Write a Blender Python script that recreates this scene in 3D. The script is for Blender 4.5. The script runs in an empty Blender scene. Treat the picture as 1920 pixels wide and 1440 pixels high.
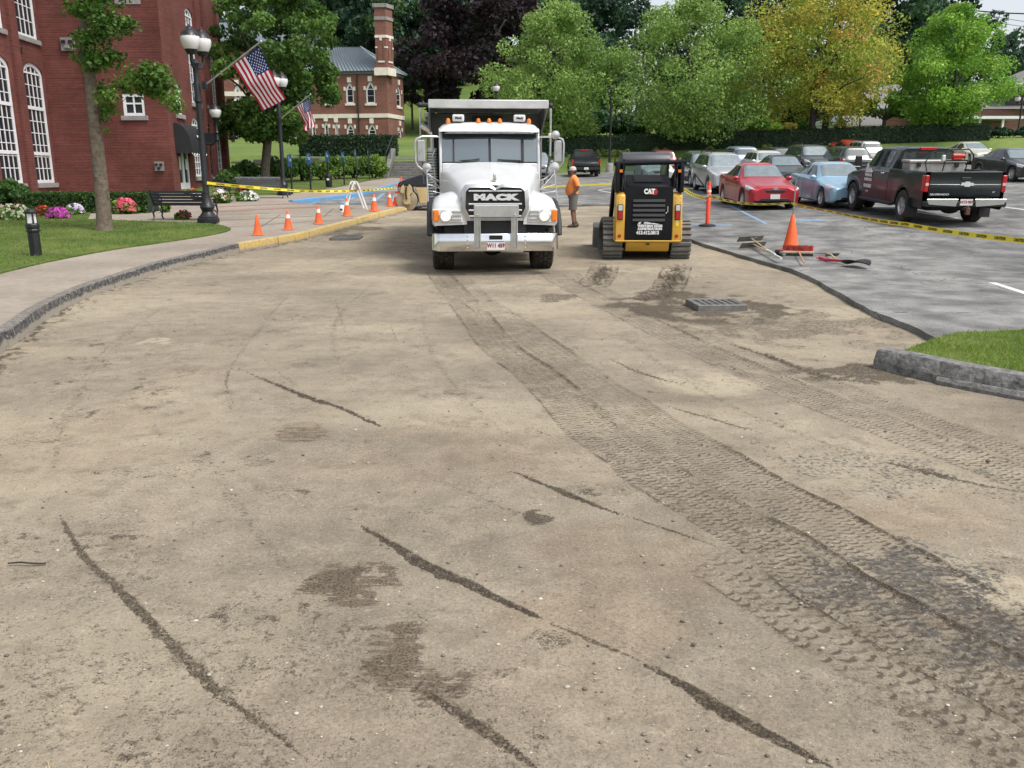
import bpy, bmesh, math, random
import numpy as np
from mathutils import Vector, Matrix
from mathutils.geometry import delaunay_2d_cdt
R = math.radians
random.seed(7); RNG = np.random.default_rng(7)
scene = bpy.context.scene
COL = scene.collection
# ------------------------------------------------------------------ camera
CAMZ = 1.8; F = 1600.0; PITCH = math.atan(395/1600)
cd = bpy.data.cameras.new('camera'); cam = bpy.data.objects.new('camera', cd); COL.objects.link(cam)
cd.sensor_width = 36; cd.lens = 36*F/1920; cd.clip_start = .05; cd.clip_end = 3000
cam.location = (0, 0, CAMZ); cam.rotation_euler = (math.pi/2-PITCH, 0, 0)
scene.camera = cam
# ------------------------------------------------------------------ sky and sun (bright hazy overcast)
w = bpy.data.worlds.new('World'); scene.world = w; w.use_nodes = True
nt = w.node_tree; nt.nodes.clear()
SUN_EL, SUN_AZ = R(58), R(125)          # azimuth clockwise from +Y
sky = nt.nodes.new('ShaderNodeTexSky'); sky.sky_type = 'NISHITA'; sky.sun_disc = False
sky.sun_elevation = SUN_EL; sky.sun_rotation = SUN_AZ
sky.air_density = 1.0; sky.dust_density = 3.0; sky.ozone_density = 1.0
hs = nt.nodes.new('ShaderNodeHueSaturation'); hs.inputs['Saturation'].default_value = .32
bg = nt.nodes.new('ShaderNodeBackground'); bg.inputs[1].default_value = .115
wo = nt.nodes.new('ShaderNodeOutputWorld')
nt.links.new(sky.outputs[0], hs.inputs['Color']); nt.links.new(hs.outputs[0], bg.inputs[0]); nt.links.new(bg.outputs[0], wo.inputs[0])
ld = bpy.data.lights.new('sun', 'SUN'); ld.energy = 1.5; ld.angle = R(16); ld.color = (1, .965, .91)
sun = bpy.data.objects.new('sun', ld); COL.objects.link(sun)
sdir = Vector((math.sin(SUN_AZ)*math.cos(SUN_EL), math.cos(SUN_AZ)*math.cos(SUN_EL), math.sin(SUN_EL)))
sun.rotation_euler = sdir.to_track_quat('Z', 'Y').to_euler(); sun.location = sdir*50
vs = scene.view_settings; vs.view_transform = 'Standard'; vs.look = 'None'; vs.gamma = 1; vs.exposure = .90
vs.use_curve_mapping = False
scene.cycles.use_denoising = True
scene.cycles.max_bounces = 6; scene.cycles.transparent_max_bounces = 8

# ------------------------------------------------------------------ terrain
def sp(t, wd=1.0): return wd*np.logaddexp(0, np.asarray(t, float)/wd)
def ss(a, b, x):
    t = np.clip((np.asarray(x, float)-a)/(b-a), 0, 1); return t*t*(3-2*t)
def ybank(x): return 57.5 + 10*ss(-5.5, 2.5, x)
def gz(x, y):
    x = np.asarray(x, float); y = np.asarray(y, float)
    z = .034*sp(np.minimum(y, 75)-17, 2.) + .03*sp(np.minimum(x, 45)-3, 1.)*ss(14, 26, y)
    yb = ybank(x)
    z = z + 1.5*ss(0, 2.6, y-yb)
    left = 1-ss(-8, 14, x); mid = 1-ss(14, 42, x)
    d = np.clip(y-yb-2.6, 0, 200)
    z = z + d*.02 + left*(.03*d + .20*sp(np.minimum(y, 190)-92, 4)) + (1-left)*mid*(.025*d+.07*sp(np.minimum(y, 190)-92, 5)) + (1-left)*(1-mid)*.02*d
    return z
def gzf(x, y): return float(gz(x, y))
FW = Vector((0, math.cos(PITCH), -math.sin(PITCH))); UP = Vector((0, math.sin(PITCH), math.cos(PITCH)))
def ray(u, v): return FW + Vector((1, 0, 0))*((u-960)/F) + UP*((720-v)/F)
def P(u, v, Y):
    d = ray(u, v); t = Y/d.y; return Vector((d.x*t, Y, CAMZ+d.z*t))
def G(u, v, dz=0.0, ymax=400):
    d = ray(u, v); y = 1.0; prev = None
    while y < ymax:
        t = y/d.y; f = CAMZ+d.z*t-gzf(d.x*t, y)-dz
        if f < 0 and prev is not None:
            y0, y1 = prev, y
            for _ in range(24):
                ym = .5*(y0+y1); tm = ym/d.y
                if CAMZ+d.z*tm-gzf(d.x*tm, ym)-dz < 0: y1 = ym
                else: y0 = ym
            t = y1/d.y; return Vector((d.x*t, y1, CAMZ+d.z*t))
        prev = y; y += .05+.01*y
    t = ymax/d.y; return Vector((d.x*t, ymax, CAMZ+d.z*t))

# ------------------------------------------------------------------ materials
MATS = {}
def link(nt, a, b): nt.links.new(a, b)
def mat(name, col, rough=.6, metal=0., var=0., vscale=3., bump=0., bscale=40., coat=0., spec=.5, emit=None, estr=0, col2=None, ior=None):
    if name in MATS: return MATS[name]
    m = bpy.data.materials.new(name); m.use_nodes = True; nt = m.node_tree; b = nt.nodes['Principled BSDF']
    b.inputs['Base Color'].default_value = (*col, 1); b.inputs['Roughness'].default_value = rough
    b.inputs['Metallic'].default_value = metal; b.inputs['Coat Weight'].default_value = coat
    b.inputs['Coat Roughness'].default_value = .08
    b.inputs['Specular IOR Level'].default_value = spec
    if ior: b.inputs['IOR'].default_value = ior
    if emit: b.inputs['Emission Color'].default_value = (*emit, 1); b.inputs['Emission Strength'].default_value = estr
    if var or bump or col2:
        tc = nt.nodes.new('ShaderNodeTexCoord')
    if var or col2:
        n = nt.nodes.new('ShaderNodeTexNoise'); n.inputs['Scale'].default_value = vscale; n.inputs['Detail'].default_value = 6; n.inputs['Roughness'].default_value = .65
        link(nt, tc.outputs['Object'], n.inputs['Vector'])
        r = nt.nodes.new('ShaderNodeValToRGB'); r.color_ramp.elements[0].position = .32; r.color_ramp.elements[1].position = .68
        a = [c*(1-var) for c in col]; c2 = col2 if col2 else [min(1, c*(1+var)) for c in col]
        r.color_ramp.elements[0].color = (*a, 1); r.color_ramp.elements[1].color = (*c2, 1)
        link(nt, n.outputs['Fac'], r.inputs['Fac']); link(nt, r.outputs['Color'], b.inputs['Base Color'])
        mr = nt.nodes.new('ShaderNodeMapRange'); mr.inputs['To Min'].default_value = max(0, rough-.1); mr.inputs['To Max'].default_value = min(1, rough+.12)
        link(nt, n.outputs['Fac'], mr.inputs['Value']); link(nt, mr.outputs[0], b.inputs['Roughness'])
    if bump:
        n2 = nt.nodes.new('ShaderNodeTexNoise'); n2.inputs['Scale'].default_value = bscale; n2.inputs['Detail'].default_value = 5
        link(nt, tc.outputs['Object'], n2.inputs['Vector'])
        bp = nt.nodes.new('ShaderNodeBump'); bp.inputs['Strength'].default_value = bump; bp.inputs['Distance'].default_value = .02
        link(nt, n2.outputs['Fac'], bp.inputs['Height']); link(nt, bp.outputs[0], b.inputs['Normal'])
    MATS[name] = m; return m
def attr_mat(name, rough=.6, attr='Col', transl=0., spec=.3, tcol=(1, 1, 1)):
    if name in MATS: return MATS[name]
    m = bpy.data.materials.new(name); m.use_nodes = True; nt = m.node_tree; b = nt.nodes['Principled BSDF']
    a = nt.nodes.new('ShaderNodeAttribute'); a.attribute_name = attr
    link(nt, a.outputs['Color'], b.inputs['Base Color']); b.inputs['Roughness'].default_value = rough; b.inputs['Specular IOR Level'].default_value = spec
    if transl:
        t = nt.nodes.new('ShaderNodeBsdfTranslucent'); mx = nt.nodes.new('ShaderNodeMixShader'); mx.inputs[0].default_value = transl
        link(nt, a.outputs['Color'], t.inputs['Color'])
        link(nt, b.outputs[0], mx.inputs[1]); link(nt, t.outputs[0], mx.inputs[2]); link(nt, mx.outputs[0], nt.nodes['Material Output'].inputs[0])
    MATS[name] = m; return m
def clear_glass(name, tint=(.8, .9, .9), refl=.12):
    if name in MATS: return MATS[name]
    m = bpy.data.materials.new(name); m.use_nodes = True; nt = m.node_tree; nt.nodes.clear()
    o = nt.nodes.new('ShaderNodeOutputMaterial'); t = nt.nodes.new('ShaderNodeBsdfTransparent'); g = nt.nodes.new('ShaderNodeBsdfGlossy')
    t.inputs[0].default_value = (*tint, 1); g.inputs['Roughness'].default_value = .03
    mx = nt.nodes.new('ShaderNodeMixShader'); fr = nt.nodes.new('ShaderNodeFresnel'); fr.inputs[0].default_value = 1.5
    ad = nt.nodes.new('ShaderNodeMath'); ad.operation = 'ADD'; ad.inputs[1].default_value = refl
    link(nt, fr.outputs[0], ad.inputs[0]); link(nt, ad.outputs[0], mx.inputs[0]); link(nt, t.outputs[0], mx.inputs[1]); link(nt, g.outputs[0], mx.inputs[2]); link(nt, mx.outputs[0], o.inputs[0])
    MATS[name] = m; return m

# ------------------------------------------------------------------ object helpers
def tag(o, label=None, cat=None, group=None, kind=None):
    if label: o['label'] = label
    if cat: o['category'] = cat
    if group: o['group'] = group
    if kind: o['kind'] = kind
    return o
def thing(name, label, cat, loc=(0, 0, 0), rotz=0., group=None, kind=None):
    o = bpy.data.objects.new(name, None); COL.objects.link(o); o.empty_display_size = .2
    o.location = loc; o.rotation_euler = (0, 0, rotz); return tag(o, label, cat, group, kind)
def copy_tree(o, parent=None):
    c = o.copy(); COL.objects.link(c); c.parent = parent
    for ch in list(o.children): copy_tree(ch, c)
    return c
def obj(name, me, material=None, parent=None, loc=None, rot=None):
    o = bpy.data.objects.new(name, me); COL.objects.link(o)
    if material is not None and len(me.materials) == 0: me.materials.append(material)
    if parent is not None: o.parent = parent
    if loc is not None: o.location = loc
    if rot is not None: o.rotation_euler = rot
    return o
def rotm(rx=0, ry=0, rz=0):
    return (Matrix.Rotation(rz, 4, 'Z') @ Matrix.Rotation(ry, 4, 'Y') @ Matrix.Rotation(rx, 4, 'X'))
class MB:
    def __init__(s): s.v = []; s.f = []
    def add(s, vs, fs, M=None):
        o = len(s.v)
        s.v += [tuple(M @ Vector(q)) if M else tuple(q) for q in vs]
        s.f += [tuple(i+o for i in f) for f in fs]; return s
    def box(s, c, size, rot=None, M=None):
        hx, hy, hz = size[0]/2, size[1]/2, size[2]/2
        vs = [(x*hx, y*hy, z*hz) for z in (-1, 1) for y in (-1, 1) for x in (-1, 1)]
        m = Matrix.Translation(c) @ (rotm(*rot) if rot else Matrix.Identity(4))
        if M: m = M @ m
        return s.add(vs, [(0, 2, 3, 1), (4, 5, 7, 6), (0, 1, 5, 4), (2, 6, 7, 3), (0, 4, 6, 2), (1, 3, 7, 5)], m)
    def bb(s, x0, x1, y0, y1, z0, z1): return s.box(((x0+x1)/2, (y0+y1)/2, (z0+z1)/2), (x1-x0, y1-y0, z1-z0))
    def hexa(s, b, t):      # 4 bottom points, 4 top points (same winding, counter-clockwise from above)
        return s.add(list(b)+list(t), [(3, 2, 1, 0), (4, 5, 6, 7), (0, 1, 5, 4), (1, 2, 6, 5), (2, 3, 7, 6), (3, 0, 4, 7)])
    def tube(s, pts, r, n=8, caps=True, closed=False, sq=False):
        pts = [Vector(p) for p in pts]; N = len(pts); rs = r if isinstance(r, (list, tuple)) else [r]*N
        rings = []; nrm = None
        for i, p in enumerate(pts):
            if closed: t = (pts[(i+1) % N]-pts[i-1])
            else: t = pts[min(i+1, N-1)]-pts[max(i-1, 0)]
            t = t.normalized() if t.length > 1e-9 else Vector((0, 0, 1))
            if nrm is None:
                a = Vector((0, 0, 1)) if abs(t.z) < .9 else Vector((0, 1, 0))
                nrm = (a-t*a.dot(t)).normalized()
            else:
                nrm = nrm-t*nrm.dot(t); nrm = nrm.normalized() if nrm.length > 1e-6 else t.orthogonal().normalized()
            b = t.cross(nrm); o = math.pi/4 if sq else 0
            rings.append([p+(nrm*math.cos(2*math.pi*k/n+o)+b*math.sin(2*math.pi*k/n+o))*rs[i] for k in range(n)])
        vs = [q for rg in rings for q in rg]; fs = []
        for i in range(N if closed else N-1):
            a, c = i*n, ((i+1) % N)*n
            for k in range(n): fs.append((a+k, a+(k+1) % n, c+(k+1) % n, c+k))
        if caps and not closed: fs += [tuple(range(n))[::-1], tuple((N-1)*n+k for k in range(n))]
        return s.add(vs, fs)
    def cyl(s, p0, p1, r0, r1=None, n=14): return s.tube([p0, p1], [r0, r0 if r1 is None else r1], n)
    def lathe(s, prof, n=16, M=None, caps=True):
        vs = [(r*math.cos(2*math.pi*k/n), r*math.sin(2*math.pi*k/n), z) for r, z in prof for k in range(n)]; fs = []
        for i in range(len(prof)-1):
            for k in range(n): fs.append((i*n+k, i*n+(k+1) % n, (i+1)*n+(k+1) % n, (i+1)*n+k))
        if caps: fs += [tuple(range(n))[::-1], tuple((len(prof)-1)*n+k for k in range(n))]
        return s.add(vs, fs, M)
    def prism(s, poly, d0, d1, plane='xz', M=None):
        def mp(a, b, d): return {'xz': (a, d, b), 'yz': (d, a, b), 'xy': (a, b, d)}[plane]
        n = len(poly); vs = [mp(a, b, d0) for a, b in poly]+[mp(a, b, d1) for a, b in poly]
        fs = [tuple(range(n)), tuple(range(2*n-1, n-1, -1))]+[(i, i+n, (i+1) % n+n, (i+1) % n) for i in range(n)]
        return s.add(vs, fs, M)
    def grid(s, rows, cu=False, cv=False):
        nu, nv = len(rows), len(rows[0]); fs = []
        for i in range(nu if cu else nu-1):
            for j in range(nv if cv else nv-1):
                fs.append((i*nv+j, i*nv+(j+1) % nv, ((i+1) % nu)*nv+(j+1) % nv, ((i+1) % nu)*nv+j))
        return s.add([tuple(q) for r in rows for q in r], fs)
    def ell(s, c, r, n=12, m=8, M=None):
        pr = [(max(1e-4, math.sin(math.pi*i/m)), -math.cos(math.pi*i/m)) for i in range(m+1)]
        T = Matrix.Translation(c) @ Matrix.Diagonal((*((r, r, r) if not isinstance(r, (tuple, list)) else r), 1))
        return s.lathe(pr, n, (M @ T) if M else T)
    def mesh(s, name='m', smooth=35, bevel=0, seg=1, fix=True):
        me = bpy.data.meshes.new(name); me.from_pydata(s.v, [], s.f)
        bm = bmesh.new(); bm.from_mesh(me)
        if fix: bmesh.ops.recalc_face_normals(bm, faces=bm.faces[:])
        if bevel:
            es = [e for e in bm.edges if len(e.link_faces) == 2 and e.calc_face_angle(0) > R(28)]
            bmesh.ops.bevel(bm, geom=es, offset=bevel, segments=seg, profile=.6, affect='EDGES', clamp_overlap=True)
        bm.to_mesh(me); bm.free()
        if smooth:
            me.shade_smooth(); me.set_sharp_from_angle(angle=R(smooth))
        return me
    def build(s, name, material, parent=None, loc=None, rot=None, **kw):
        return obj(name, s.mesh(name, **kw), material, parent, loc, rot)
def np_mesh(name, V, Fq, col=None, attr='Col'):
    V = np.asarray(V, np.float32); Fq = np.asarray(Fq, np.int32); me = bpy.data.meshes.new(name); nf, k = Fq.shape
    me.vertices.add(len(V)); me.vertices.foreach_set('co', V.ravel())
    me.loops.add(nf*k); me.loops.foreach_set('vertex_index', Fq.ravel())
    me.polygons.add(nf); me.polygons.foreach_set('loop_start', np.arange(0, nf*k, k, dtype=np.int32))
    if col is not None:
        a = me.attributes.new(attr, 'FLOAT_COLOR', 'POINT'); c = np.ones((len(V), 4), np.float32); c[:, :col.shape[1]] = col
        a.data.foreach_set('color', c.ravel())
    me.update(calc_edges=True); return me
def text_mesh(txt, size=1., bold=0., depth=0., spacing=1., align='CENTER'):
    c = bpy.data.curves.new('lettering', 'FONT'); c.body = txt; c.size = size; c.align_x = align; c.align_y = 'CENTER'
    c.offset = bold; c.extrude = depth; c.space_character = spacing; c.resolution_u = 3
    o = bpy.data.objects.new('lettering', c); COL.objects.link(o)
    dg = bpy.context.evaluated_depsgraph_get(); me = bpy.data.meshes.new_from_object(o.evaluated_get(dg))
    bpy.data.objects.remove(o); bpy.data.curves.remove(c); return me
def text(name, txt, size, material, parent, loc, rot, bold=0., depth=.002, sx=1., **kw):
    me = text_mesh(txt, size, bold, depth, **kw); o = obj(name, me, material, parent, loc, rot); o.scale = (sx, 1, 1); return o
def crom(pts, n):          # Catmull-Rom resample of a polyline
    pts = [Vector(p) for p in pts]; out = []
    for i in range(len(pts)-1):
        p0, p1, p2, p3 = pts[max(i-1, 0)], pts[i], pts[i+1], pts[min(i+2, len(pts)-1)]
        for k in range(n):
            t = k/n; out.append(.5*((2*p1)+(p2-p0)*t+(2*p0-5*p1+4*p2-p3)*t*t+(3*p1-p0-3*p2+p3)*t**3))
    out.append(pts[-1]); return out
def hash2(ix, iy, seed):
    h = (ix.astype(np.int64)*374761393+iy.astype(np.int64)*668265263+seed*2147483647+seed*9176) & 0xffffffff
    h = ((h ^ (h >> 13))*1274126177) & 0xffffffff
    return ((h ^ (h >> 16)) & 0xffff)/65535.
def vnoise(x, y, seed=0):
    ix = np.floor(x); iy = np.floor(y); fx = x-ix; fy = y-iy; fx = fx*fx*(3-2*fx); fy = fy*fy*(3-2*fy)
    a, b, c, d = hash2(ix, iy, seed), hash2(ix+1, iy, seed), hash2(ix, iy+1, seed), hash2(ix+1, iy+1, seed)
    return (a*(1-fx)+b*fx)*(1-fy)+(c*(1-fx)+d*fx)*fy
def fbm(x, y, oct=4, seed=0):
    s = 0; a = .5; t = 0
    for o in range(oct): s = s+a*vnoise(x*2**o, y*2**o, seed+o*13); t += a; a *= .5
    return s/t
# ================================================================== GROUND
def pts_px(L, dz=0.): return [G(u, v, dz) for u, v in L]
def in_poly(px, py, poly):
    c = np.zeros(len(px), bool); n = len(poly)
    for i in range(n):
        x0, y0 = poly[i][0], poly[i][1]; x1, y1 = poly[i-1][0], poly[i-1][1]
        if y0 == y1: continue
        c ^= ((y0 > py) != (y1 > py)) & (px < (x1-x0)*(py-y0)/(y1-y0)+x0)
    return c
def region(name, poly, dz, material, step=1.5, skirt=.12, zf=None, holes=()):
    zf = zf or gz
    P2 = []
    n = len(poly)
    for i in range(n):
        a, b = Vector(poly[i][:2]), Vector(poly[(i+1) % n][:2]); k = max(1, int((b-a).length/step))
        P2 += [a+(b-a)*(j/k) for j in range(k)]
    P2 = [Vector((round(p.x, 4), round(p.y, 4))) for p in P2]; nb = len(P2)
    xs = [p.x for p in P2]; ys = [p.y for p in P2]
    gx, gy = np.meshgrid(np.arange(min(xs)+step/2, max(xs), step), np.arange(min(ys)+step/2, max(ys), step)); gx, gy = gx.ravel(), gy.ravel()
    k = in_poly(gx, gy, [(p.x, p.y) for p in P2]); inner = [Vector((a, b)) for a, b in zip(gx[k], gy[k])]
    edges = [(i, (i+1) % nb) for i in range(nb)]
    vs, es, fs, ov, oe, of = delaunay_2d_cdt(P2+inner, edges, [], 1, 1e-4)
    XY = np.array([(p.x, p.y) for p in vs]); Z = zf(XY[:, 0], XY[:, 1])+dz
    V = [(a[0], a[1], z) for a, z in zip(XY, Z)]; Fs = [tuple(f) for f in fs]
    cnt = {}
    for f in Fs:
        for i in range(len(f)):
            e = (f[i], f[(i+1) % len(f)]); cnt[tuple(sorted(e))] = cnt.get(tuple(sorted(e)), 0)+1
    low = {}
    for f in list(Fs):
        for i in range(len(f)):
            a, b = f[i], f[(i+1) % len(f)]
            if cnt[tuple(sorted((a, b)))] == 1:
                for q in (a, b):
                    if q not in low: low[q] = len(V); V.append((V[q][0], V[q][1], V[q][2]-skirt))
                Fs.append((b, a, low[a], low[b]))
    m = MB(); m.add(V, Fs); me = m.mesh(name, smooth=40, fix=False)
    return tag(obj(name, me, material), kind='structure')

# ---- materials of the setting
def ground_mat(name, cols, scales, rough=.9, bump=.3, bscale=60, speck=None):
    m = bpy.data.materials.new(name); m.use_nodes = True; nt = m.node_tree; b = nt.nodes['Principled BSDF']
    b.inputs['Roughness'].default_value = rough; b.inputs['Specular IOR Level'].default_value = .25
    tc = nt.nodes.new('ShaderNodeTexCoord'); cur = None
    for (c0, c1), s in zip(cols, scales):
        n = nt.nodes.new('ShaderNodeTexNoise'); n.inputs['Scale'].default_value = s; n.inputs['Detail'].default_value = 5; n.inputs['Roughness'].default_value = .6
        link(nt, tc.outputs['Object'], n.inputs['Vector'])
        r = nt.nodes.new('ShaderNodeValToRGB'); r.color_ramp.elements[0].position = .35; r.color_ramp.elements[1].position = .65
        r.color_ramp.elements[0].color = (*c0, 1); r.color_ramp.elements[1].color = (*c1, 1); link(nt, n.outputs['Fac'], r.inputs['Fac'])
        if cur is None: cur = r.outputs['Color']
        else:
            mx = nt.nodes.new('ShaderNodeMix'); mx.data_type = 'RGBA'; mx.blend_type = 'MULTIPLY'; mx.inputs[0].default_value = 1
            link(nt, cur, mx.inputs['A']); link(nt, r.outputs['Color'], mx.inputs['B']); cur = mx.outputs['Result']
    if speck:
        for col, sc, th in speck:
            vo = nt.nodes.new('ShaderNodeTexVoronoi'); vo.inputs['Scale'].default_value = sc; link(nt, tc.outputs['Object'], vo.inputs['Vector'])
            wn = nt.nodes.new('ShaderNodeSeparateColor'); link(nt, vo.outputs['Color'], wn.inputs[0])
            ml = nt.nodes.new('ShaderNodeMath'); ml.operation = 'MULTIPLY'; ml.inputs[1].default_value = th; link(nt, wn.outputs[0], ml.inputs[0])
            lt = nt.nodes.new('ShaderNodeMath'); lt.operation = 'LESS_THAN'; link(nt, vo.outputs['Distance'], lt.inputs[0]); link(nt, ml.outputs[0], lt.inputs[1])
            gt = nt.nodes.new('ShaderNodeMath'); gt.operation = 'GREATER_THAN'; gt.inputs[1].default_value = .5; link(nt, wn.outputs[1], gt.inputs[0])
            an = nt.nodes.new('ShaderNodeMath'); an.operation = 'MULTIPLY'; link(nt, lt.outputs[0], an.inputs[0]); link(nt, gt.outputs[0], an.inputs[1])
            mx = nt.nodes.new('ShaderNodeMix'); mx.data_type = 'RGBA'; link(nt, an.outputs[0], mx.inputs[0]); link(nt, cur, mx.inputs['A']); mx.inputs['B'].default_value = (*col, 1); cur = mx.outputs['Result']
    n2 = nt.nodes.new('ShaderNodeTexNoise'); n2.inputs['Scale'].default_value = bscale; n2.inputs['Detail'].default_value = 6; n2.inputs['Roughness'].default_value = .7
    link(nt, tc.outputs['Object'], n2.inputs['Vector'])
    bp = nt.nodes.new('ShaderNodeBump'); bp.inputs['Strength'].default_value = bump; bp.inputs['Distance'].default_value = .02
    link(nt, n2.outputs['Fac'], bp.inputs['Height']); link(nt, bp.outputs[0], b.inputs['Normal'])
    link(nt, cur, b.inputs['Base Color']); m['cur'] = 1
    MATS[name] = m; return m, nt, b, cur, tc
W1 = (1, 1, 1)
m_grass = ground_mat('lawn', [((.06, .10, .02), (.135, .17, .045)), ((.65, .72, .6), (1.15, 1.1, 1))], [.8, 9], bump=.6, bscale=30)[0]
m_far = ground_mat('field grass', [((.085, .14, .035), (.16, .205, .055)), ((.85, .9, .8), (1.1, 1.1, 1))], [.15, 3], bump=.3, bscale=8)[0]
m_walk = ground_mat('sidewalk concrete', [((.255, .222, .183), (.35, .305, .252)), ((.86, .85, .84), (1.06, 1.06, 1.06))], [.5, 9], bump=.15, bscale=80)[0]
m_tar, nt_, b_, cur_, tc_ = ground_mat('old asphalt', [((.15, .15, .15), (.30, .295, .285)), ((.5, .5, .51), (1.15, 1.15, 1.13)), ((.8, .8, .8), (1.12, 1.12, 1.1))], [.22, 1.6, 45], bump=.3, bscale=90, speck=[((.42, .41, .39), 40, .22)])
def add_cracks(nt, b, cur, tc, scale, wid, col, fac=.8):
    dn = nt.nodes.new('ShaderNodeTexNoise'); dn.inputs['Scale'].default_value = 2.2; dn.inputs['Detail'].default_value = 4; link(nt, tc.outputs['Object'], dn.inputs['Vector'])
    mm = nt.nodes.new('ShaderNodeMix'); mm.data_type = 'RGBA'; mm.blend_type = 'ADD'; mm.inputs[0].default_value = .5; link(nt, tc.outputs['Object'], mm.inputs['A']); link(nt, dn.outputs['Color'], mm.inputs['B'])
    vo = nt.nodes.new('ShaderNodeTexVoronoi'); vo.feature = 'DISTANCE_TO_EDGE'; vo.inputs['Scale'].default_value = scale; link(nt, mm.outputs['Result'], vo.inputs['Vector'])
    n = nt.nodes.new('ShaderNodeTexNoise'); n.inputs['Scale'].default_value = .35; n.inputs['Detail'].default_value = 3; link(nt, tc.outputs['Object'], n.inputs['Vector'])
    mr = nt.nodes.new('ShaderNodeMapRange'); mr.inputs['From Min'].default_value = .42; mr.inputs['From Max'].default_value = .62; mr.inputs['To Max'].default_value = wid; link(nt, n.outputs['Fac'], mr.inputs['Value'])
    lt = nt.nodes.new('ShaderNodeMath'); lt.operation = 'LESS_THAN'; link(nt, vo.outputs['Distance'], lt.inputs[0]); link(nt, mr.outputs[0], lt.inputs[1])
    ml = nt.nodes.new('ShaderNodeMath'); ml.operation = 'MULTIPLY'; ml.inputs[1].default_value = fac; link(nt, lt.outputs[0], ml.inputs[0])
    mx = nt.nodes.new('ShaderNodeMix'); mx.data_type = 'RGBA'; link(nt, ml.outputs[0], mx.inputs[0]); link(nt, cur, mx.inputs['A']); mx.inputs['B'].default_value = (*col, 1)
    return mx.outputs['Result']
cur_ = add_cracks(nt_, b_, cur_, tc_, .5, .007, (.07, .07, .075), .7); cur_ = add_cracks(nt_, b_, cur_, tc_, 2.2, .016, (.10, .10, .105), .5)
link(nt_, cur_, b_.inputs['Base Color'])

# ---- far ground sheet to the horizon
gxs = np.concatenate([np.linspace(-700, -100, 16)[:-1], np.arange(-100, 100, 2.5), np.linspace(100, 700, 16)])
gys = np.concatenate([np.linspace(-300, -20, 8)[:-1], np.arange(-20, 54, 2.), np.arange(54, 74, .5), np.arange(74, 200, 3.), np.linspace(200, 1500, 24)])
GX, GY = np.meshgrid(gxs, gys); V = np.stack([GX.ravel(), GY.ravel(), (gz(GX, GY)-.05).ravel()], 1)
nx, ny = len(gxs), len(gys); ii = (np.arange(ny-1)[:, None]*nx+np.arange(nx-1)[None]).ravel()
me = np_mesh('ground', V, np.stack([ii, ii+1, ii+nx+1, ii+nx], 1)); me.shade_smooth()
tag(obj('ground', me, m_far), kind='structure')

# ---- dirt road: a world-space height field with the wheel tracks pressed into it
rows = list(np.linspace(-14, 1.5, 24)); y = 1.7
while y < 40: rows.append(y); y += min(.12, max(.004, 8.5e-4*y*y))
rows = np.array(rows); tt = np.concatenate([np.linspace(-3, -1.3, 8)[:-1], np.linspace(-1.3, -1, 14)[:-1], np.linspace(-1, 1, 690), np.linspace(1, 1.9, 44)[1:], np.linspace(1.9, 3, 6)[1:]]); NC = len(tt)
hw = np.where(rows < 1.6, 8., np.clip(.66*np.abs(rows)+1.1, 2.4, 9.3))
DX = hw[:, None]*tt[None]; DY = np.repeat(rows[:, None], NC, 1); X, Yv = DX.ravel(), DY.ravel(); NV = len(X)
Z = gz(X, Yv).copy()
dark = np.zeros(NV); pale = np.zeros(NV); red = np.zeros(NV); tar = np.zeros(NV)
def pl_dist(pl, maxd):     # distance, signed side offset and arc length to a world polyline, for vertices near it
    pl = np.array([(p.x, p.y) for p in pl]); lo = pl.min(0)-maxd; hi = pl.max(0)+maxd
    idx = np.nonzero((X > lo[0]) & (X < hi[0]) & (Yv > lo[1]) & (Yv < hi[1]))[0]
    d = np.full(len(idx), 1e9); sg = np.zeros(len(idx)); s = np.zeros(len(idx)); acc = 0; qx, qy = X[idx], Yv[idx]
    for a, b in zip(pl[:-1], pl[1:]):
        ab = b-a; L = np.hypot(*ab)
        if L < 1e-6: continue
        sel = np.nonzero((qx > min(a[0], b[0])-maxd) & (qx < max(a[0], b[0])+maxd) & (qy > min(a[1], b[1])-maxd) & (qy < max(a[1], b[1])+maxd))[0]
        if len(sel):
            rx, ry = qx[sel]-a[0], qy[sel]-a[1]
            t = np.clip((rx*ab[0]+ry*ab[1])/(L*L), 0, 1); ex, ey = rx-ab[0]*t, ry-ab[1]*t
            dd = np.hypot(ex, ey); up = dd < d[sel]; k = sel[up]
            d[k] = dd[up]; sg[k] = np.sign(ab[0]*ey[up]-ab[1]*ex[up])*dd[up]; s[k] = acc+t[up]*L
        acc += L
    k = d < maxd; return idx[k], d[k], sg[k], s[k], acc
def pline(L, n=5): return crom([Vector((p.x, p.y, 0)) for p in pts_px(L)], n)
Xn, Yn = X, Yv
big = fbm(X*.9, Yv*.9, 4, 3); fine = fbm(X*9, Yv*9, 3, 5); mid_ = fbm(X*3, Yv*3, 4, 8)
Z += (big-.5)*.03+(mid_-.5)*.018+(fine-.5)*.008
dark += np.clip((mid_-.60)*3.0, 0, .35)+np.clip((fine-.68)*2.2, 0, .3)
red += np.clip((fbm(X*.8+9, Yv*.8, 4, 21)-.58)*3, 0, .3); pale += np.clip((fbm(X*.5+3, Yv*.8+5, 4, 31)-.52)*3.2, 0, .55)+.10*ss(7, 15, Yv)
TS = np.zeros(NV); TT = np.zeros(NV); TWt = np.zeros(NV); streak_m = np.zeros(NV)
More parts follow.
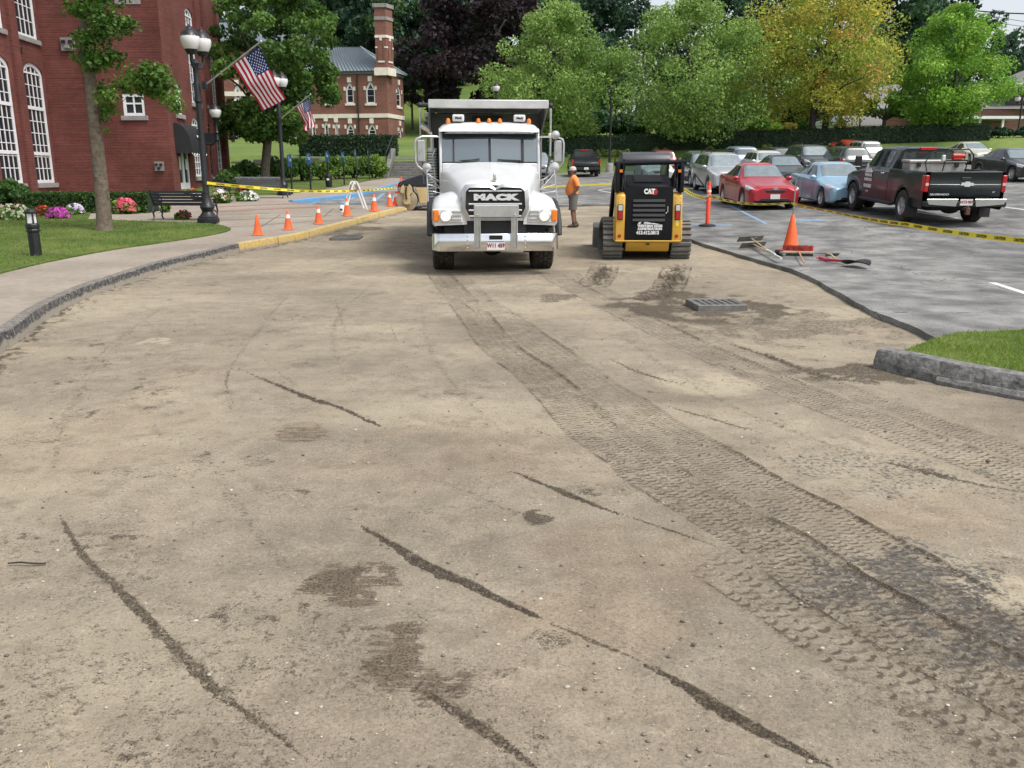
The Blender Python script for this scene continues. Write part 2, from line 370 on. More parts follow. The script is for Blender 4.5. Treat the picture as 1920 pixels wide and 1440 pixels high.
def track(px, hwid, strength, pitch=.055, blocks=4, depth=.012, edge=1., seed=1):
    pl_ = pline(px)
    if len(px) > 5: pl_ = pl_+[pl_[-1]+(pl_[-1]-pl_[-2]).normalized()*q for q in (.7, 1.4, 2.5, 4.)]
    idx, d, sg, s, L = pl_dist(pl_, hwid*1.35)
    t = sg/hwid; st = strength*(.5+.8*fbm(s*.9, sg*3, 3, seed))*ss(0, .5, s)
    wear = ss(.22, .55, fbm(s*1.3+7, sg*5, 3, seed+4)+.22*strength); wgt = st*wear*ss(1.06, .9, np.abs(t))
    k = wgt > TWt[idx]; ii_ = idx[k]; TWt[ii_] = wgt[k]; TS[ii_] = s[k]/pitch; TT[ii_] = sg[k]/(hwid*2/blocks)+seed*3.
    jit = fbm(X[idx]*22, Yv[idx]*22, 2, seed+2); w_ = np.abs(t) < 1
    ed = np.exp(-((np.abs(t)-1)/.07)**2)*edge*ss(.35, .6, fbm(s*1.6, np.sign(t)*5.5+s*0, 3, seed+9))
    dark[idx] = np.maximum(dark[idx], np.clip(ed*st*.62*(.5+jit)+.30*wgt, 0, 1))
    Z[idx] += -depth*w_*st*.5+ed*.010*st
def scuff(px, wmax, strength, taper=True, seed=1, rough=.5, lift=.02, grow=None):
    idx, d, sg, s, L = pl_dist(pline(px), wmax*3)
    u = s/max(L, 1e-6); prof = (np.sin(np.pi*np.clip(u, 0.02, .98))**.6 if grow is None else ss(0, .5, u)*(1-ss(.93, 1, u)))
    wd = 1.12*wmax*prof*(.45+1.1*fbm(s*3, s*0, 3, seed)); crumb = fbm(X[idx]*26, Yv[idx]*26, 3, seed+3)
    m = np.clip(1-(d+rough*wmax*(crumb-.45)*1.6)/np.maximum(wd, 1e-4), 0, 1); m = ss(0, .45, m)
    dark[idx] = np.maximum(dark[idx], m*strength*(.62+.75*crumb)); Z[idx] += m*lift*(crumb-.55)*2*wmax/.05
def blob(u, v, rx, ry, arr, strength, seed=1, thr=.35, sc=3., streak=None):
    c = G(u, v); dx, dy = (X-c.x)/rx, (Yv-c.y)/ry; r = np.hypot(dx, dy); idx = np.nonzero(r < 1.3)[0]
    if not len(idx): return
    if streak: n = fbm(X[idx]*streak[0]+Yv[idx]*1.2, Yv[idx]*streak[1], 3, seed)
    else: n = fbm(X[idx]*sc, Yv[idx]*sc, 4, seed)
    m = ss(thr, thr+.3, n*1.15+.35*(1-r[idx])-.12*(r[idx] > 1)*(r[idx]-1)*9)*ss(1.3, .75, r[idx])
    arr[idx] = np.maximum(arr[idx], np.clip(m*strength, 0, 1)); return idx, m
TA = [(818, 507), (845, 540), (897, 600), (935, 649), (1002, 697), (1059, 750), (1115, 810), (1197, 862), (1237, 896), (1350, 960), (1462, 1024), (1556, 1095), (1650, 1147), (1762, 1215), (1912, 1290), (2100, 1390)]
TB = [(842, 507), (885, 555), (950, 600), (1000, 640), (1055, 680), (1110, 722), (1160, 755), (1225, 800), (1310, 850), (1375, 890), (1450, 935), (1510, 965), (1590, 1015), (1690, 1070), (1760, 1115), (1870, 1170), (2060, 1270)]
TC = [(1020, 505), (1060, 530), (1130, 565), (1200, 600), (1312, 655), (1387, 687), (1462, 720), (1575, 766), (1700, 815), (1800, 850), (1920, 895), (2100, 950)]
TC2 = [(1062, 508), (1140, 548), (1239, 599), (1352, 644), (1430, 672), (1520, 705), (1640, 750), (1760, 795), (1920, 850)]
TD = [(1300, 1010), (1400, 1070), (1470, 1110), (1575, 1177), (1687, 1245), (1800, 1301), (1912, 1357), (2050, 1430)]
track(TB, .25, .9, .042, 7, seed=22); track(TA, .22, 1.2, .046, 6, .014, seed=11); track(TC, .23, 1.05, .046, 6, seed=33); track(TC2, .14, .75, .042, 4, seed=44); track(TD, .26, .85, .06, 6, seed=55)
for i, L in enumerate([[(1135, 496), (1128, 515), (1112, 534)], [(1272, 496), (1262, 520), (1246, 545), (1220, 560)]]):
    track(L, .27, 1.15, .1, 2, seed=60+i); scuff(L, .22, .75, seed=64+i, rough=1.2)
S = [([(437, 686), (520, 722), (580, 745), (640, 765), (722, 803)], .035, 1., 1), ([(480, 660), (530, 705), (585, 742)], .012, .6, 0),
     ([(945, 882), (1010, 905), (1080, 935), (1160, 962)], .03, 1., 0), ([(1150, 958), (1240, 988), (1300, 1008), (1362, 1030)], .012, .95, 0),
     ([(630, 960), (720, 1010), (800, 1060), (900, 1105), (980, 1145), (1035, 1172)], .042, 1., 1), ([(1020, 1165), (1130, 1210), (1200, 1240)], .018, .75, 0),
     ([(1180, 1232), (1260, 1275), (1340, 1325), (1440, 1380), (1560, 1440)], .035, .95, 0), ([(780, 1290), (860, 1340), (950, 1400), (1010, 1445)], .03, .8, 0),
     ([(112, 965), (150, 1035), (200, 1085), (280, 1165), (340, 1225), (420, 1310), (500, 1365), (600, 1445)], .035, .75, 0),
     ([(1135, 668), (1200, 698), (1290, 722)], .025, .9, 0), ([(1240, 757), (1330, 785), (1430, 810)], .022, .75, 0), ([(1620, 856), (1720, 880), (1810, 903), (1925, 925)], .04, .7, 0),
     ([(1375, 645), (1440, 668), (1530, 700), (1620, 718)], .07, .8, 0), ([(628, 555), (640, 600), (655, 645)], .022, .5, 0), ([(432, 690), (425, 720), (440, 760)], .018, .6, 0),
     ([(985, 800), (1040, 820)], .014, .7, 0), ([(730, 605), (745, 640)], .014, .6, 0), ([(1480, 1000), (1560, 1040)], .02, .4, 0), ([(100, 850), (120, 790), (165, 720)], .03, .35, 0), ([(780, 540), (760, 556), (745, 570)], .02, .4, 0), ([(900, 770), (1000, 785)], .02, .35, 0)]
FA = [(L, .045, q*1.18, 0) for L, q in (([(720, 515), (645, 580), (625, 640), (655, 720), (720, 790)], .34), ([(560, 530), (500, 600), (432, 690), (425, 740), (450, 810)], .34), ([(180, 690), (125, 780), (100, 880)], .32), ([(330, 560), (215, 640), (130, 740)], .3), ([(790, 560), (800, 640), (850, 720), (930, 800), (1050, 880)], .33), ([(1150, 620), (1250, 690), (1400, 775), (1600, 845), (1930, 920)], .36), ([(380, 830), (430, 930), (520, 1040), (640, 1150)], .3), ([(700, 830), (800, 890), (960, 960), (1150, 1060)], .3), ([(1000, 620), (1060, 690), (1150, 780)], .3))]
for i, (L, wd, st, gr) in enumerate(FA): scuff(L, wd, st, seed=700+i*7, lift=.0, rough=1.)
for i, (L, wd, st, gr) in enumerate(S): scuff(L, wd, st, seed=100+i*7, grow=gr or None)
blob(615, 1105, .15, .22, streak_m, .85, 5, .36, sc=9); blob(685, 1095, .17, .24, streak_m, .75, 6, .42, sc=9); blob(640, 1070, .12, .14, streak_m, .6, 61, .4, sc=9); blob(755, 1225, .15, .26, streak_m, .8, 7, .3, sc=6); blob(830, 1275, .14, .15, streak_m, .7, 8, .3, sc=6); blob(720, 1195, .12, .15, streak_m, .6, 88, .3, sc=6)
blob(565, 812, .2, .25, red, .9, 9, .3); blob(565, 812, .2, .28, streak_m, .6, 19, .3, sc=6); blob(1010, 970, .09, .12, dark, .75, 10, .4, sc=14); blob(1025, 1200, .1, .08, dark, .5, 12, .45, sc=12)
blob(1690, 1075, .42, .5, tar, .75, 13, .52, sc=9); blob(1860, 1185, .35, .45, tar, .7, 14, .5, sc=9); blob(1790, 1150, .3, .4, dark, .42, 15, .4, sc=9); blob(1570, 1110, .25, .2, tar, .6, 25, .55, sc=12)
blob(1660, 885, .75, .45, tar, .5, 16, .42, sc=5); blob(1560, 850, .5, .35, tar, .3, 36, .45, sc=5); blob(1330, 712, .5, .55, pale, .9, 17, .35); blob(1890, 1085, .3, .3, pale, 1, 18, .4); blob(290, 640, .28, .22, pale, 1.3, 20, .55, sc=8);  blob(480, 660, .9, .8, pale, .3, 24, .45)
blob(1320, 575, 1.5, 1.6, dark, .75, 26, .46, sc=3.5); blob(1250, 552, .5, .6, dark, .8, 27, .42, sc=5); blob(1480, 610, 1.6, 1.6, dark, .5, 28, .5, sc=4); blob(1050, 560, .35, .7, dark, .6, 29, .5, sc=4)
blob(300, 1230, 1.0, .6, dark, .34, 40, .53, sc=9); blob(120, 1040, .6, .6, dark, .3, 41, .53, sc=9); blob(30, 1330, .3, .3, dark, .36, 42, .5, sc=10); blob(420, 1400, .45, .3, dark, .36, 43, .48, sc=9); blob(1100, 1170, .4, .3, red, .8, 44, .4); blob(1180, 1050, .5, .5, red, .7, 45, .4); blob(870, 845, .8, .7, red, .7, 46, .42); blob(1730, 960, .8, .4, red, .7, 47, .42); blob(150, 820, 1.0, 1.2, red, .6, 48, .42)
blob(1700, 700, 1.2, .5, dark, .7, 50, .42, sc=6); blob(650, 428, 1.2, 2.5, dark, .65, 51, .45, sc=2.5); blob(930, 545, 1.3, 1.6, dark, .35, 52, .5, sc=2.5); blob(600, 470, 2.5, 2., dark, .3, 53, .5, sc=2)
# kerb foot: damp crumbs along the left kerb
KB = [(-900, 1150), (-420, 850), (-150, 735), (10, 660), (37, 642), (75, 610), (117, 585), (175, 557), (217, 542), (265, 525), (310, 510), (400, 487), (450, 473), (523, 460), (581, 448), (629, 434), (671, 422), (712, 410), (771, 394)]
KW = crom([Vector((p.x, p.y, 0)) for p in pts_px(KB[3:])], 6)
KW = [Vector((-2.0, 1.0, 0)), Vector((-3.2, 3.4, 0)), Vector((-4.3, 6.0, 0))]+KW
KW = crom(KW, 3)
idx, d, sg, s, L = pl_dist(KW, .5); c_ = fbm(X[idx]*11, Yv[idx]*11, 3, 71)
dark[idx] = np.maximum(dark[idx], ss(.5, .0, d)*ss(.42, .62, c_)*.8); Z[idx] += ss(.4, .05, d)*c_*.03
red *= .5; V = np.stack([X, Yv, Z], 1); nr = len(rows); ii = (np.arange(nr-1)[:, None]*NC+np.arange(NC-1)[None]).ravel()
me = np_mesh('dirt_road', V, np.stack([ii, ii+1, ii+NC+1, ii+NC], 1), np.stack([dark, red, pale, tar], 1), 'soil'); me.shade_smooth()
a_ = me.attributes.new('trk', 'FLOAT_COLOR', 'POINT'); a_.data.foreach_set('color', np.stack([TS, TT, TWt, streak_m], 1).astype(np.float32).ravel())
m_dirt, nt_, b_, cur_, tc_ = ground_mat('packed dirt', [((.235, .20, .152), (.35, .30, .225)), ((.84, .83, .82), (1.1, 1.1, 1.1)), ((.8, .8, .8), (1.12, 1.12, 1.12))], [.55, 4.5, 60], rough=.95, bump=.38, bscale=75,
    speck=[((.55, .51, .44), 34, .13), ((.15, .125, .095), 26, .12), ((.6, .57, .5), 12, .07), ((.14, .12, .095), 60, .2)])
at = nt_.nodes.new('ShaderNodeAttribute'); at.attribute_name = 'soil'; sc_ = nt_.nodes.new('ShaderNodeSeparateColor'); link(nt_, at.outputs['Color'], sc_.inputs[0])
def soilmix(cur, fac, col, k, blend='MIX'):
    ml = nt_.nodes.new('ShaderNodeMath'); ml.operation = 'MULTIPLY'; ml.inputs[1].default_value = k; ml.use_clamp = True; link(nt_, fac, ml.inputs[0])
    mx = nt_.nodes.new('ShaderNodeMix'); mx.data_type = 'RGBA'; mx.blend_type = blend; link(nt_, ml.outputs[0], mx.inputs[0]); link(nt_, cur, mx.inputs['A']); mx.inputs['B'].default_value = (*col, 1); return mx.outputs['Result']
def nd(t, **k):
    n = nt_.nodes.new(t)
    for a, b in k.items():
        if a in n.inputs: n.inputs[a].default_value = b
        else: setattr(n, a, b)
    return n
def mth(op, a, b=None, clamp=False):
    n = nd('ShaderNodeMath', operation=op); n.use_clamp = clamp
    for i, q in enumerate((a, b)):
        if q is None: continue
        if isinstance(q, (int, float)): n.inputs[i].default_value = q
        else: link(nt_, q, n.inputs[i])
    return n.outputs[0]
def nz(scale, rgh=.75, det=6, vec=None):
    n = nd('ShaderNodeTexNoise', Scale=scale, Detail=det, Roughness=rgh); link(nt_, vec or tc_.outputs['Object'], n.inputs['Vector']); return n.outputs['Fac']
def ramp(v, lo, hi): n = nd('ShaderNodeMapRange'); n.inputs['From Min'].default_value = lo; n.inputs['From Max'].default_value = hi; n.interpolation_type = 'SMOOTHSTEP'; link(nt_, v, n.inputs['Value']); return n.outputs[0]
crumbN = mth('ADD', mth('MULTIPLY', nz(46, .8), .6), mth('MULTIPLY', nz(15, .75), .4)); tr_ = nd('ShaderNodeAttribute', attribute_name='trk'); ts_ = nd('ShaderNodeSeparateColor'); link(nt_, tr_.outputs['Color'], ts_.inputs[0])
def crisp(mask, noise, lo=.36, hi=.52, amp=3.2, k=.74): return ramp(mth('ADD', mth('MULTIPLY', mask, k), mth('MULTIPLY', mth('SUBTRACT', noise, .5), amp)), lo, hi)
mp_ = nd('ShaderNodeMapping'); mp_.inputs['Scale'].default_value = (4, 38, 1); mp_.inputs['Rotation'].default_value = (0, 0, .12); link(nt_, tc_.outputs['Object'], mp_.inputs['Vector'])
f_dark = crisp(sc_.outputs[0], crumbN); f_tar = crisp(at.outputs['Alpha'], nz(30, .8), .30, .46, 2.6, .62); f_str = crisp(tr_.outputs['Alpha'], mth('ADD', mth('MULTIPLY', nz(1., .7, 5, mp_.outputs[0]), .62), mth('MULTIPLY', crumbN, .38)), .34, .50, 2.6, .74)
cb_ = nd('ShaderNodeCombineXYZ'); link(nt_, ts_.outputs[0], cb_.inputs[0]); link(nt_, ts_.outputs[1], cb_.inputs[1]); dn_ = nd('ShaderNodeTexNoise', Scale=14., Detail=3.); link(nt_, tc_.outputs['Object'], dn_.inputs['Vector'])
va_ = nd('ShaderNodeVectorMath', operation='MULTIPLY_ADD'); link(nt_, dn_.outputs['Color'], va_.inputs[0]); va_.inputs[1].default_value = (.9, .35, 0); link(nt_, cb_.outputs[0], va_.inputs[2])
sx_ = nd('ShaderNodeSeparateXYZ'); link(nt_, va_.outputs[0], sx_.inputs[0]); row_ = mth('FLOOR', sx_.outputs[1]); cc_ = mth('SUBTRACT', mth('FRACT', sx_.outputs[1]), .5)
rn_ = nd('ShaderNodeTexWhiteNoise', noise_dimensions='1D'); link(nt_, row_, rn_.inputs['W']); ph_ = mth('ADD', mth('ADD', sx_.outputs[0], mth('MULTIPLY', row_, .5)), mth('ADD', mth('MULTIPLY', mth('MULTIPLY', cc_, cc_), 1.3), mth('MULTIPLY', rn_.outputs['Value'], .25)))
fl_ = mth('FLOOR', ph_); c2_ = nd('ShaderNodeCombineXYZ'); link(nt_, fl_, c2_.inputs[0]); link(nt_, row_, c2_.inputs[1]); wn_ = nd('ShaderNodeTexWhiteNoise', noise_dimensions='2D'); link(nt_, c2_.outputs[0], wn_.inputs['Vector'])
gr_ = mth('MULTIPLY', mth('SUBTRACT', crumbN, .5), .8); bar_ = ramp(mth('ADD', mth('ABSOLUTE', mth('SUBTRACT', mth('FRACT', ph_), .5)), gr_), .23, .09); cap_ = ramp(mth('ADD', mth('ABSOLUTE', cc_), gr_), .47, .33); rib_ = mth('MULTIPLY', ramp(mth('ADD', mth('ABSOLUTE', cc_), gr_), .40, .49), mth('GREATER_THAN', rn_.outputs['Value'], .6))
edge_ = mth('MAXIMUM', mth('MULTIPLY', mth('MULTIPLY', bar_, cap_), ramp(wn_.outputs['Value'], -.2, .4)), mth('MULTIPLY', rib_, .55))
f_trk = mth('MULTIPLY', mth('MULTIPLY', edge_, mth('MULTIPLY', ts_.outputs[2], 1.5, True)), ramp(nz(7, .65, 4), .34, .50), True)
cur_ = soilmix(cur_, sc_.outputs[1], (1.03, .89, .79), .8, 'MULTIPLY'); cur_ = soilmix(cur_, sc_.outputs[2], (.50, .435, .31), .6)
cur_ = soilmix(cur_, f_tar, (.075, .075, .076), .85)
def fleck(cur, scale, lo, hi, col, k, rgh=.75):
    n = nt_.nodes.new('ShaderNodeTexNoise'); n.inputs['Scale'].default_value = scale; n.inputs['Detail'].default_value = 5; n.inputs['Roughness'].default_value = rgh; link(nt_, tc_.outputs['Object'], n.inputs['Vector'])
    mr = nt_.nodes.new('ShaderNodeMapRange'); mr.inputs['From Min'].default_value = lo; mr.inputs['From Max'].default_value = hi; link(nt_, n.outputs['Fac'], mr.inputs['Value']); return soilmix(cur, mr.outputs[0], col, k)
cur_ = fleck(cur_, 13, .575, .63, (.15, .12, .085), .55, .8); cur_ = fleck(cur_, 36, .57, .63, (.13, .105, .075), .6, .8); cur_ = fleck(cur_, 22, .385, .34, (.46, .41, .32), .6, .8); cur_ = fleck(cur_, 2.2, .54, .66, (.175, .145, .105), .6, .75); cur_ = fleck(cur_, 95, .56, .62, (.12, .10, .072), .6, .8); cur_ = fleck(cur_, 70, .40, .35, (.46, .41, .32), .55, .8)
cur_ = soilmix(cur_, f_dark, (.105, .082, .058), .8); cur_ = soilmix(cur_, f_str, (.12, .09, .063), .75); f_d2 = crisp(mth('MAXIMUM', sc_.outputs[0], mth('MULTIPLY', tr_.outputs['Alpha'], .8)), nz(95, .8, 4), .46, .60, 3.0, .66); cur_ = soilmix(cur_, f_d2, (.038, .029, .02), .85); cur_ = soilmix(cur_, f_trk, (.075, .058, .042), .85)
hgt = mth('ADD', mth('SUBTRACT', nz(75, .7), mth('MULTIPLY', f_trk, .25)), mth('MULTIPLY', mth('MULTIPLY', f_dark, nz(60, .8, 4)), 1.1)); bpn = [n for n in nt_.nodes if n.type == 'BUMP'][0]; link(nt_, hgt, bpn.inputs['Height']); bpn.inputs['Strength'].default_value = .55
link(nt_, cur_, b_.inputs['Base Color'])
tag(obj('dirt_road', me, m_dirt), kind='structure')
def dz_dirt(x, y): return gzf(x, y)

# ---- loose stones on the dirt
NP = 5200; yy = 1.8+14*RNG.random(NP)**2.0; xx = (RNG.random(NP)*2-1)*(.62*yy+.4); keep = (xx > -5.0); xx, yy = xx[keep], yy[keep]
ico = bmesh.new(); bmesh.ops.create_icosphere(ico, subdivisions=1, radius=1); iv = np.array([v.co[:] for v in ico.verts]); iff = np.array([[v.index for v in f.verts] for f in ico.faces]); ico.free()
sz = .0018+.0085*RNG.random(len(xx))**6; sz[RNG.random(len(xx)) < .002] = .014
Vs = iv[None]*(1+.35*(RNG.random((len(xx), len(iv), 1))-.5))*sz[:, None, None]*np.array([1.25, 1., .6])[None, None]
Vs = Vs+np.stack([xx, yy, gz(xx, yy)+(fbm(xx*.9, yy*.9, 4, 3)-.5)*.03+sz*.25], 1)[:, None]
cc = np.where(RNG.random((len(xx), 1)) < .38, np.array([[.46, .42, .35]]), np.array([[.20, .17, .135]]))*(.6+.6*RNG.random((len(xx), 1)))
cc = np.repeat(cc[:, None], len(iv), 1).reshape(-1, 3)
me = np_mesh('loose_stones', Vs.reshape(-1, 3), (iff[None]+np.arange(len(xx))[:, None, None]*len(iv)).reshape(-1, 3), cc)
tag(obj('loose_stones', me, attr_mat('pebble', .9)), 'small pale and dark pebbles strewn over the dirt road', 'pebbles', kind='stuff')

# ---- asphalt lot, pavement, lawns
edge_px = [(1766, 639), (1706, 609), (1631, 580), (1575, 549), (1500, 510), (1440, 492), (1387, 477), (1301, 451)]
LZ = .075; WZ = .17
e = pts_px(edge_px, LZ); E2 = [(p.x+.012*math.sin(i*2.3), p.y) for i, p in enumerate(crom(e, 4))]
ex = e[-1].x; yfar = G(1090, 384, LZ).y
isl = [(p.x, p.y) for p in pts_px([(1796, 632), (1920, 627)], LZ)]
kend = G(771, 394)
blue = pts_px([(752, 346), (679, 366), (610, 375), (544, 383)], .1)
lot = [isl[0]]+[E2[0]]+E2[1:]+[(ex-.05, e[-1].y+2), (ex-.15, yfar-6), (ex-.1, yfar)]+[(ex-1.5, yfar+.1), (2, yfar-.05), (.5, yfar+.05), (-2, yfar), (kend.x+.3, yfar), (kend.x+.1, kend.y+.2)]
lot += [(p.x, p.y) for p in pts_px([(735, 388), (600, 386.5)], .12)]+[(p.x, p.y) for p in reversed(blue)]+[(-7.0, 56.5), (-5, 57.3), (-4.2, 57.5)]
lot += [(x, float(ybank(x))-.2) for x in np.arange(-3.5, 4, 1.)]+[(60, 67.2), (62, isl[1][1])]+[isl[1]]
lot_poly = lot
region('parking_lot', lot, LZ, m_tar, step=1.2, skirt=.13)
walk = [(p.x-.07, p.y) for p in KW]+[(kend.x-.05, kend.y+.25)]+[(p.x, p.y) for p in pts_px([(735, 388), (600, 386.5)], .12)]+[(p.x, p.y) for p in reversed(blue)]+[(-7.2, 57.6), (-60, 57.6), (-60, -6), (-3, -6)]
walk_poly = walk
region('sidewalk', walk, WZ, m_walk, step=1.2, skirt=.2)
lf = pts_px([(0, 514), (92, 492), (207, 470), (310, 455), (400, 441), (432, 432), (425, 427), (410, 423), (375, 419), (330, 418)], WZ)
lawn = [(-9.5, 9.6), (-8.4, 11)]+[(p.x, p.y) for p in crom(lf, 3)]+[(lf[-1].x-3, lf[-1].y+1), (-14, 29.), (-20, 29.), (-40, 30), (-40, 9)]
region('lawn', lawn, WZ+.03, m_grass, step=1.0, skirt=.05)
l2 = pts_px([(430, 368), (506, 366), (577, 360), (640, 350), (692, 339), (727, 334)], WZ)
region('bank_lawn', [(p.x, p.y) for p in l2]+[(l2[-1].x, 57.8), (-16, 57.8), (-16, l2[0].y)], WZ+.03, m_grass, step=1.0, skirt=.05)
ik = pts_px([(1640, 672), (1762, 700), (1920, 727)], 0.)
kx = [(1690, 656), (1762, 676), (1830, 685), (1920, 694)]
islp = [(p.x, p.y) for p in pts_px(kx, .14)]; dxy = (islp[-1][0]-islp[-2][0], islp[-1][1]-islp[-2][1])
island = islp+[(islp[-1][0]+dxy[0]*3, islp[-1][1]+dxy[1]*3), (14, isl[1][1]), isl[1], isl[0], E2[0]]
region('grass_island', island, .13, m_grass, step=.5, skirt=.2)

# ---- blades of grass
def blades(name, label, poly, n, h, dz, c0, c1, wdt=.006, seed=1):
    r = np.random.default_rng(seed); xs = [p[0] for p in poly]; ys = [p[1] for p in poly]
    x = r.uniform(min(xs), max(xs), n*4); y = r.uniform(min(ys), max(ys), n*4); k = in_poly(x, y, poly); x, y = x[k][:n], y[k][:n]; n = len(x)
    den = fbm(x*2.2, y*2.2, 3, seed); kk = r.random(n) < .35+.9*den; x, y = x[kk], y[kk]; n = len(x)
    a = r.random(n)*6.283; ln = h*(.5+r.random(n)); tx, ty = np.cos(a), np.sin(a); b = r.uniform(-.9, .9, n); b2 = r.uniform(-.9, .9, n); z = gz(x, y)+dz-.005
    A = np.stack([x-tx*wdt, y-ty*wdt, z], 1); B = np.stack([x+tx*wdt, y+ty*wdt, z], 1); C = np.stack([x+b*ln*.8, y+b2*ln*.8, z+ln], 1)
    V = np.stack([A, B, C], 1).reshape(-1, 3); t = (r.random((n, 1))*.6+fbm(x*1.3, y*1.3, 3, seed+2)[:, None]*.6)
    c = np.array(c0)[None]*(1-t)+np.array(c1)[None]*t; dry = r.random((n, 1)) < .05; c = np.where(dry, np.array([[.30, .25, .11]]), c)
    me = np_mesh(name, V, np.arange(n*3).reshape(-1, 3), np.repeat(c, 3, 0)); return tag(obj(name, me, attr_mat('grass blade', .6, transl=.35)), label, 'grass', kind='stuff')
blades('grass', 'bright uneven grass on the kerbed island beside the dirt road', [(p[0]*1.0, p[1]) for p in island], 30000, .036, .13, (.10, .20, .02), (.27, .36, .06), .005, 3)
blades('grass', 'mown front lawn between the pavement and the flower beds', [p for p in lawn if p[0] > -30]+[(-26, 29), (-26, 9.6)], 46000, .045, WZ+.03, (.07, .15, .015), (.20, .30, .045), .010, 4)

# ---- painted markings (thin sheets on the asphalt) and plaza bands
m_blue = mat('blue paint', (.14, .30, .50), .7, var=.35, vscale=6, col2=(.28, .40, .52)); m_wl = mat('white road paint', (.62, .62, .6), .7, var=.25, vscale=8); m_yl = mat('yellow paint line', (.6, .52, .2), .7, var=.2)
def stripe(name, a, b, wd, material, dz, label, px=True):
    p, q = (G(*a, dz), G(*b, dz)) if px else (Vector(a), Vector(b))
    d = (q-p); d.z = 0; d.normalize(); n = Vector((-d.y, d.x, 0))*wd/2
    return tag(region(name, [(p+n)[:2], (q+n)[:2], (q-n)[:2], (p-n)[:2]], dz+.005, material, step=.8, skirt=.004), label, 'road marking', kind='structure')
stripe('parking_line', (1365, 384), (1437, 420), .11, m_blue, LZ, 'blue parking line before the red sedan')
stripe('parking_line', (1293, 346), (1318, 361), .11, m_blue, LZ, 'blue parking line beside the silver wagon')
stripe('parking_line', (1480, 413), (1543, 413), .45, m_blue, LZ, 'broad blue paint patch beyond the large orange cone')
stripe('parking_line', (1290, 420), (1372, 421), .22, m_blue, LZ, 'faded blue bar behind the upright delineator')
stripe('parking_line', (1718, 398), (1795, 409), .11, m_wl, LZ, 'white parking line under the black pickup')
stripe('parking_line', (1845, 383), (1945, 397), .11, m_wl, LZ, 'white parking line right of the pickup tailgate')
stripe('parking_line', (1860, 530), (1960, 562), .12, m_wl, LZ, 'white line on cracked asphalt at the right edge')
stripe('parking_line', (1122, 356), (1160, 351), .1, m_wl, LZ, 'white line behind the compact loader, upper arm of the point')
stripe('parking_line', (1122, 357), (1160, 364), .1, m_wl, LZ, 'white line behind the compact loader, lower arm of the point')
for a, b in (((580, 383), (600, 377)), ((640, 381), (665, 370)), ((700, 379), (720, 362)), ((735, 378), (748, 355))):
    stripe('parking_line', a, b, .14, m_blue, LZ, 'blue access aisle stripe below the blue kerb')['group'] = 'blue access aisle stripes'
m_band = mat('red brick band', (.26, .15, .115), .8, var=.2, vscale=4)
stripe('paving_band', (395, 397), (600, 388), .5, m_band, WZ, 'dull red paving band nearer the kerb on the plaza'); stripe('paving_band', (405, 388), (575, 381), .45, m_band, WZ, 'dull red paving band further up the plaza')
m_joint = mat('pavement joint', (.12, .11, .10), .9)
for a, b, l in (((490, 425), (525, 403), 'short joint behind the first cones'), ((400, 414), (620, 404), 'joint across the plaza by the lamp post'), ((430, 426), (690, 408), 'joint across the plaza behind the cones'), ((606, 407), (625, 391), 'short joint by the white barricade'), ((400, 404), (505, 400), 'joint above the bench end')):
    stripe('paving_joint', a, b, .035, m_joint, WZ, 'dark '+l)

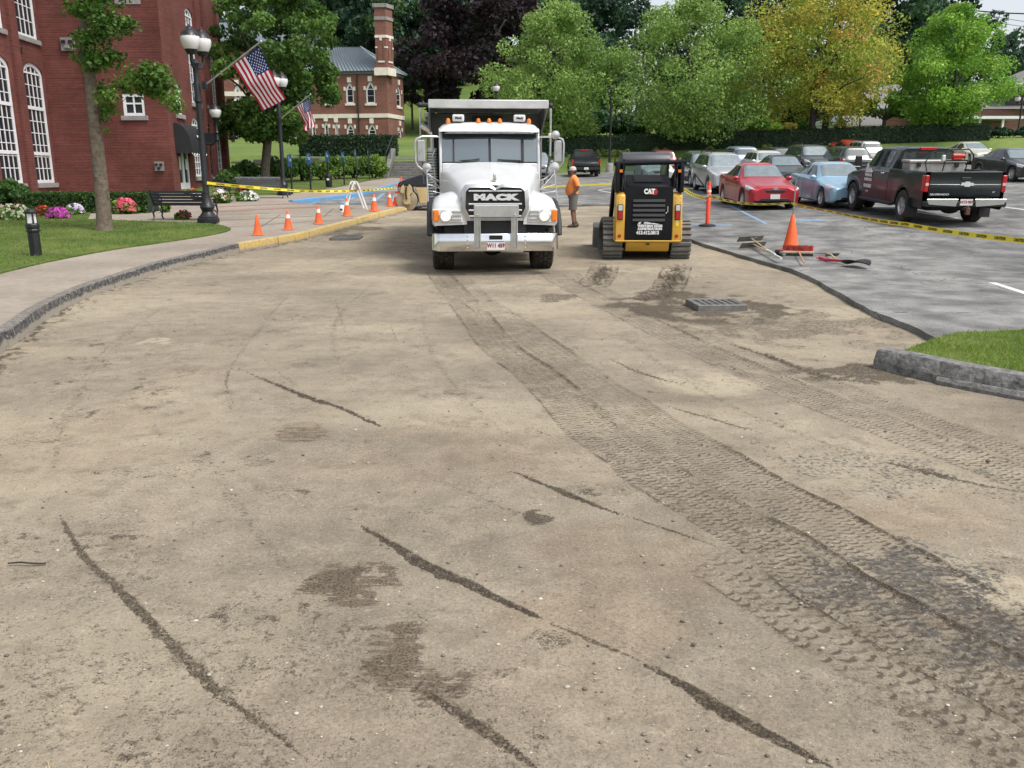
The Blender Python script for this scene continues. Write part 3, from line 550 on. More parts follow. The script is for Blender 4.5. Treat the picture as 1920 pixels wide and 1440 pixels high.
# ---- kerbs
def paint_mat(name, paint, bare, zcut=.07, seed=0.):
    m = bpy.data.materials.new(name); m.use_nodes = True; nt = m.node_tree; b = nt.nodes['Principled BSDF']; b.inputs['Roughness'].default_value = .8
    tc = nt.nodes.new('ShaderNodeTexCoord'); n = nt.nodes.new('ShaderNodeTexNoise'); n.inputs['Scale'].default_value = 7; n.inputs['Detail'].default_value = 8; n.inputs['Roughness'].default_value = .75; link(nt, tc.outputs['Object'], n.inputs['Vector'])
    at = nt.nodes.new('ShaderNodeAttribute'); at.attribute_name = 'lift'
    ad = nt.nodes.new('ShaderNodeMath'); ad.operation = 'MULTIPLY_ADD'; ad.inputs[1].default_value = .16; link(nt, n.outputs['Fac'], ad.inputs[0]); link(nt, at.outputs['Fac'], ad.inputs[2])
    mr = nt.nodes.new('ShaderNodeMapRange'); mr.inputs['From Min'].default_value = zcut+.07; mr.inputs['From Max'].default_value = zcut+.095; link(nt, ad.outputs[0], mr.inputs['Value'])
    n2 = nt.nodes.new('ShaderNodeTexNoise'); n2.inputs['Scale'].default_value = 16; n2.inputs['Detail'].default_value = 6; n2.inputs['Roughness'].default_value = .8; link(nt, tc.outputs['Object'], n2.inputs['Vector'])
    r = nt.nodes.new('ShaderNodeValToRGB'); r.color_ramp.elements[0].position = .36; r.color_ramp.elements[1].position = .52; link(nt, n2.outputs['Fac'], r.inputs['Fac'])
    ml = nt.nodes.new('ShaderNodeMath'); ml.operation = 'MULTIPLY'; link(nt, mr.outputs[0], ml.inputs[0]); link(nt, r.outputs['Color'], ml.inputs[1])
    tpw = nt.nodes.new('ShaderNodeMapRange'); tpw.inputs['From Min'].default_value = .186; tpw.inputs['From Max'].default_value = .198; tpw.inputs['To Min'].default_value = 1.; tpw.inputs['To Max'].default_value = .62; link(nt, at.outputs['Fac'], tpw.inputs['Value']); ml2 = nt.nodes.new('ShaderNodeMath'); ml2.operation = 'MULTIPLY'; link(nt, ml.outputs[0], ml2.inputs[0]); link(nt, tpw.outputs[0], ml2.inputs[1]); ml = ml2
    mx = nt.nodes.new('ShaderNodeMix'); mx.data_type = 'RGBA'; mx.inputs['A'].default_value = (*bare, 1); mx.inputs['B'].default_value = (*paint, 1); link(nt, ml.outputs[0], mx.inputs[0])
    n3 = nt.nodes.new('ShaderNodeTexNoise'); n3.inputs['Scale'].default_value = 40; link(nt, tc.outputs['Object'], n3.inputs['Vector'])
    mx2 = nt.nodes.new('ShaderNodeMix'); mx2.data_type = 'RGBA'; mx2.blend_type = 'OVERLAY'; mx2.inputs[0].default_value = .55; link(nt, mx.outputs['Result'], mx2.inputs['A']); link(nt, n3.outputs['Color'], mx2.inputs['B'])
    hs = nt.nodes.new('ShaderNodeHueSaturation'); hs.inputs['Saturation'].default_value = .9; link(nt, mx2.outputs['Result'], hs.inputs['Color'])
    link(nt, hs.outputs[0], b.inputs['Base Color'])
    bp = nt.nodes.new('ShaderNodeBump'); bp.inputs['Strength'].default_value = .5; bp.inputs['Distance'].default_value = .02; link(nt, n.outputs['Fac'], bp.inputs['Height']); link(nt, bp.outputs[0], b.inputs['Normal'])
    MATS[name] = m; return m
mk_black = paint_mat('black kerb paint', (.04, .042, .048), (.30, .265, .215), .095); mk_yel = paint_mat('yellow kerb paint', (.58, .39, .075), (.29, .25, .2), .05); mk_blue = paint_mat('blue kerb paint', (.05, .22, .47), (.12, .3, .5), .0); mk_gran = mat('rough granite', (.11, .11, .105), .9, var=.4, vscale=14, bump=1., bscale=25, col2=(.26, .255, .24))
def arc_pts(pl):
    s = [0]
    for a, b in zip(pl[:-1], pl[1:]): s.append(s[-1]+(b-a).length)
    def at(q):
        q = max(0, min(s[-1]-1e-6, q))
        for i in range(len(s)-1):
            if s[i+1] >= q: break
        t = (q-s[i])/max(1e-9, s[i+1]-s[i]); p = pl[i].lerp(pl[i+1], t); d = (pl[i+1]-pl[i]).normalized(); return p, d
    return at, s[-1]
def kerb_stone(name, at, s0, s1, width, h, material, parent, seed=0, low=.10, rnd=.02, endtaper=False, lean=.02):
    r = random.Random(seed); m = MB(); rows = []; n = max(3, int((s1-s0)/.25)); lifts = []
    oz, ox = r.uniform(-.006, .01), r.uniform(-.008, .008)
    for i in range(n+1):
        q = s0+(s1-s0)*i/n; p, d = at(q); nrm = Vector((-d.y, d.x, 0)); z = gzf(p.x, p.y)
        e = .006 if i in (0, n) else 0
        hh = h*(1-.75*(i/n)**1.5) if endtaper else h
        j = lambda: r.uniform(-rnd, rnd)*.35
        pr = [(0.0+e, -low), (.0+e+j()*.3, hh*.4), (lean*.8+e+j()*.4, hh-.016), (lean+.012+j()*.5, hh-e+j()*.2), (width*.55, hh-e+.003+j()*.2), (width-.008, hh-e), (width, hh-.012), (width, -low)]
        rows.append([p+nrm*(a+ox)+Vector((0, 0, z+b+oz)) for a, b in pr]); lifts += [b for a, b in pr]
    m.grid(rows); k = len(rows[0]); m.add([tuple(q) for q in rows[0]], [tuple(range(k))]); m.add([tuple(q) for q in rows[-1]], [tuple(range(k))[::-1]]); lifts += [b for a, b in pr]*2
    me = m.mesh(name, smooth=24)
    if len(me.vertices) == len(lifts):
        a = me.attributes.new('lift', 'FLOAT', 'POINT'); a.data.foreach_set('value', lifts)
    return obj(name, me, material, parent)
def kerb_run(label, pl, cuts, mats, width=.16, h=.2, seed=1, taper_last=False):
    t = thing('kerb', label, 'kerb', kind='structure'); at, L = arc_pts(pl)
    for i, (a, b) in enumerate(zip(cuts[:-1], cuts[1:])):
        kerb_stone('kerb_stone', at, a+.011, b-.011, width, h, mats(i), t, seed+i, endtaper=taper_last and i == len(cuts)-2)
    return t
at, LK = arc_pts(KW)
def s_of(u, v):
    p = G(u, v); best = min(range(0, 2000), key=lambda i: (at(LK*i/2000)[0]-Vector((p.x, p.y, 0))).length); return LK*best/2000
cb = [s_of(u, v) for u, v in ((20, 655), (117, 585), (217, 542), (310, 510), (400, 487), (450, 473))]
s00 = cb[0]; pre = []
while s00 > .5: pre.insert(0, s00); s00 -= 2.0
cb = pre[:-1]+cb
kerb_run('curved kerb with chipped black paint along the left pavement', KW, cb, lambda i: mk_black, seed=3)
cy = [s_of(u, v) for u, v in ((450, 473), (523, 460), (581, 448), (629, 434), (671, 422), (712, 410), (745, 401), (771, 394))]
kerb_run('yellow painted kerb in front of the row of cones', KW, cy, lambda i: mk_yel, seed=40, taper_last=True)
bl = crom([Vector((p.x, p.y, 0)) for p in reversed(blue)], 4); atb, LB = arc_pts(bl)
kerb_run('bright blue painted kerb beside the access aisle', bl, list(np.linspace(.2, LB, 8)), lambda i: mk_blue, width=.2, h=.23, seed=70)
gk = [Vector((p.x, p.y, 0)) for p in pts_px([(1636, 690), (1762, 719), (1840, 735), (1920, 750)], .0)]; gk.append(gk[-1]+(gk[-1]-gk[-2])*3); gk = crom(gk, 5)
atg, LG = arc_pts(gk); tk = thing('kerb', 'rough dark granite kerb stone at the tip of the grass island', 'kerb', kind='structure')
kerb_stone('kerb_stone', atg, .0, 1.95, .23, .19, mk_gran, tk, 91, rnd=.05, lean=.05); kerb_stone('kerb_stone', atg, 1.965, 4.2, .23, .185, mk_gran, tk, 92, rnd=.05, lean=.05)
kerb_stone('kerb_stone', arc_pts([p+Vector((.0, -.10, 0)) for p in gk])[0], .6, 2.6, .2, .06, mk_gran, tk, 93, rnd=.06)
# ================================================================== BUILDINGS
def brick_mat(name, c1, c2, mortar, sx=.21, sy=.068, patch=.25):
    m = bpy.data.materials.new(name); m.use_nodes = True; nt = m.node_tree; b = nt.nodes['Principled BSDF']; b.inputs['Roughness'].default_value = .85; b.inputs['Specular IOR Level'].default_value = .25
    uv = nt.nodes.new('ShaderNodeUVMap'); uv.uv_map = 'UVMap'; br = nt.nodes.new('ShaderNodeTexBrick'); link(nt, uv.outputs[0], br.inputs['Vector'])
    br.inputs['Scale'].default_value = 1; br.inputs['Brick Width'].default_value = sx; br.inputs['Row Height'].default_value = sy; br.inputs['Mortar Size'].default_value = .006; br.inputs['Mortar Smooth'].default_value = .3
    br.inputs['Color1'].default_value = (*c1, 1); br.inputs['Color2'].default_value = (*c2, 1); br.inputs['Mortar'].default_value = (*mortar, 1)
    n = nt.nodes.new('ShaderNodeTexNoise'); n.inputs['Scale'].default_value = .45; n.inputs['Detail'].default_value = 6; n.inputs['Roughness'].default_value = .65; link(nt, uv.outputs[0], n.inputs['Vector'])
    r = nt.nodes.new('ShaderNodeValToRGB'); r.color_ramp.elements[0].position = .3; r.color_ramp.elements[1].position = .7; r.color_ramp.elements[0].color = (1-patch,)*3+(1,); r.color_ramp.elements[1].color = (1+patch*.4, 1+patch*.45, 1+patch*.5, 1); link(nt, n.outputs['Fac'], r.inputs['Fac'])
    # darker courses, as fired
    mp = nt.nodes.new('ShaderNodeMapping'); mp.inputs['Scale'].default_value = (.35, 14.7, 1); link(nt, uv.outputs[0], mp.inputs['Vector'])
    n2 = nt.nodes.new('ShaderNodeTexNoise'); n2.inputs['Scale'].default_value = 1; n2.inputs['Detail'].default_value = 2; link(nt, mp.outputs[0], n2.inputs['Vector'])
    r2 = nt.nodes.new('ShaderNodeValToRGB'); r2.color_ramp.elements[0].position = .35; r2.color_ramp.elements[1].position = .6; r2.color_ramp.elements[0].color = (.6, .58, .6, 1); r2.color_ramp.elements[1].color = (1.05, 1.05, 1.05, 1); link(nt, n2.outputs['Fac'], r2.inputs['Fac'])
    mx = nt.nodes.new('ShaderNodeMix'); mx.data_type = 'RGBA'; mx.blend_type = 'MULTIPLY'; mx.inputs[0].default_value = 1; link(nt, br.outputs['Color'], mx.inputs['A']); link(nt, r.outputs['Color'], mx.inputs['B'])
    mx2 = nt.nodes.new('ShaderNodeMix'); mx2.data_type = 'RGBA'; mx2.blend_type = 'MULTIPLY'; mx2.inputs[0].default_value = .5; link(nt, mx.outputs['Result'], mx2.inputs['A']); link(nt, r2.outputs['Color'], mx2.inputs['B'])
    link(nt, mx2.outputs['Result'], b.inputs['Base Color'])
    bp = nt.nodes.new('ShaderNodeBump'); bp.inputs['Strength'].default_value = .6; bp.inputs['Distance'].default_value = .01; bp.invert = True; link(nt, br.outputs['Fac'], bp.inputs['Height']); link(nt, bp.outputs[0], b.inputs['Normal'])
    MATS[name] = m; return m
m_brick = brick_mat('mill brick', (.19, .052, .04), (.14, .041, .034), (.22, .13, .11), patch=.42)
m_brick2 = brick_mat('church brick', (.27, .115, .085), (.22, .09, .07), (.30, .22, .18))
m_brick3 = brick_mat('school brick', (.30, .15, .11), (.25, .12, .09), (.3, .24, .2))
m_white = mat('white paint', (.74, .75, .76), .5, var=.06); m_stone = mat('grey sill stone', (.27, .26, .25), .85, var=.2, vscale=5, bump=.3)
m_cream = mat('cream stone', (.72, .67, .58), .8, var=.12); m_pane = mat('window glass', (.02, .025, .03), .06, spec=.6, ior=1.5); m_black = mat('black metal', (.012, .013, .016), .42, var=.3, vscale=8)
m_slate = mat('slate roof', (.13, .15, .18), .6, var=.2, vscale=2); m_metalroof = mat('grey metal roof', (.19, .235, .26), .45, var=.12, vscale=1.5)
class Wall:
    def __init__(s, a, b, out):       # a,b (x,y); out = +1 if the outward normal is to the right of a->b
        s.a = Vector((a[0], a[1], 0)); s.b = Vector((b[0], b[1], 0)); s.d = (s.b-s.a); s.L = s.d.length; s.d.normalize(); s.n = Vector((s.d.y, -s.d.x, 0))*out; s.out = out
    def hit(s, u, v):
        r = ray(u, v); den = r.dot(s.n); t = (s.a-Vector((0, 0, CAMZ))).dot(s.n)/den; p = Vector((0, 0, CAMZ))+r*t
        return (p-s.a).dot(s.d), p.z
    def pt(s, q, z, o=0.): return s.a+s.d*q+s.n*o+Vector((0, 0, z))
def arch_loop(u0, u1, z0, z1, rise, n=8, gothic=False):
    if rise <= 0: return [(u0, z0), (u1, z0), (u1, z1), (u0, z1)]
    pts = [(u0, z0), (u1, z0)]; c = (u0+u1)/2; hw = (u1-u0)/2
    for i in range(n+1):
        t = i/n
        if gothic:
            x = 1-2*t; pts.append((c+hw*x, z1-rise+rise*(1-abs(x)**1.6)))
        else:
            a = math.pi*t; pts.append((c+hw*math.cos(a), z1-rise+rise*math.sin(a)))
    return pts
def wall_mesh(W, z0, z1, holes, depth=.22, gable=None):
    outer = [(0, z0), (W.L, z0), (W.L, z1), (0, z1)] if not gable else [(0, z0), (W.L, z0), (W.L, z1)]+gable+[(0, z1)]
    P2 = [Vector(p) for p in outer]; ed = [(i, (i+1) % len(outer)) for i in range(len(outer))]
    for h in holes:
        o = len(P2); P2 += [Vector(p) for p in h]; ed += [(o+i, o+(i+1) % len(h)) for i in range(len(h))]
    vs, es, fs, *_ = delaunay_2d_cdt(P2, ed, [], 1, 1e-5)
    m = MB(); keep = []; uv = []
    cx = np.array([sum(vs[i].x for i in f)/len(f) for f in fs]); cy = np.array([sum(vs[i].y for i in f)/len(f) for f in fs]); bad = np.zeros(len(fs), bool)
    for h in holes: bad |= in_poly(cx, cy, h)
    keep = [f for f, b_ in zip(fs, bad) if not b_]
    m.add([W.pt(p.x, p.y) for p in vs], keep); uv = [(p.x, p.y) for p in vs]
    for h in holes:
        for i in range(len(h)):
            a, b = h[i], h[(i+1) % len(h)]
            m.add([W.pt(*a), W.pt(*b), W.pt(*b, -depth), W.pt(*a, -depth)], [(0, 1, 2, 3)]); uv += [a, b, (b[0]+depth, b[1]), (a[0]+depth, a[1])]
    me = m.mesh('wall', smooth=0, fix=False)
    ul = me.uv_layers.new(name='UVMap')
    for l in me.loops: ul.data[l.index].uv = uv[l.vertex_index]
    return me
def wbox(m, W, u0, u1, z0, z1, o0, o1):
    b = [W.pt(u0, z0, o0), W.pt(u1, z0, o0), W.pt(u1, z0, o1), W.pt(u0, z0, o1)]; t = [W.pt(u0, z1, o0), W.pt(u1, z1, o0), W.pt(u1, z1, o1), W.pt(u0, z1, o1)]
    m.hexa(b, t); return m
def wall_part(name, W, u0, u1, z0, z1, o0, o1, material, parent, bevel=0):
    m = MB(); wbox(m, W, u0, u1, z0, z1, o0, o1); return m.build(name, material, parent, smooth=0, bevel=bevel)
def brick_box(name, W, u0, u1, z0, z1, o1, material, parent):      # a pilaster with its own brick coordinates
    pts = [(u0, 0), (u0, o1), (u1, o1), (u1, 0)]; m = MB(); uv = []; acc = 0
    for (a, b) in zip(pts[:-1], pts[1:]):
        L = abs(a[0]-b[0])+abs(a[1]-b[1]); m.add([W.pt(a[0], z0, a[1]), W.pt(b[0], z0, b[1]), W.pt(b[0], z1, b[1]), W.pt(a[0], z1, a[1])], [(0, 1, 2, 3)]); uv += [(acc, z0), (acc+L, z0), (acc+L, z1), (acc, z1)]; acc += L
    m.add([W.pt(u0, z1, 0), W.pt(u1, z1, 0), W.pt(u1, z1, o1), W.pt(u0, z1, o1)], [(0, 1, 2, 3)]); uv += [(0, 0), (.2, 0), (.2, .1), (0, .1)]
    me = m.mesh(name, smooth=0); ul = me.uv_layers.new(name='UVMap')
    for l in me.loops: ul.data[l.index].uv = uv[l.vertex_index]
    return obj(name, me, material, parent)
def win(parent, W, u0, u1, z0, z1, rise=0., cols=2, rows=2, gothic=False, fr=.07, inset=.10, panes=False, sill=True, transom=None, bw=.028, glass=None, sillw=.1, frame_mat=None):
    m = MB(); hl = arch_loop(u0, u1, z0, z1, rise, 10, gothic); c = ((u0+u1)/2, (z0+z1)/2)
    k = lambda p: (p[0]+math.copysign(min(fr, abs(c[0]-p[0])), c[0]-p[0]), p[1]+(fr if p[1] < c[1] else -fr)*(1 if p[1] in (z0,) or p[1] > z1-rise-1e-6 else 1))
    inn = [k(p) for p in hl]; n = len(hl)
    for i in range(n):
        a, b, ai, bi = hl[i], hl[(i+1) % n], inn[i], inn[(i+1) % n]
        o = -inset+.04
        m.add([W.pt(*a, o), W.pt(*b, o), W.pt(*bi, o), W.pt(*ai, o), W.pt(*ai, -inset-.03), W.pt(*bi, -inset-.03)], [(0, 1, 2, 3), (3, 2, 5, 4)])
    iz1 = z1-fr-(rise*.3 if rise else 0); iu0, iu1 = u0+fr, u1-fr; zt = z1-rise
    for i in range(1, cols): q = iu0+(iu1-iu0)*i/cols; wd = bw*(1.6 if cols % 2 == 0 and i == cols//2 and cols > 3 else 1); wbox(m, W, q-wd/2, q+wd/2, z0+fr, iz1 if not rise else z1-fr-rise*(abs(q-c[0])/((u1-u0)/2))**2*.95, -inset-.02, -inset+.02)
    for i in range(1, rows): q = z0+fr+(zt-z0-fr)*i/rows; wd = bw; wbox(m, W, iu0, iu1, q-wd/2, q+wd/2, -inset-.021, -inset+.018)
    if rise: wbox(m, W, iu0, iu1, zt-bw, zt+bw, -inset-.021, -inset+.03)
    if transom:
        for t in transom: wbox(m, W, iu0, iu1, t-.07, t+.07, -inset-.022, -inset+.05)
    w = m.build('window', frame_mat or m_white, parent, smooth=0)
    g = glass or m_pane
    if panes:
        sh = None
        for i in range(cols):
            for j in range(rows):
                a0 = iu0+(iu1-iu0)*i/cols+bw/2; a1 = iu0+(iu1-iu0)*(i+1)/cols-bw/2; b0 = z0+fr+(zt-z0-fr)*j/rows+bw/2; b1 = z0+fr+(zt-z0-fr)*(j+1)/rows-bw/2
                if sh is None:
                    pm = MB(); wc = Wall((0, 0), (W.d.x, W.d.y), W.out); pm.add([wc.pt(0, 0), wc.pt(a1-a0, 0), wc.pt(a1-a0, b1-b0), wc.pt(0, b1-b0), wc.pt(0, 0, -.006), wc.pt(a1-a0, 0, -.006), wc.pt(a1-a0, b1-b0, -.006), wc.pt(0, b1-b0, -.006)], [(0, 1, 2, 3), (7, 6, 5, 4), (0, 4, 5, 1), (1, 5, 6, 2), (2, 6, 7, 3), (3, 7, 4, 0)]); sh = pm.mesh('pane', smooth=0)
                obj('pane', sh, g, w, W.pt(a0, b0, -inset-.004+random.uniform(-.004, .004)))
        gm = MB(); hl2 = [p for p in inn if p[1] >= zt-.05]
        if rise and len(hl2) > 2: gm.add([W.pt(*p, -inset-.01) for p in hl2], [tuple(range(len(hl2)))]); gm.build('fanlight', g, w, smooth=0)
    else:
        gm = MB(); gm.add([W.pt(*p, -inset-.01) for p in inn], [tuple(range(n))]); gm.build('glass', g, w, smooth=0)
    if sill: wall_part('sill', W, u0-sillw, u1+sillw, z0-.2, z0-.005, -.1, .09, m_stone if parent is not CH_ else m_cream, w, bevel=.01)
    return w, hl
CH_ = None
# ---------------- red brick mill on the left
YF = 40.; xi = P(88, 180, YF).x; xc = P(313, 200, YF).x
mill = thing('brick_mill', 'red brick mill building with tall white windows on the left', 'building', (0, 0, 0))
pl = P(11, 170, 36.2); dl = Vector((pl.x-xi, pl.y-YF, 0)); dl.normalize(); la = Vector((xi, YF, 0))+dl*14
WL = Wall((la.x, la.y), (xi, YF), 1); WF = Wall((xi, YF), (xc, YF), 1); p2 = P(420, 250, 49.5); WS = Wall((xc, YF), (p2.x, 49.5), 1)
ZB, ZT = .3, 13.5
def hx(W, u, v): return W.hit(u, v)[0]
def hz(W, u, v): return W.hit(u, v)[1]
holesL = []
lw = []
s0, s1 = hx(WL, 46, 150), hx(WL, 81, 150); wwid = s1-s0; zb, zt = hz(WL, 88, 343), hz(WL, 62, 119); zu = hz(WL, 55, 71)
gap = s1-hx(WL, 19, 140)
for i in range(3):
    a = s0-gap*i
    lw.append((a, a+wwid, zb, zt, .42)); lw.append((a, a+wwid, zu, zu+4.6, .42))
for (a, b, c, d, r) in lw: holesL.append(arch_loop(a, b, c, d, r))
obj('wall', wall_mesh(WL, ZB, ZT, holesL), m_brick, mill)
for i, (a, b, c, d, r) in enumerate(lw):
    lowwin = i % 2 == 0
    win(mill, WL, a, b, c, d, r, cols=4, rows=9 if lowwin else 7, panes=(i < 4), transom=[c+(d-c)*.63, c+1.25] if lowwin else [c+2.6], fr=.13, bw=.035)
for i in range(3):
    a = s0-gap*i; brick_box('pilaster', WL, a-.95, a-.35, ZB, ZT, .14, m_brick, mill)
    wall_part('wall_anchor', WL, a-.25, a-.05, zt+.25, zt+.5, 0, .08, m_black, mill)
sw = (hx(WF, 230, 190), hx(WF, 270, 190), hz(WF, 250, 217), hz(WF, 250, 176))
obj('wall', wall_mesh(WF, ZB, ZT, [arch_loop(*sw, 0)]), m_brick, mill); win(mill, WF, *sw, cols=2, rows=2, fr=.12, bw=.07, inset=.06, sillw=.12)
wall_part('stone_plaque', WF, hx(WF, 215, 0), hx(WF, 263, 0), hz(WF, 240, 8), hz(WF, 240, 8)+.7, -.05, .03, m_stone, mill)
m_zinc = mat('galvanised box', (.24, .235, .225), .6, metal=.3, var=.15)
for nm, (a, b, c, d) in (('floodlight_box', (115, 141, 96, 71)), ('vent_cover', (291, 308, 321, 303))):
    u0, u1, z0, z1 = hx(WF, a, (c+d)/2), hx(WF, b, (c+d)/2), hz(WF, (a+b)/2, c), hz(WF, (a+b)/2, d)
    bx = wall_part(nm, WF, u0, u1, z0, z1, 0, .1, m_zinc, mill, bevel=.015)
    for q in (.25, .75): wall_part('lens' if nm[0] == 'f' else 'hole', WF, u0+(u1-u0)*(q-.14), u0+(u1-u0)*(q+.14), z0+(z1-z0)*.58, z0+(z1-z0)*.8, .1, .15, m_black, bx)
    wall_part('bracket', WF, u0+(u1-u0)*.38, u0+(u1-u0)*.62, z0+(z1-z0)*.2, z0+(z1-z0)*.42, .1, .2, m_stone if nm[0] == 'f' else m_black, bx)
m = MB(); q = hx(WF, 152, 120); m.tube([WF.pt(q, hz(WF, 150, 95)+.02, .06), WF.pt(q+.15, hz(WF, 150, 104), .06), WF.pt(q+.22, hz(WF, 158, 170), .06), WF.pt(q+.22, 1., .06)], .055, 8); m.build('downpipe', m_black, mill)
# side wall
def swin(a, b, c, d, rise=.25, cols=2, rows=6, **k):
    v = (c+d)/2; u0, u1 = hx(WS, a, v), hx(WS, b, v); z0, z1 = hz(WS, (a+b)/2, c), hz(WS, (a+b)/2, d); return (u0, u1, z0, z1, rise, cols, rows)
sws = [swin(329, 341, 214, 158, .3, 2, 4), swin(353, 367, 192, 20, .35, 3, 9), swin(382, 391, 196, 20, .3, 2, 9), swin(397, 405, 205, 105, .3, 2, 8), swin(363, 377, 331, 222, .35, 3, 8), swin(393, 404, 331, 229, .3, 2, 8), swin(407, 416, 331, 232, .25, 2, 8)]
du0, du1, dz0, dz1 = hx(WS, 337, 320), hx(WS, 357, 320), gzf(xc, 42)+WZ+.05, hz(WS, 347, 268)
obj('wall', wall_mesh(WS, ZB, ZT, [arch_loop(*q[:5]) for q in sws]+[arch_loop(du0, du1, dz0, dz1, 0)]), m_brick, mill)
for q in sws: win(mill, WS, *q, fr=.1, bw=.04)
for a in (378, 391): q = hx(WS, a+2, 250); brick_box('pilaster', WS, q, q+.45, ZB, ZT, .16, m_brick, mill)
q = WS.L-.5; brick_box('pilaster', WS, q, q+.5, ZB, ZT, .2, m_brick, mill)
m = MB(); g = MB()
for a, b in ((du0, (du0+du1)/2), ((du0+du1)/2, du1)):
    for e0, e1 in ((a, a+.12), (b-.12, b)): wbox(m, WS, e0, e1, dz0, dz1, -.16, -.06)
    wbox(m, WS, a+.121, b-.121, dz1-.15, dz1, -.16, -.06); wbox(m, WS, a+.121, b-.121, dz0, dz0+.3, -.16, -.06); wbox(m, WS, a+.121, b-.121, dz0+2.1, dz0+2.2, -.16, -.06)
    wbox(g, WS, a+.12, b-.12, dz0+.3, dz1-.15, -.12, -.11)
dr = m.build('door', m_white, mill, smooth=0); g.build('glass', m_pane, dr, smooth=0); wall_part('notice', WS, du0+.35, du0+.6, dz0+.9, dz0+1.5, -.105, -.1, m_white, dr); wall_part('notice', WS, du0+1.3, du0+1.55, dz0+.9, dz0+1.4, -.105, -.1, m_white, dr)
# back, roof slab
m = MB(); m.hexa([WL.pt(0, ZB), WL.pt(0, ZB, -30), (xi-30, 70, ZB), (p2.x-.3, 70, ZB)] if 0 else [(la.x-25, la.y, 12.9), (la.x-.35, la.y, 12.9), (xi-.35, YF+.35, 12.9), (xi-25, YF+.35, 12.9)], [(la.x-25, la.y, 13.4), (la.x-.35, la.y, 13.4), (xi-.35, YF+.35, 13.4), (xi-25, YF+.35, 13.4)])
m.hexa([(xi-25, YF+.36, 12.9), (xc-.35, YF+.36, 12.9), (p2.x-.35, 49.4, 12.9), (xi-25, 49.4, 12.9)], [(xi-25, YF+.36, 13.4), (xc-.35, YF+.36, 13.4), (p2.x-.35, 49.4, 13.4), (xi-25, 49.4, 13.4)])
m.build('roof', m_slate, mill, smooth=0)
WB = Wall((p2.x, 49.5), (xi-25, 49.5), 1); obj('wall', wall_mesh(WB, ZB, ZT, []), m_brick, mill)
# awning over the door
aw0, aw1 = du0-.35, du1+.35; zA = dz1+.55
awn = thing('awning', 'black barrel awning with pale edging over the mill side door', 'awning', WS.pt((aw0+aw1)/2, dz1-.2))
m = MB(); rows_ = []; inv = Matrix.Translation(-Vector(awn.location)); m_awn = mat('black canvas', (.014, .015, .017), .7, var=.25)
for i in range(13):
    u = aw0+(aw1-aw0)*i/12; rows_.append([inv @ WS.pt(u, dz1-.25+1.1*math.sin(a), .02+.72*math.cos(a)) for a in [math.pi/2*k/8 for k in range(9)]])
m.grid(rows_); va = [inv @ WS.pt(aw0+(aw1-aw0)*i/36, dz1-.25, .74) for i in range(37)]; vb = [inv @ WS.pt(aw0+(aw1-aw0)*i/36, dz1-.5-.07*abs(math.sin(i*math.pi/6)), .75) for i in range(37)]
m.grid([va, vb])
for u in (aw0, aw1):
    c = [inv @ WS.pt(u, dz1-.25, .02)]+[inv @ WS.pt(u, dz1-.25+1.1*math.sin(a), .02+.72*math.cos(a)) for a in [math.pi/2*k/8 for k in range(9)]]; m.add(c, [tuple(range(10))]); m.add([inv @ WS.pt(u, dz1-.25, .02), inv @ WS.pt(u, dz1-.25, .74), inv @ WS.pt(u, dz1-.5, .74), inv @ WS.pt(u, dz1-.5, .02)], [(0, 1, 2, 3)])
m.build('canopy', m_awn, awn, smooth=40, fix=False)
m = MB(); m.tube(vb, .018, 5); m.build('edge_piping', m_white, awn)
ang = math.atan2(WS.d.y, WS.d.x)
for txt, uu in (('TH', .62),):
    o = text('lettering', txt, .42, m_white, awn, inv @ WS.pt(aw0+(aw1-aw0)*uu, dz1+.15, .74), (R(72), 0, ang), bold=.03)
m_globe = mat('white lamp globe', (.72, .71, .70), .25, spec=.5, var=.03)
def globe(parent, c, r):
    m = MB(); m.lathe([(r*.35, -r*1.15), (r*.62, -r*.9), (r*.9, -r*.35), (r, .1*r), (r*.93, .5*r), (r*.75, .8*r), (r*.5, .92*r)], 18, Matrix.Translation(c)); m.build('globe', m_globe, parent, smooth=60)
    m = MB(); m.lathe([(r*.98, .42*r), (r*.8, .85*r), (r*.5, 1.05*r), (r*.42, 1.15*r), (r*.36, 1.22*r), (r*.36, 1.3*r), (r*.2, 1.42*r), (r*.05, 1.6*r)], 14, Matrix.Translation(c)); m.build('globe_cap', m_black, parent, smooth=40)
    m = MB(); m.lathe([(r*.45, -1.35*r), (r*.55, -1.15*r), (r*.66, -.88*r), (r*.4, -.8*r)], 14, Matrix.Translation(c)); m.build('globe_holder', m_black, parent, smooth=40)
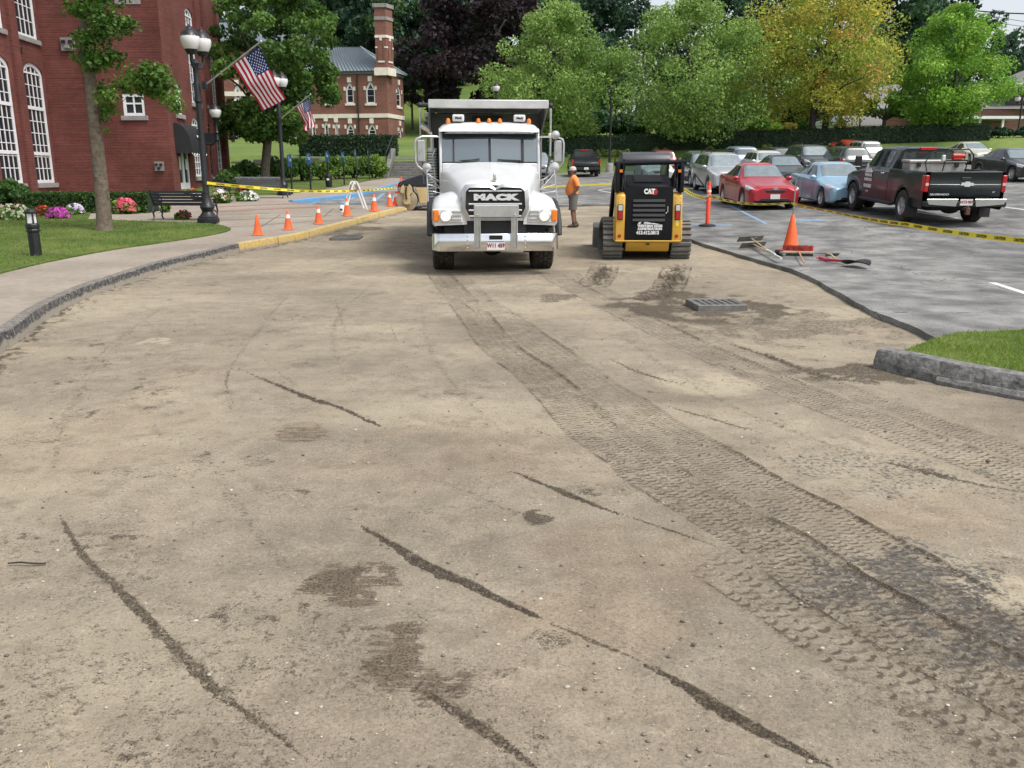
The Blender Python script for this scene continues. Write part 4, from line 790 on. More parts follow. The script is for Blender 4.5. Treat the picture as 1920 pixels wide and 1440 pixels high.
for (u_, v_, lab) in ((347, 187, 'white globe wall lantern left of the awning on the brick corner'), (376, 200, 'white globe wall lantern partly hidden behind the tall lamp post')):
    so = 1.05; s_ = None
    pg = None
    for k in range(400):
        yy_ = 40+k*.02; p = P(u_, v_, yy_)
        if (p-WS.a).dot(WS.n) > so-.02 or k == 399: pg = p
        if pg: break
    if pg is None or (pg-WS.a).dot(WS.d) < .2: pg = WS.pt(.6 if u_ < 360 else 4.6, P(u_, v_, 41.).z, .9)
    t = thing('wall_lantern', lab, 'lamp', (pg.x, pg.y, pg.z-1.6), 0, 'wall lanterns beside the door')
    globe(t, Vector((0, 0, 1.6)), .29)
    m = MB(); m.lathe([(.06, .2), (.12, .26), (.09, .4), (.07, .55), (.13, .62), (.08, .7), (.06, 1.15), (.1, 1.22)], 12); m.build('stem', m_black, t, smooth=40)
    q = (pg-WS.a).dot(WS.n); nn = -WS.n*q
    m = MB(); m.tube([Vector((0, 0, .3)), Vector((0, 0, .05))+nn*.35, Vector((0, 0, .15))+nn*.8, Vector((0, 0, .2))+nn], [.06, .08, .07, .06], 8); m.box(nn*.985+Vector((0, 0, .2)), (.08, .35, .95), (0, 0, math.atan2(WS.n.y, WS.n.x))); m.box(nn*.55+Vector((0, 0, .35)), (.75, .06, .5), (0, 0, math.atan2(WS.n.y, WS.n.x))); m.build('bracket', m_black, t)

# ---------------- brick church with chimney on the rise
YC = 87.; zc0 = gzf(-18, YC)-.3
church = thing('brick_church', 'brick church with tall corner chimney and grey hipped roof', 'building', (0, 0, 0)); CH_ = church
c0 = P(572, 200, YC+1.5); c1 = P(727, 200, YC); c2 = P(757, 200, YC+4.2); WA = Wall((c0.x, c0.y), (c1.x, c1.y), 1); WBB = Wall((c1.x, c1.y), (c2.x, c2.y), 1)
ze = hz(WA, 700, 133); zband = hz(WA, 700, 217)
def cwin(W, a, b, c, d, up=True):
    v = (c+d)/2; return hx(W, a, v), hx(W, b, v), hz(W, (a+b)/2, c), hz(W, (a+b)/2, d)
cA = [cwin(WA, 686, 703, 194, 153), cwin(WA, 648.5, 663, 194, 155), cwin(WA, 690, 705, 259, 232), cwin(WA, 650, 664, 256, 232), cwin(WA, 608, 616, 258, 228), cwin(WA, 628, 634, 258, 230), cwin(WA, 584, 592, 258, 230), cwin(WA, 610, 625, 194, 155)]; cB = [cwin(WBB, 744, 752, 200, 160), cwin(WBB, 747, 753, 264, 236)]
for W, L in ((WA, cA), (WBB, cB)):
    obj('wall', wall_mesh(W, zc0, ze, [arch_loop(*q, (q[1]-q[0])*.75, 10, True) for q in L]), m_brick2, church)
    for i, q in enumerate(L):
        win(church, W, *q, (q[1]-q[0])*.75, cols=1, rows=2, gothic=True, fr=.13, inset=.12, sillw=.12)
        for z_, e in ((q[2]+(q[3]-q[2])*.62, .22),): 
            for uu in (q[0]-.2, q[1]): wall_part('keystone', W, uu, uu+.2, z_, z_+.35, 0, .06, m_cream, church)
        c = (q[0]+q[1])/2; wall_part('keystone', W, c-.2, c+.2, q[3]+.02, q[3]+.5, 0, .08, m_cream, church)
    wall_part('stone_band', W, .0, W.L, zband-.18, zband+.2, 0, .07, m_cream, church); wall_part('cornice', W, -.05, W.L+.05, ze-.25, ze, 0, .15, m_slate, church)
m = MB(); q = hx(WA, 672, 200); m.tube([WA.pt(q, ze-.2, .1), WA.pt(q, zc0+1, .1)], .07, 6); m.build('downpipe', m_black, church)
# hipped roof
zr = P(675, 88, YC+4.5).z; rl = P(598, 88, YC+5); rr = P(676, 88, YC+5)
A_, B_, C_ = WA.pt(-.4, ze, .35), WA.pt(WA.L+.1, ze, .35), WBB.pt(WBB.L+.3, ze, .35); D_ = Vector((C_.x-4, C_.y+7, ze)); E_ = Vector((A_.x-1, A_.y+12, ze))
R0 = Vector((rl.x-1.2, rl.y, zr)); R1 = Vector((rr.x, rr.y, zr))
m = MB(); m.add([A_, B_, C_, D_, E_, R0, R1], [(0, 1, 6, 5), (1, 2, 6), (2, 3, 6), (3, 4, 5, 6), (4, 0, 5)]); rf = m.build('roof', m_metalroof, church, smooth=0)
for i in range(1, 25):
    t = i/25; a = A_.lerp(B_, t); b = R0.lerp(R1, min(1, t*1.0)); m = MB(); m.tube([a+Vector((0, -.02, .04)), b+Vector((0, -.02, .05))], .05, 4); m.build('roof_seam', m_slate, rf, smooth=0)
m = MB(); m.tube([B_+Vector((0, 0, .05)), R1+Vector((0, 0, .07)), C_+Vector((0, 0, .05))], .09, 5); m.build('ridge_cap', m_metalroof, rf)
# chimney
cz1 = P(718, 13, YC+1).z; cx0, cx1 = P(704, 80, YC).x, P(725, 80, YC).x; chy = YC-.15; d_ = cx1-cx0
ch_ang = math.atan2(WA.d.y, WA.d.x)
CHW = [Wall((cx0, chy), (cx1, chy-.1), 1), Wall((cx1, chy-.1), (cx1+.5, chy+d_*.9), 1), Wall((cx1+.5, chy+d_*.9), (cx0+.5, chy+d_*.9+.1), 1), Wall((cx0+.5, chy+d_*.9+.1), (cx0, chy), 1)]
chim = None
for i, W in enumerate(CHW):
    o = obj('chimney_side', wall_mesh(W, ze-.1, cz1, []), m_brick2, church)
    if i < 2:
        L = W.L; niche = MB()
        zz = [hz(CHW[0], 718, v) for v in (115, 77, 88, 68, 35)]
        wall_part('stone_band', W, -.03, L+.03, zz[3]-.12, zz[3]+.12, 0, .05, m_cream, church); wall_part('stone_band', W, -.03, L+.03, zz[4]-.1, zz[4]+.2, 0, .08, m_stone, church)
        wall_part('niche_sill', W, L*.2, L*.8, zz[0]-.1, zz[0]+.05, 0, .07, m_cream, church); wall_part('keystone', W, L*.4, L*.6, zz[1]+.05, zz[1]+.4, 0, .07, m_cream, church)
        for s_ in (0, L*.82): wall_part('stone_band', W, s_, s_+L*.18, zz[2]-.1, zz[2]+.05, 0, .05, m_cream, church)
        for s_ in (L*.22, L*.72): brick_box('niche_jamb', W, s_, s_+L*.07, zz[0], zz[1], .06, m_brick2, church)
    wall_part('chimney_foot', W, -.15, W.L+.15, ze-.45, ze+.25, -.02, .16, m_cream, church); wall_part('chimney_cap', W, -.12, W.L+.12, cz1-.25, cz1+.1, -.1, .12, m_stone, church)
# nave behind the trees
n0 = P(395, 200, YC+3); n1 = P(565, 200, YC+3); WN = Wall((n0.x, n0.y), (n1.x, n1.y), 1); zn = hz(WN, 420, 88)
nw = []
for u in (445, 478, 515, 548): nw.append(cwin(WN, u-6, u+6, 186, 160)); nw.append(cwin(WN, u-6, u+6, 256, 226))
obj('wall', wall_mesh(WN, zc0, zn, [arch_loop(*q, (q[1]-q[0])*.7, 10, True) for q in nw]), m_brick2, church)
for q in nw:
    win(church, WN, *q, (q[1]-q[0])*.7, cols=1, rows=2, gothic=True, fr=.16, inset=.12); c = (q[0]+q[1])/2; wall_part('keystone', WN, c-.2, c+.2, q[3]+.05, q[3]+.5, 0, .08, m_cream, church)
for z_ in (hz(WN, 440, 208), hz(WN, 440, 176)): wall_part('stone_band', WN, 0, WN.L, z_-.22, z_+.22, 0, .07, m_cream, church)
m = MB(); zrr = zn+3.2; m.add([WN.pt(-.5, zn, .5), WN.pt(WN.L+.5, zn, .5), WN.pt(WN.L+.5, zrr, -6), WN.pt(-.5, zrr, -6), WN.pt(WN.L+.5, zn, -13), WN.pt(-.5, zn, -13)], [(0, 1, 2, 3), (3, 2, 4, 5), (1, 4, 2), (0, 3, 5)]); m.build('roof', m_slate, church, smooth=0)
CH_ = None

# ---------------- far sheds and houses on the right
def zt_px(u, v, Y): return P(u, v, Y).z
YG = 108.; gx = P(1562, 250, YG).x; gz0 = gzf(gx, YG)
gaz = thing('gazebo', 'small white railed gazebo with grey hipped roof beyond the hedge', 'gazebo', (gx, YG, gz0-.05)); rg = 2.0
zg_e = zt_px(1562, 230, YG)-gz0; zg_t = zt_px(1562, 212, YG)-gz0
m = MB(); m.lathe([(rg+.5, zg_e), (rg*.45, zg_e+(zg_t-zg_e)*.6), (.15, zg_t), (.05, zg_t+.4)], 8); m.build('roof', m_slate, gaz, smooth=0); m = MB(); m.lathe([(rg+.35, zg_e-.25), (rg+.35, zg_e)], 8); m.build('fascia', m_white, gaz, smooth=0); m = MB(); m.lathe([(rg+.2, 0), (rg+.2, .25)], 8); m.build('floor_deck', m_white, gaz, smooth=0)
for i in range(8):
    a = 2*math.pi*i/8; x0, y0 = rg*math.cos(a), rg*math.sin(a); b = 2*math.pi*(i+1)/8; x1, y1 = rg*math.cos(b), rg*math.sin(b)
    m = MB(); m.box((x0, y0, zg_e/2), (.16, .16, zg_e), (0, 0, a)); m.build('post', m_white, gaz, smooth=0)
    m = MB(); m.tube([(x0, y0, 1.15), (x1, y1, 1.15)], .05, 4); m.tube([(x0, y0, .4), (x1, y1, .4)], .04, 4)
    for k in range(1, 9): t = k/9; m.cyl((x0+(x1-x0)*t, y0+(y1-y0)*t, .4), (x0+(x1-x0)*t, y0+(y1-y0)*t, 1.15), .035, n=4)
    m.build('railing', m_white, gaz, smooth=0); m = MB(); m.tube([(x0, y0, zg_e-1), (x0+(x1-x0)*.25, y0+(y1-y0)*.25, zg_e-.2)], .06, 4); m.tube([(x1, y1, zg_e-1), (x0+(x1-x0)*.75, y0+(y1-y0)*.75, zg_e-.2)], .06, 4); m.build('brace', m_white, gaz, smooth=0)
YS = 100.; q0, q1 = P(1591, 250, YS), P(1668, 250, YS); sz0 = gzf(q0.x+2, YS)-.1
shed = thing('garden_shed', 'small dark red shed with white trim and green door', 'shed', (0, 0, 0)); WSH = Wall((q0.x, YS), (q1.x, YS), 1); zse = hz(WSH, 1630, 236); zsr = zt_px(1630, 222, YS+2)
m_red = mat('barn red boards', (.13, .025, .025), .7, var=.2); m_green = mat('dark green door', (.05, .075, .06), .6); m_shing = mat('grey shingles', (.19, .18, .18), .85, var=.2, vscale=6)
sh_w = [cwin(WSH, 1603.5, 1611, 254, 240), cwin(WSH, 1647, 1656, 253, 239)]
obj('wall', wall_mesh(WSH, sz0, zse, [arch_loop(*q, 0) for q in sh_w]), m_red, shed)
for q in sh_w: win(shed, WSH, *q, cols=2, rows=3, fr=.16, inset=.02, sill=False)
d0, d1 = hx(WSH, 1622, 250), hx(WSH, 1636, 250); wall_part('door', WSH, d0, d1, sz0, hz(WSH, 1630, 240), 0, .05, m_green, shed)
for a in (0, d0-.2, d1, WSH.L-.2): wall_part('corner_board', WSH, a, a+.18, sz0, zse, .0, .06, m_cream, shed)
wall_part('fascia', WSH, -.3, WSH.L+.3, zse-.15, zse+.12, .0, .25, m_cream, shed)
m = MB(); m.add([WSH.pt(-.3, zse, .3), WSH.pt(WSH.L+.3, zse, .3), WSH.pt(WSH.L+.3, zsr+.3, -2), WSH.pt(-.3, zsr+.3, -2), WSH.pt(WSH.L+.3, zse, -4.2), WSH.pt(-.3, zse, -4.2)], [(0, 1, 2, 3), (3, 2, 4, 5)]); m.build('roof', m_shing, shed, smooth=0)
for u in (0, WSH.L): m = MB(); m.add([WSH.pt(u, sz0, 0), WSH.pt(u, zse, 0), WSH.pt(u, zsr+.2, -2), WSH.pt(u, zse, -4), WSH.pt(u, sz0, -4)], [(0, 1, 2, 3, 4)]); m.build('wall', m_red, shed, smooth=0)
# low brick school on the right
YK = 92.; k0, k1 = P(1655, 240, YK), P(1990, 240, YK); kz = gzf(k0.x+5, YK)-.3; sch = thing('brick_school', 'low tan brick building with white eaves behind the right-hand maples', 'building', (0, 0, 0)); WK = Wall((k0.x, YK), (k1.x, YK), 1)
zk = hz(WK, 1800, 205); kh = [cwin(WK, a, a+14, 258, 232) for a in (1700, 1745, 1790, 1835)]
obj('wall', wall_mesh(WK, kz, zk, [arch_loop(*q, 0) for q in kh]), m_brick3, sch)
for q in kh: win(sch, WK, *q, cols=2, rows=2, fr=.1, inset=.1, sill=False, frame_mat=m_slate)
wall_part('canopy_fascia', WK, hx(WK, 1700, 222), hx(WK, 1888, 222), hz(WK, 1800, 226), hz(WK, 1800, 221), .01, 3., m_white, sch)
for u in (1705, 1755, 1808, 1850): q = hx(WK, u, 240); wall_part('canopy_post', WK, q, q+.2, kz, hz(WK, 1800, 226)-.01, 2.6, 2.8, m_white, sch)
m_dk = mat('dark brown shingle', (.045, .04, .042), .8, var=.2); gq = hx(WK, 1888, 190); zg1 = hz(WK, 1905, 158)
m = MB(); m.add([WK.pt(-1, zk, .8), WK.pt(WK.L+1, zk, .8), WK.pt(WK.L+1, zk+3.0, -6), WK.pt(-1, zk+3.0, -6)], [(0, 1, 2, 3)]); m.build('roof', m_shing, sch, smooth=0)
m = MB(); m.add([WK.pt(gq, kz+3.4, .06), WK.pt(WK.L, kz+3.4, .06), WK.pt(WK.L, zg1+.8, .06), WK.pt(gq, hz(WK, 1888, 172), .06)], [(0, 1, 2, 3)]); m.build('gable_face', m_dk, sch, smooth=0)
m = MB(); m.add([WK.pt(gq-1, hz(WK, 1880, 170), 1), WK.pt(WK.L, zg1+.9, 1), WK.pt(WK.L, zg1+2.6, -5), WK.pt(gq-1, hz(WK, 1880, 160), -5)], [(0, 1, 2, 3)]); m.build('roof', m_shing, sch, smooth=0)
for u in (1897, 1907): wall_part('window', WK, hx(WK, u, 185), hx(WK, u+6, 185), hz(WK, u, 160), hz(WK, u, 156), 1.02, 1.05, m_white, sch)

# ---------------- steps and stone wall in the bank
st = thing('stone_steps', 'worn stone steps climbing the bank behind the roller', 'steps', (0, 0, 0)); m_step = mat('weathered granite', (.16, .155, .14), .9, var=.3, vscale=3, bump=.5)
sx0, sx1 = P(731, 330, 57).x, P(808, 330, 57).x; sz_ = gzf(-6.8, 56.8)+.1
for i in range(9): MB().bb(sx0, sx1, 56.6+i*.42, 61.2, sz_+.165*i-(.4 if i == 0 else .0), sz_+.165*(i+1)).build('step', m_step, st, bevel=.02)
for x in (sx0-.35, sx1+.02): m = MB(); m.prism([(56.4, sz_-.3), (61.2, sz_-.3), (61.2, sz_+2.), (60.2, sz_+2.), (57.2, sz_+.75), (56.4, sz_+.7)], x, x+.33, 'yz'); m.build('cheek_wall', m_step, st, bevel=.03)
m = MB(); x = sx0-.15; m.tube([(x, 56.6, sz_+.7), (x, 56.6, sz_+1.6), (x, 60.5, sz_+2.95), (x, 60.5, sz_+2.)], .03, 6); m.tube([(x, 58.5, sz_+1.2), (x, 58.5, sz_+2.25)], .03, 6); m.tube([(x, 56.6, sz_+1.15), (x, 60.5, sz_+2.5)], .02, 6); m.build('handrail', m_black, st)
rw = thing('retaining_wall', 'dark dry-stone retaining wall below the left hedge', 'wall', (0, 0, 0)); r_ = random.Random(5); m_rock = mat('dark field stone', (.10, .095, .085), .95, var=.35, vscale=2, bump=.6)
x = P(420, 310, 59).x
while x < sx0-.5:
    z = gzf(-12, 57.6)-.05
    for j in range(4):
        w_ = r_.uniform(.5, .95); h_ = r_.uniform(.28, .42); MB().box((x+r_.uniform(-.1, .1), 59.2+r_.uniform(-.08, .08)+j*.08, z+h_/2), (w_, .6, h_), (0, 0, r_.uniform(-.06, .06))).build('stone', m_rock, rw, bevel=.06); z += h_*.97
    x += .74
# ================================================================== VEGETATION
m_leaf = attr_mat('leaf', .55, transl=.38, spec=.35); m_bark = mat('grey brown bark', (.12, .10, .08), .95, var=.35, vscale=6, bump=1., bscale=14); m_bark_d = mat('dark bark', (.045, .04, .037), .95, var=.3, vscale=4, bump=.6)
def leaf_cloud(cent, rad, n, size, cols, seed, flat=.75, up=.35, jag=.25, shell=.55, droop=0.):
    """leaf quads scattered through clumps; cols = list of (colour, weight); returns verts, faces, colours"""
    r = np.random.default_rng(seed); cent = np.asarray(cent, float); rad = np.asarray(rad, float); w_ = rad**2; w_ /= w_.sum()
    ci = r.choice(len(cent), n, p=w_); d = r.normal(size=(n, 3)); d /= np.linalg.norm(d, axis=1)[:, None]; q = r.random(n)**(1/3); q = shell+(1-shell)*q if shell else r.random(n)**.6*1.3; q = np.where(r.random(n) < .3, r.random(n), q)
    d[:, 2] *= flat; p = cent[ci]+d*(rad[ci]*q)[:, None]
    nr = r.normal(size=(n, 3))*.8+d*.5; nr[:, 2] += up; nr /= np.linalg.norm(nr, axis=1)[:, None]
    t = np.cross(nr, r.normal(size=(n, 3))); t /= np.linalg.norm(t, axis=1)[:, None]; b = np.cross(nr, t); s = (size*(.55+.9*r.random(n)))[:, None]
    V = np.stack([p-t*s*.5, p+b*s*.38-nr*s*.08, p+t*s*.62, p-b*s*.38-nr*s*.08], 1)
    cl = np.array([c for c, _ in cols]); cw = np.array([w__ for _, w__ in cols]); cw = cw/cw.sum(); clump = r.choice(len(cl), len(cent), p=cw); k = np.where(r.random(n) < .7, clump[ci], r.choice(len(cl), n, p=cw))
    c = cl[k]*(.8+.6*r.random((n, 1)))*(.85+.3*r.random(len(cent)))[ci][:, None]
    return V.reshape(-1, 3), np.arange(n*4).reshape(-1, 4), np.repeat(c, 4, 0)
def cloud_obj(name, parent, parts, material=None):
    V = []; Fs = []; C = []; o = 0
    for v, f, c in parts: V.append(v); Fs.append(f+o); C.append(c); o += len(v)
    return obj(name, np_mesh(name, np.concatenate(V), np.concatenate(Fs), np.concatenate(C)), material or m_leaf, parent)
def crown_clumps(seed, n, rx, ry, z0, z1, shape='oval', rad=(.12, .22)):
    r = np.random.default_rng(seed); H = z1-z0; C = []; Rd = []
    while len(C) < n:
        t = r.random()
        if shape == 'oval': w_ = math.sin(math.pi*(t*.86+.10))**.75
        elif shape == 'cone': w_ = (1-t)**.7*min(1, t*6+.35)
        elif shape == 'maple': w_ = (min(1, (t+.06)*3.2)**.6)*(1-t**2.4)**.6
        else: w_ = 1
        a = r.random()*6.283; q = r.random()**.42; lob = 1+.22*math.sin(3*a+seed)+.15*math.sin(5*a+seed*2+t*6)
        C.append((rx*w_*q*lob*math.cos(a), ry*w_*q*lob*math.sin(a), z0+H*t)); Rd.append((rx+ry)/2*r.uniform(*rad)*(1.1-.35*t))
    return C, Rd
def tree(name, label, x, y, H, rx, crown0, cols, nclump=60, nleaf=9000, size=.3, tr=.2, seed=1, shape='maple', ry=None, bark=None, group=None, lean=(0, 0), rad=(.14, .25), flat=.75, zoff=0., limbs=9, up=.35, shell=.45):
    z = gzf(x, y)+zoff-.05; t = thing(name, label, 'tree', (x, y, z), 0, group); r = random.Random(seed); ry = ry or rx
    C, Rd = crown_clumps(seed, nclump, rx, ry, crown0, H, shape, rad)
    C = [(a+lean[0]*(c/H), b+lean[1]*(c/H), c) for a, b, c in C]
    m = MB(); top = H*.8; tp = [(lean[0]*q*.8+r.uniform(-.06, .06)*q*tr*8, lean[1]*q*.8+r.uniform(-.06, .06)*q*tr*8, top*q) for q in (0, .04, .15, .3, .5, .7, .85, 1)]
    m.tube(tp, [tr*1.5, tr*1.12, tr, tr*.92, tr*.7, tr*.45, tr*.28, tr*.1], 10)
    low = sorted(range(len(C)), key=lambda i: C[i][2])
    for k in range(limbs):
        i = low[int((k+.3)/limbs*len(C)*.85)]; c = Vector(C[i]); h0 = max(crown0*.8, c.z*.55-.3); h0 = min(h0, top*.8); b = Vector((lean[0]*h0/H, lean[1]*h0/H, h0)); mid = b.lerp(c, .5)+Vector((0, 0, .08*(c-b).length))
        m.tube([b, mid, b.lerp(c, .95)], [tr*.42, tr*.25, tr*.07], 6)
    m.build('trunk', bark or m_bark, t, smooth=60)
    cloud_obj('crown', t, [leaf_cloud(C, Rd, nleaf, size, cols, seed+5, flat, up, shell=shell)])
    return t
def px_tree(u, vb, Y, vt, half_px, **k):        # real size and place from the distance
    b = P(u, vb, Y); H = P(u, vt, Y).z-gzf(b.x, Y); rx = half_px*Y/1640.; return b.x, Y, H, rx
GRN = [((.10, .20, .025), 5), ((.14, .25, .035), 4), ((.065, .14, .022), 3)]; GRN_D = [((.065, .14, .026), 4), ((.10, .19, .034), 3), ((.045, .10, .022), 3)]
YEL = [((.34, .38, .055), 5), ((.46, .40, .065), 4), ((.42, .28, .07), 1), ((.22, .32, .05), 4)]; PUR = [((.035, .022, .03), 5), ((.05, .03, .035), 3), ((.03, .03, .028), 2)]
BRT = [((.20, .38, .045), 5), ((.28, .46, .07), 3), ((.12, .25, .035), 3)]; FOR = [((.035, .082, .045), 4), ((.055, .115, .05), 3), ((.025, .06, .038), 3)]; LIM = [((.21, .33, .075), 5), ((.28, .40, .11), 3), ((.15, .25, .055), 3)]
for i, (u, vb, Y, vt, hp, cols, c0, lab, seed, sh) in enumerate([
    (1045, 275, 72, 12, 122, LIM, .13, 'rounded light green maple just right of the dump truck', 3, 'maple'),
    (1283, 288, 70.5, 8, 150, LIM, .13, 'wide green maple with low forked trunk behind the compact loader', 4, 'maple'),
    (1520, 276, 71, -20, 162, YEL, .22, 'maple turning yellow and orange behind the red sedan', 6, 'oval'),
    (1776, 270, 72, 16, 112, BRT, .16, 'bright green pointed maple behind the black pickup', 8, 'maple')]):
    x, y, H, rx = px_tree(u, vb, Y, vt, hp)
    tree('maple_tree', lab, x, y, H, rx, H*c0, cols, 130, 34000, .18, .24 if u != 1513 else .32, seed, sh, group='maples along the hedge', rad=(.15, .27), limbs=14, bark=m_bark_d if u != 1513 else m_bark)
x, y, H, rx = px_tree(1545, 270, 76, 60, 60); tree('maple_tree', 'darker second trunk and crown close behind the yellowing maple', x, y, H, rx, H*.35, YEL, 40, 4500, .28, .3, 61, 'oval', group='maples along the hedge', bark=m_bark_d)
x, y, H, rx = px_tree(1378, 270, 78, 150, 45); tree('maple_tree', 'thin twin-stemmed tree on the lawn between the green and yellow maples', x, y, H, rx, H*.45, LIM, 30, 3000, .28, .17, 62, 'oval', group='maples along the hedge', bark=m_bark_d)
x, y, H, rx = px_tree(1655, 265, 84, 172, 55); tree('maple_tree', 'small spreading tree in front of the red shed', x, y, H, rx, H*.5, GRN, 34, 3600, .3, .22, 63, 'oval', group='maples along the hedge', bark=m_bark_d)
x, y, H, rx = px_tree(1718, 265, 86, 150, 48); tree('maple_tree', 'dark-trunked tree left of the bright green maple', x, y, H, rx, H*.45, GRN_D, 30, 3000, .3, .3, 64, 'oval', group='maples along the hedge', bark=m_bark_d)
# maple at the plaza, ginkgo on the lawn
x, y, H, rx = px_tree(474, 345, 48, -45, 118)
tree('plaza_maple', 'dense dark green maple between the lamp posts and the church', x+.6, y, H, rx*1.02, H*.27, GRN_D+[((.10, .19, .03), 3)], 150, 30000, .19, .24, 12, 'oval', lean=(1.6, 0), rad=(.14, .24), limbs=14)
gb = G(197, 431, WZ+.03); gt = thing('ginkgo_tree', 'slim ginkgo trunk with leaf sprays on the front lawn', 'tree', (gb.x, gb.y, gb.z-.05))
def gl(u, v, o=0.): return P(u, v, gb.y+o)-Vector(gt.location)
m = MB(); m.tube([gl(197, 436), gl(196, 425), gl(193, 380), gl(185, 300), gl(176, 220), gl(168, 140), gl(160, 60), gl(155, 0), gl(146, -120), gl(140, -240)], [.26, .20, .18, .165, .15, .135, .12, .11, .09, .04], 14)
for pts, r0 in (([(172, 185), (215, 165), (262, 150), (300, 140)], .03), ([(180, 250), (200, 222), (240, 180)], .02), ([(158, 60), (190, 40), (235, 45)], .03), ([(165, 120), (195, 108), (222, 104)], .02), ([(156, 10), (175, -10), (205, -20)], .03), ([(285, 150), (310, 170), (330, 198)], .012)):
    m.tube([gl(a, b, -.15*i) for i, (a, b) in enumerate(pts)], [r0*(1-.7*i/(len(pts)-1)) for i in range(len(pts))], 6)
m.build('trunk', mat('ginkgo bark', (.125, .095, .07), .95, var=.4, vscale=9, bump=1., bscale=22, col2=(.20, .16, .12)), gt, smooth=60)
GK = [((.075, .16, .025), 4), ((.11, .21, .03), 4), ((.05, .115, .02), 2)]
gc = [(162, 15, .3), (185, 25, .35), (205, 45, .38), (228, 48, .3), (245, 46, .2), (150, 70, .22), (172, 75, .35), (190, 60, .33), (165, 105, .35), (185, 110, .33), (207, 107, .28), (224, 104, .15), (176, 128, .2), (200, 180, .28), (188, 165, .2), (195, 205, .28), (207, 208, .18), (232, 160, .3), (255, 145, .34), (275, 138, .36), (295, 135, .3), (300, 155, .33), (308, 170, .3), (320, 185, .26), (332, 200, .2), (285, 165, .28), (265, 170, .22), (201, 246, .09), (195, 226, .1), (142, 20, .25), (190, -10, .5), (150, -20, .5), (210, -35, .4), (120, -60, .6), (170, -80, .7), (240, -70, .5), (145, -150, .8), (90, -10, .01), (308, 140, .12)]
cloud_obj('crown', gt, [leaf_cloud([gl(a, b, random.uniform(-.35, .25)) for a, b, _ in gc], [q*1.05 for *_, q in gc], 10500, .095, GK, 77, .75, .5, shell=0)])
# dark copper beech, dead-looking tree, background wood
for i, (u, vb, Y, vt, hp, cols, c0, lab, sz_, nl, sh) in enumerate([
    (905, 200, 94, -90, 110, PUR, .10, 'large dark purple beech behind the dump truck', .36, 17000, 'oval'),
    (985, 160, 108, -60, 70, PUR+FOR, .15, 'dark purple-green tree to the right of the purple beech', .42, 7000, 'oval'),
    (690, 180, 112, -70, 80, FOR+[((.06, .12, .03), 3)], .15, 'dark green tree behind the church chimney', .42, 9000, 'oval'),
    (775, 170, 118, -110, 75, FOR, .12, 'tall bluish dark tree left of the purple beech', .45, 8500, 'oval'),
    (600, 180, 118, -90, 110, FOR, .15, 'dark tree above the church nave roof', .5, 8000, 'oval'),
    (1130, 190, 128, -18, 105, FOR, .12, 'broad dark oak behind the first light maple', .46, 10000, 'oval'),
    (1050, 190, 135, -50, 70, FOR, .12, 'dark tree top between the purple beech and the oak', .5, 7000, 'oval'),
    (1330, 200, 130, -40, 90, FOR, .12, 'dark tree top right of the small sky gap', .48, 9000, 'oval'),
    (1440, 200, 135, -60, 90, FOR, .12, 'dark tree behind the left half of the yellowing maple', .5, 7000, 'oval'),
    (1655, 210, 120, -60, 110, FOR+[((.05, .11, .035), 3)], .12, 'dark wood-edge tree between the yellow and the bright maple', .46, 10000, 'oval'),
    (1765, 210, 128, -30, 95, FOR+[((.05, .11, .035), 3)], .12, 'dark tree behind the bright green maple', .46, 8500, 'oval'),
    (1868, 215, 150, 62, 50, FOR, .12, 'lower distant tree at the right skyline', .5, 5000, 'oval'),
    (1930, 215, 175, 95, 60, FOR, .12, 'far hillside tree at the right edge', .6, 4000, 'oval'),
    (1560, 220, 140, -50, 80, FOR, .15, 'dark tree hidden behind the yellow maple crown', .5, 6000, 'oval'),
    (520, 170, 130, -60, 90, FOR, .15, 'dark tree above the plaza maple', .5, 6000, 'oval'),
    (840, 175, 128, -30, 70, FOR, .10, 'dark tree in the gap left of the purple beech', .5, 5500, 'oval')]):
    x, y, H, rx = px_tree(u, vb, Y, vt, hp)
    tree('woodland_tree', lab, x, y, H, rx*1.12, H*c0*.6, cols, 95, int(nl*1.5), sz_*1.15, .35, 200+i*3, sh, group='dark trees on the hill', bark=m_bark_d, rad=(.16, .3), limbs=8)
x, y, H, rx = px_tree(772, 178, 97, 72, 48)
tree('ornamental_tree', 'small reddish grey tree on the slope beside the church', x, y, H, rx, H*.3, [((.07, .065, .055), 4), ((.09, .07, .06), 3), ((.05, .06, .04), 2)], 40, 3800, .28, .12, 31, 'oval', bark=m_bark)
# ---- undergrowth wood on the hill: shrubs
def bush(name, label, x, y, z, rx, ry, h, cols, n, size, seed, cat='shrub', group=None, nclump=14, flat=.8, stems=True):
    t = thing(name, label, cat, (x, y, z-.03), 0, group); r = np.random.default_rng(seed); C = []; Rd = []
    for i in range(nclump):
        a = r.random()*6.283; q = r.random()**.5; zz = h*(.25+.55*r.random()*(1-.5*q)); C.append((rx*.75*q*math.cos(a), ry*.75*q*math.sin(a), zz)); Rd.append(min(rx, ry, h*.6)*r.uniform(.3, .5))
    cloud_obj('foliage', t, [leaf_cloud(C, Rd, n, size, cols, seed, flat, .4, shell=.4)])
    if stems:
        m = MB()
        for i in range(5): c = Vector(C[i % len(C)]); m.tube([(c.x*.1, c.y*.1, 0), c*.5+Vector((0, 0, .05)), c], [.03*h, .02*h, .008*h], 5)
        m.build('stem', m_bark_d, t)
    return t
def fbush(u, v, dz, half_px, top, cols, label, seed, n=1600, size=.09, name='shrub', **k):
    b = G(u, v, dz); s = b.y/1640; h = P(u, top, b.y).z-b.z; return bush(name, label, b.x, b.y, b.z, half_px*s, half_px*s*.8, h, cols, n, size, seed, **k)
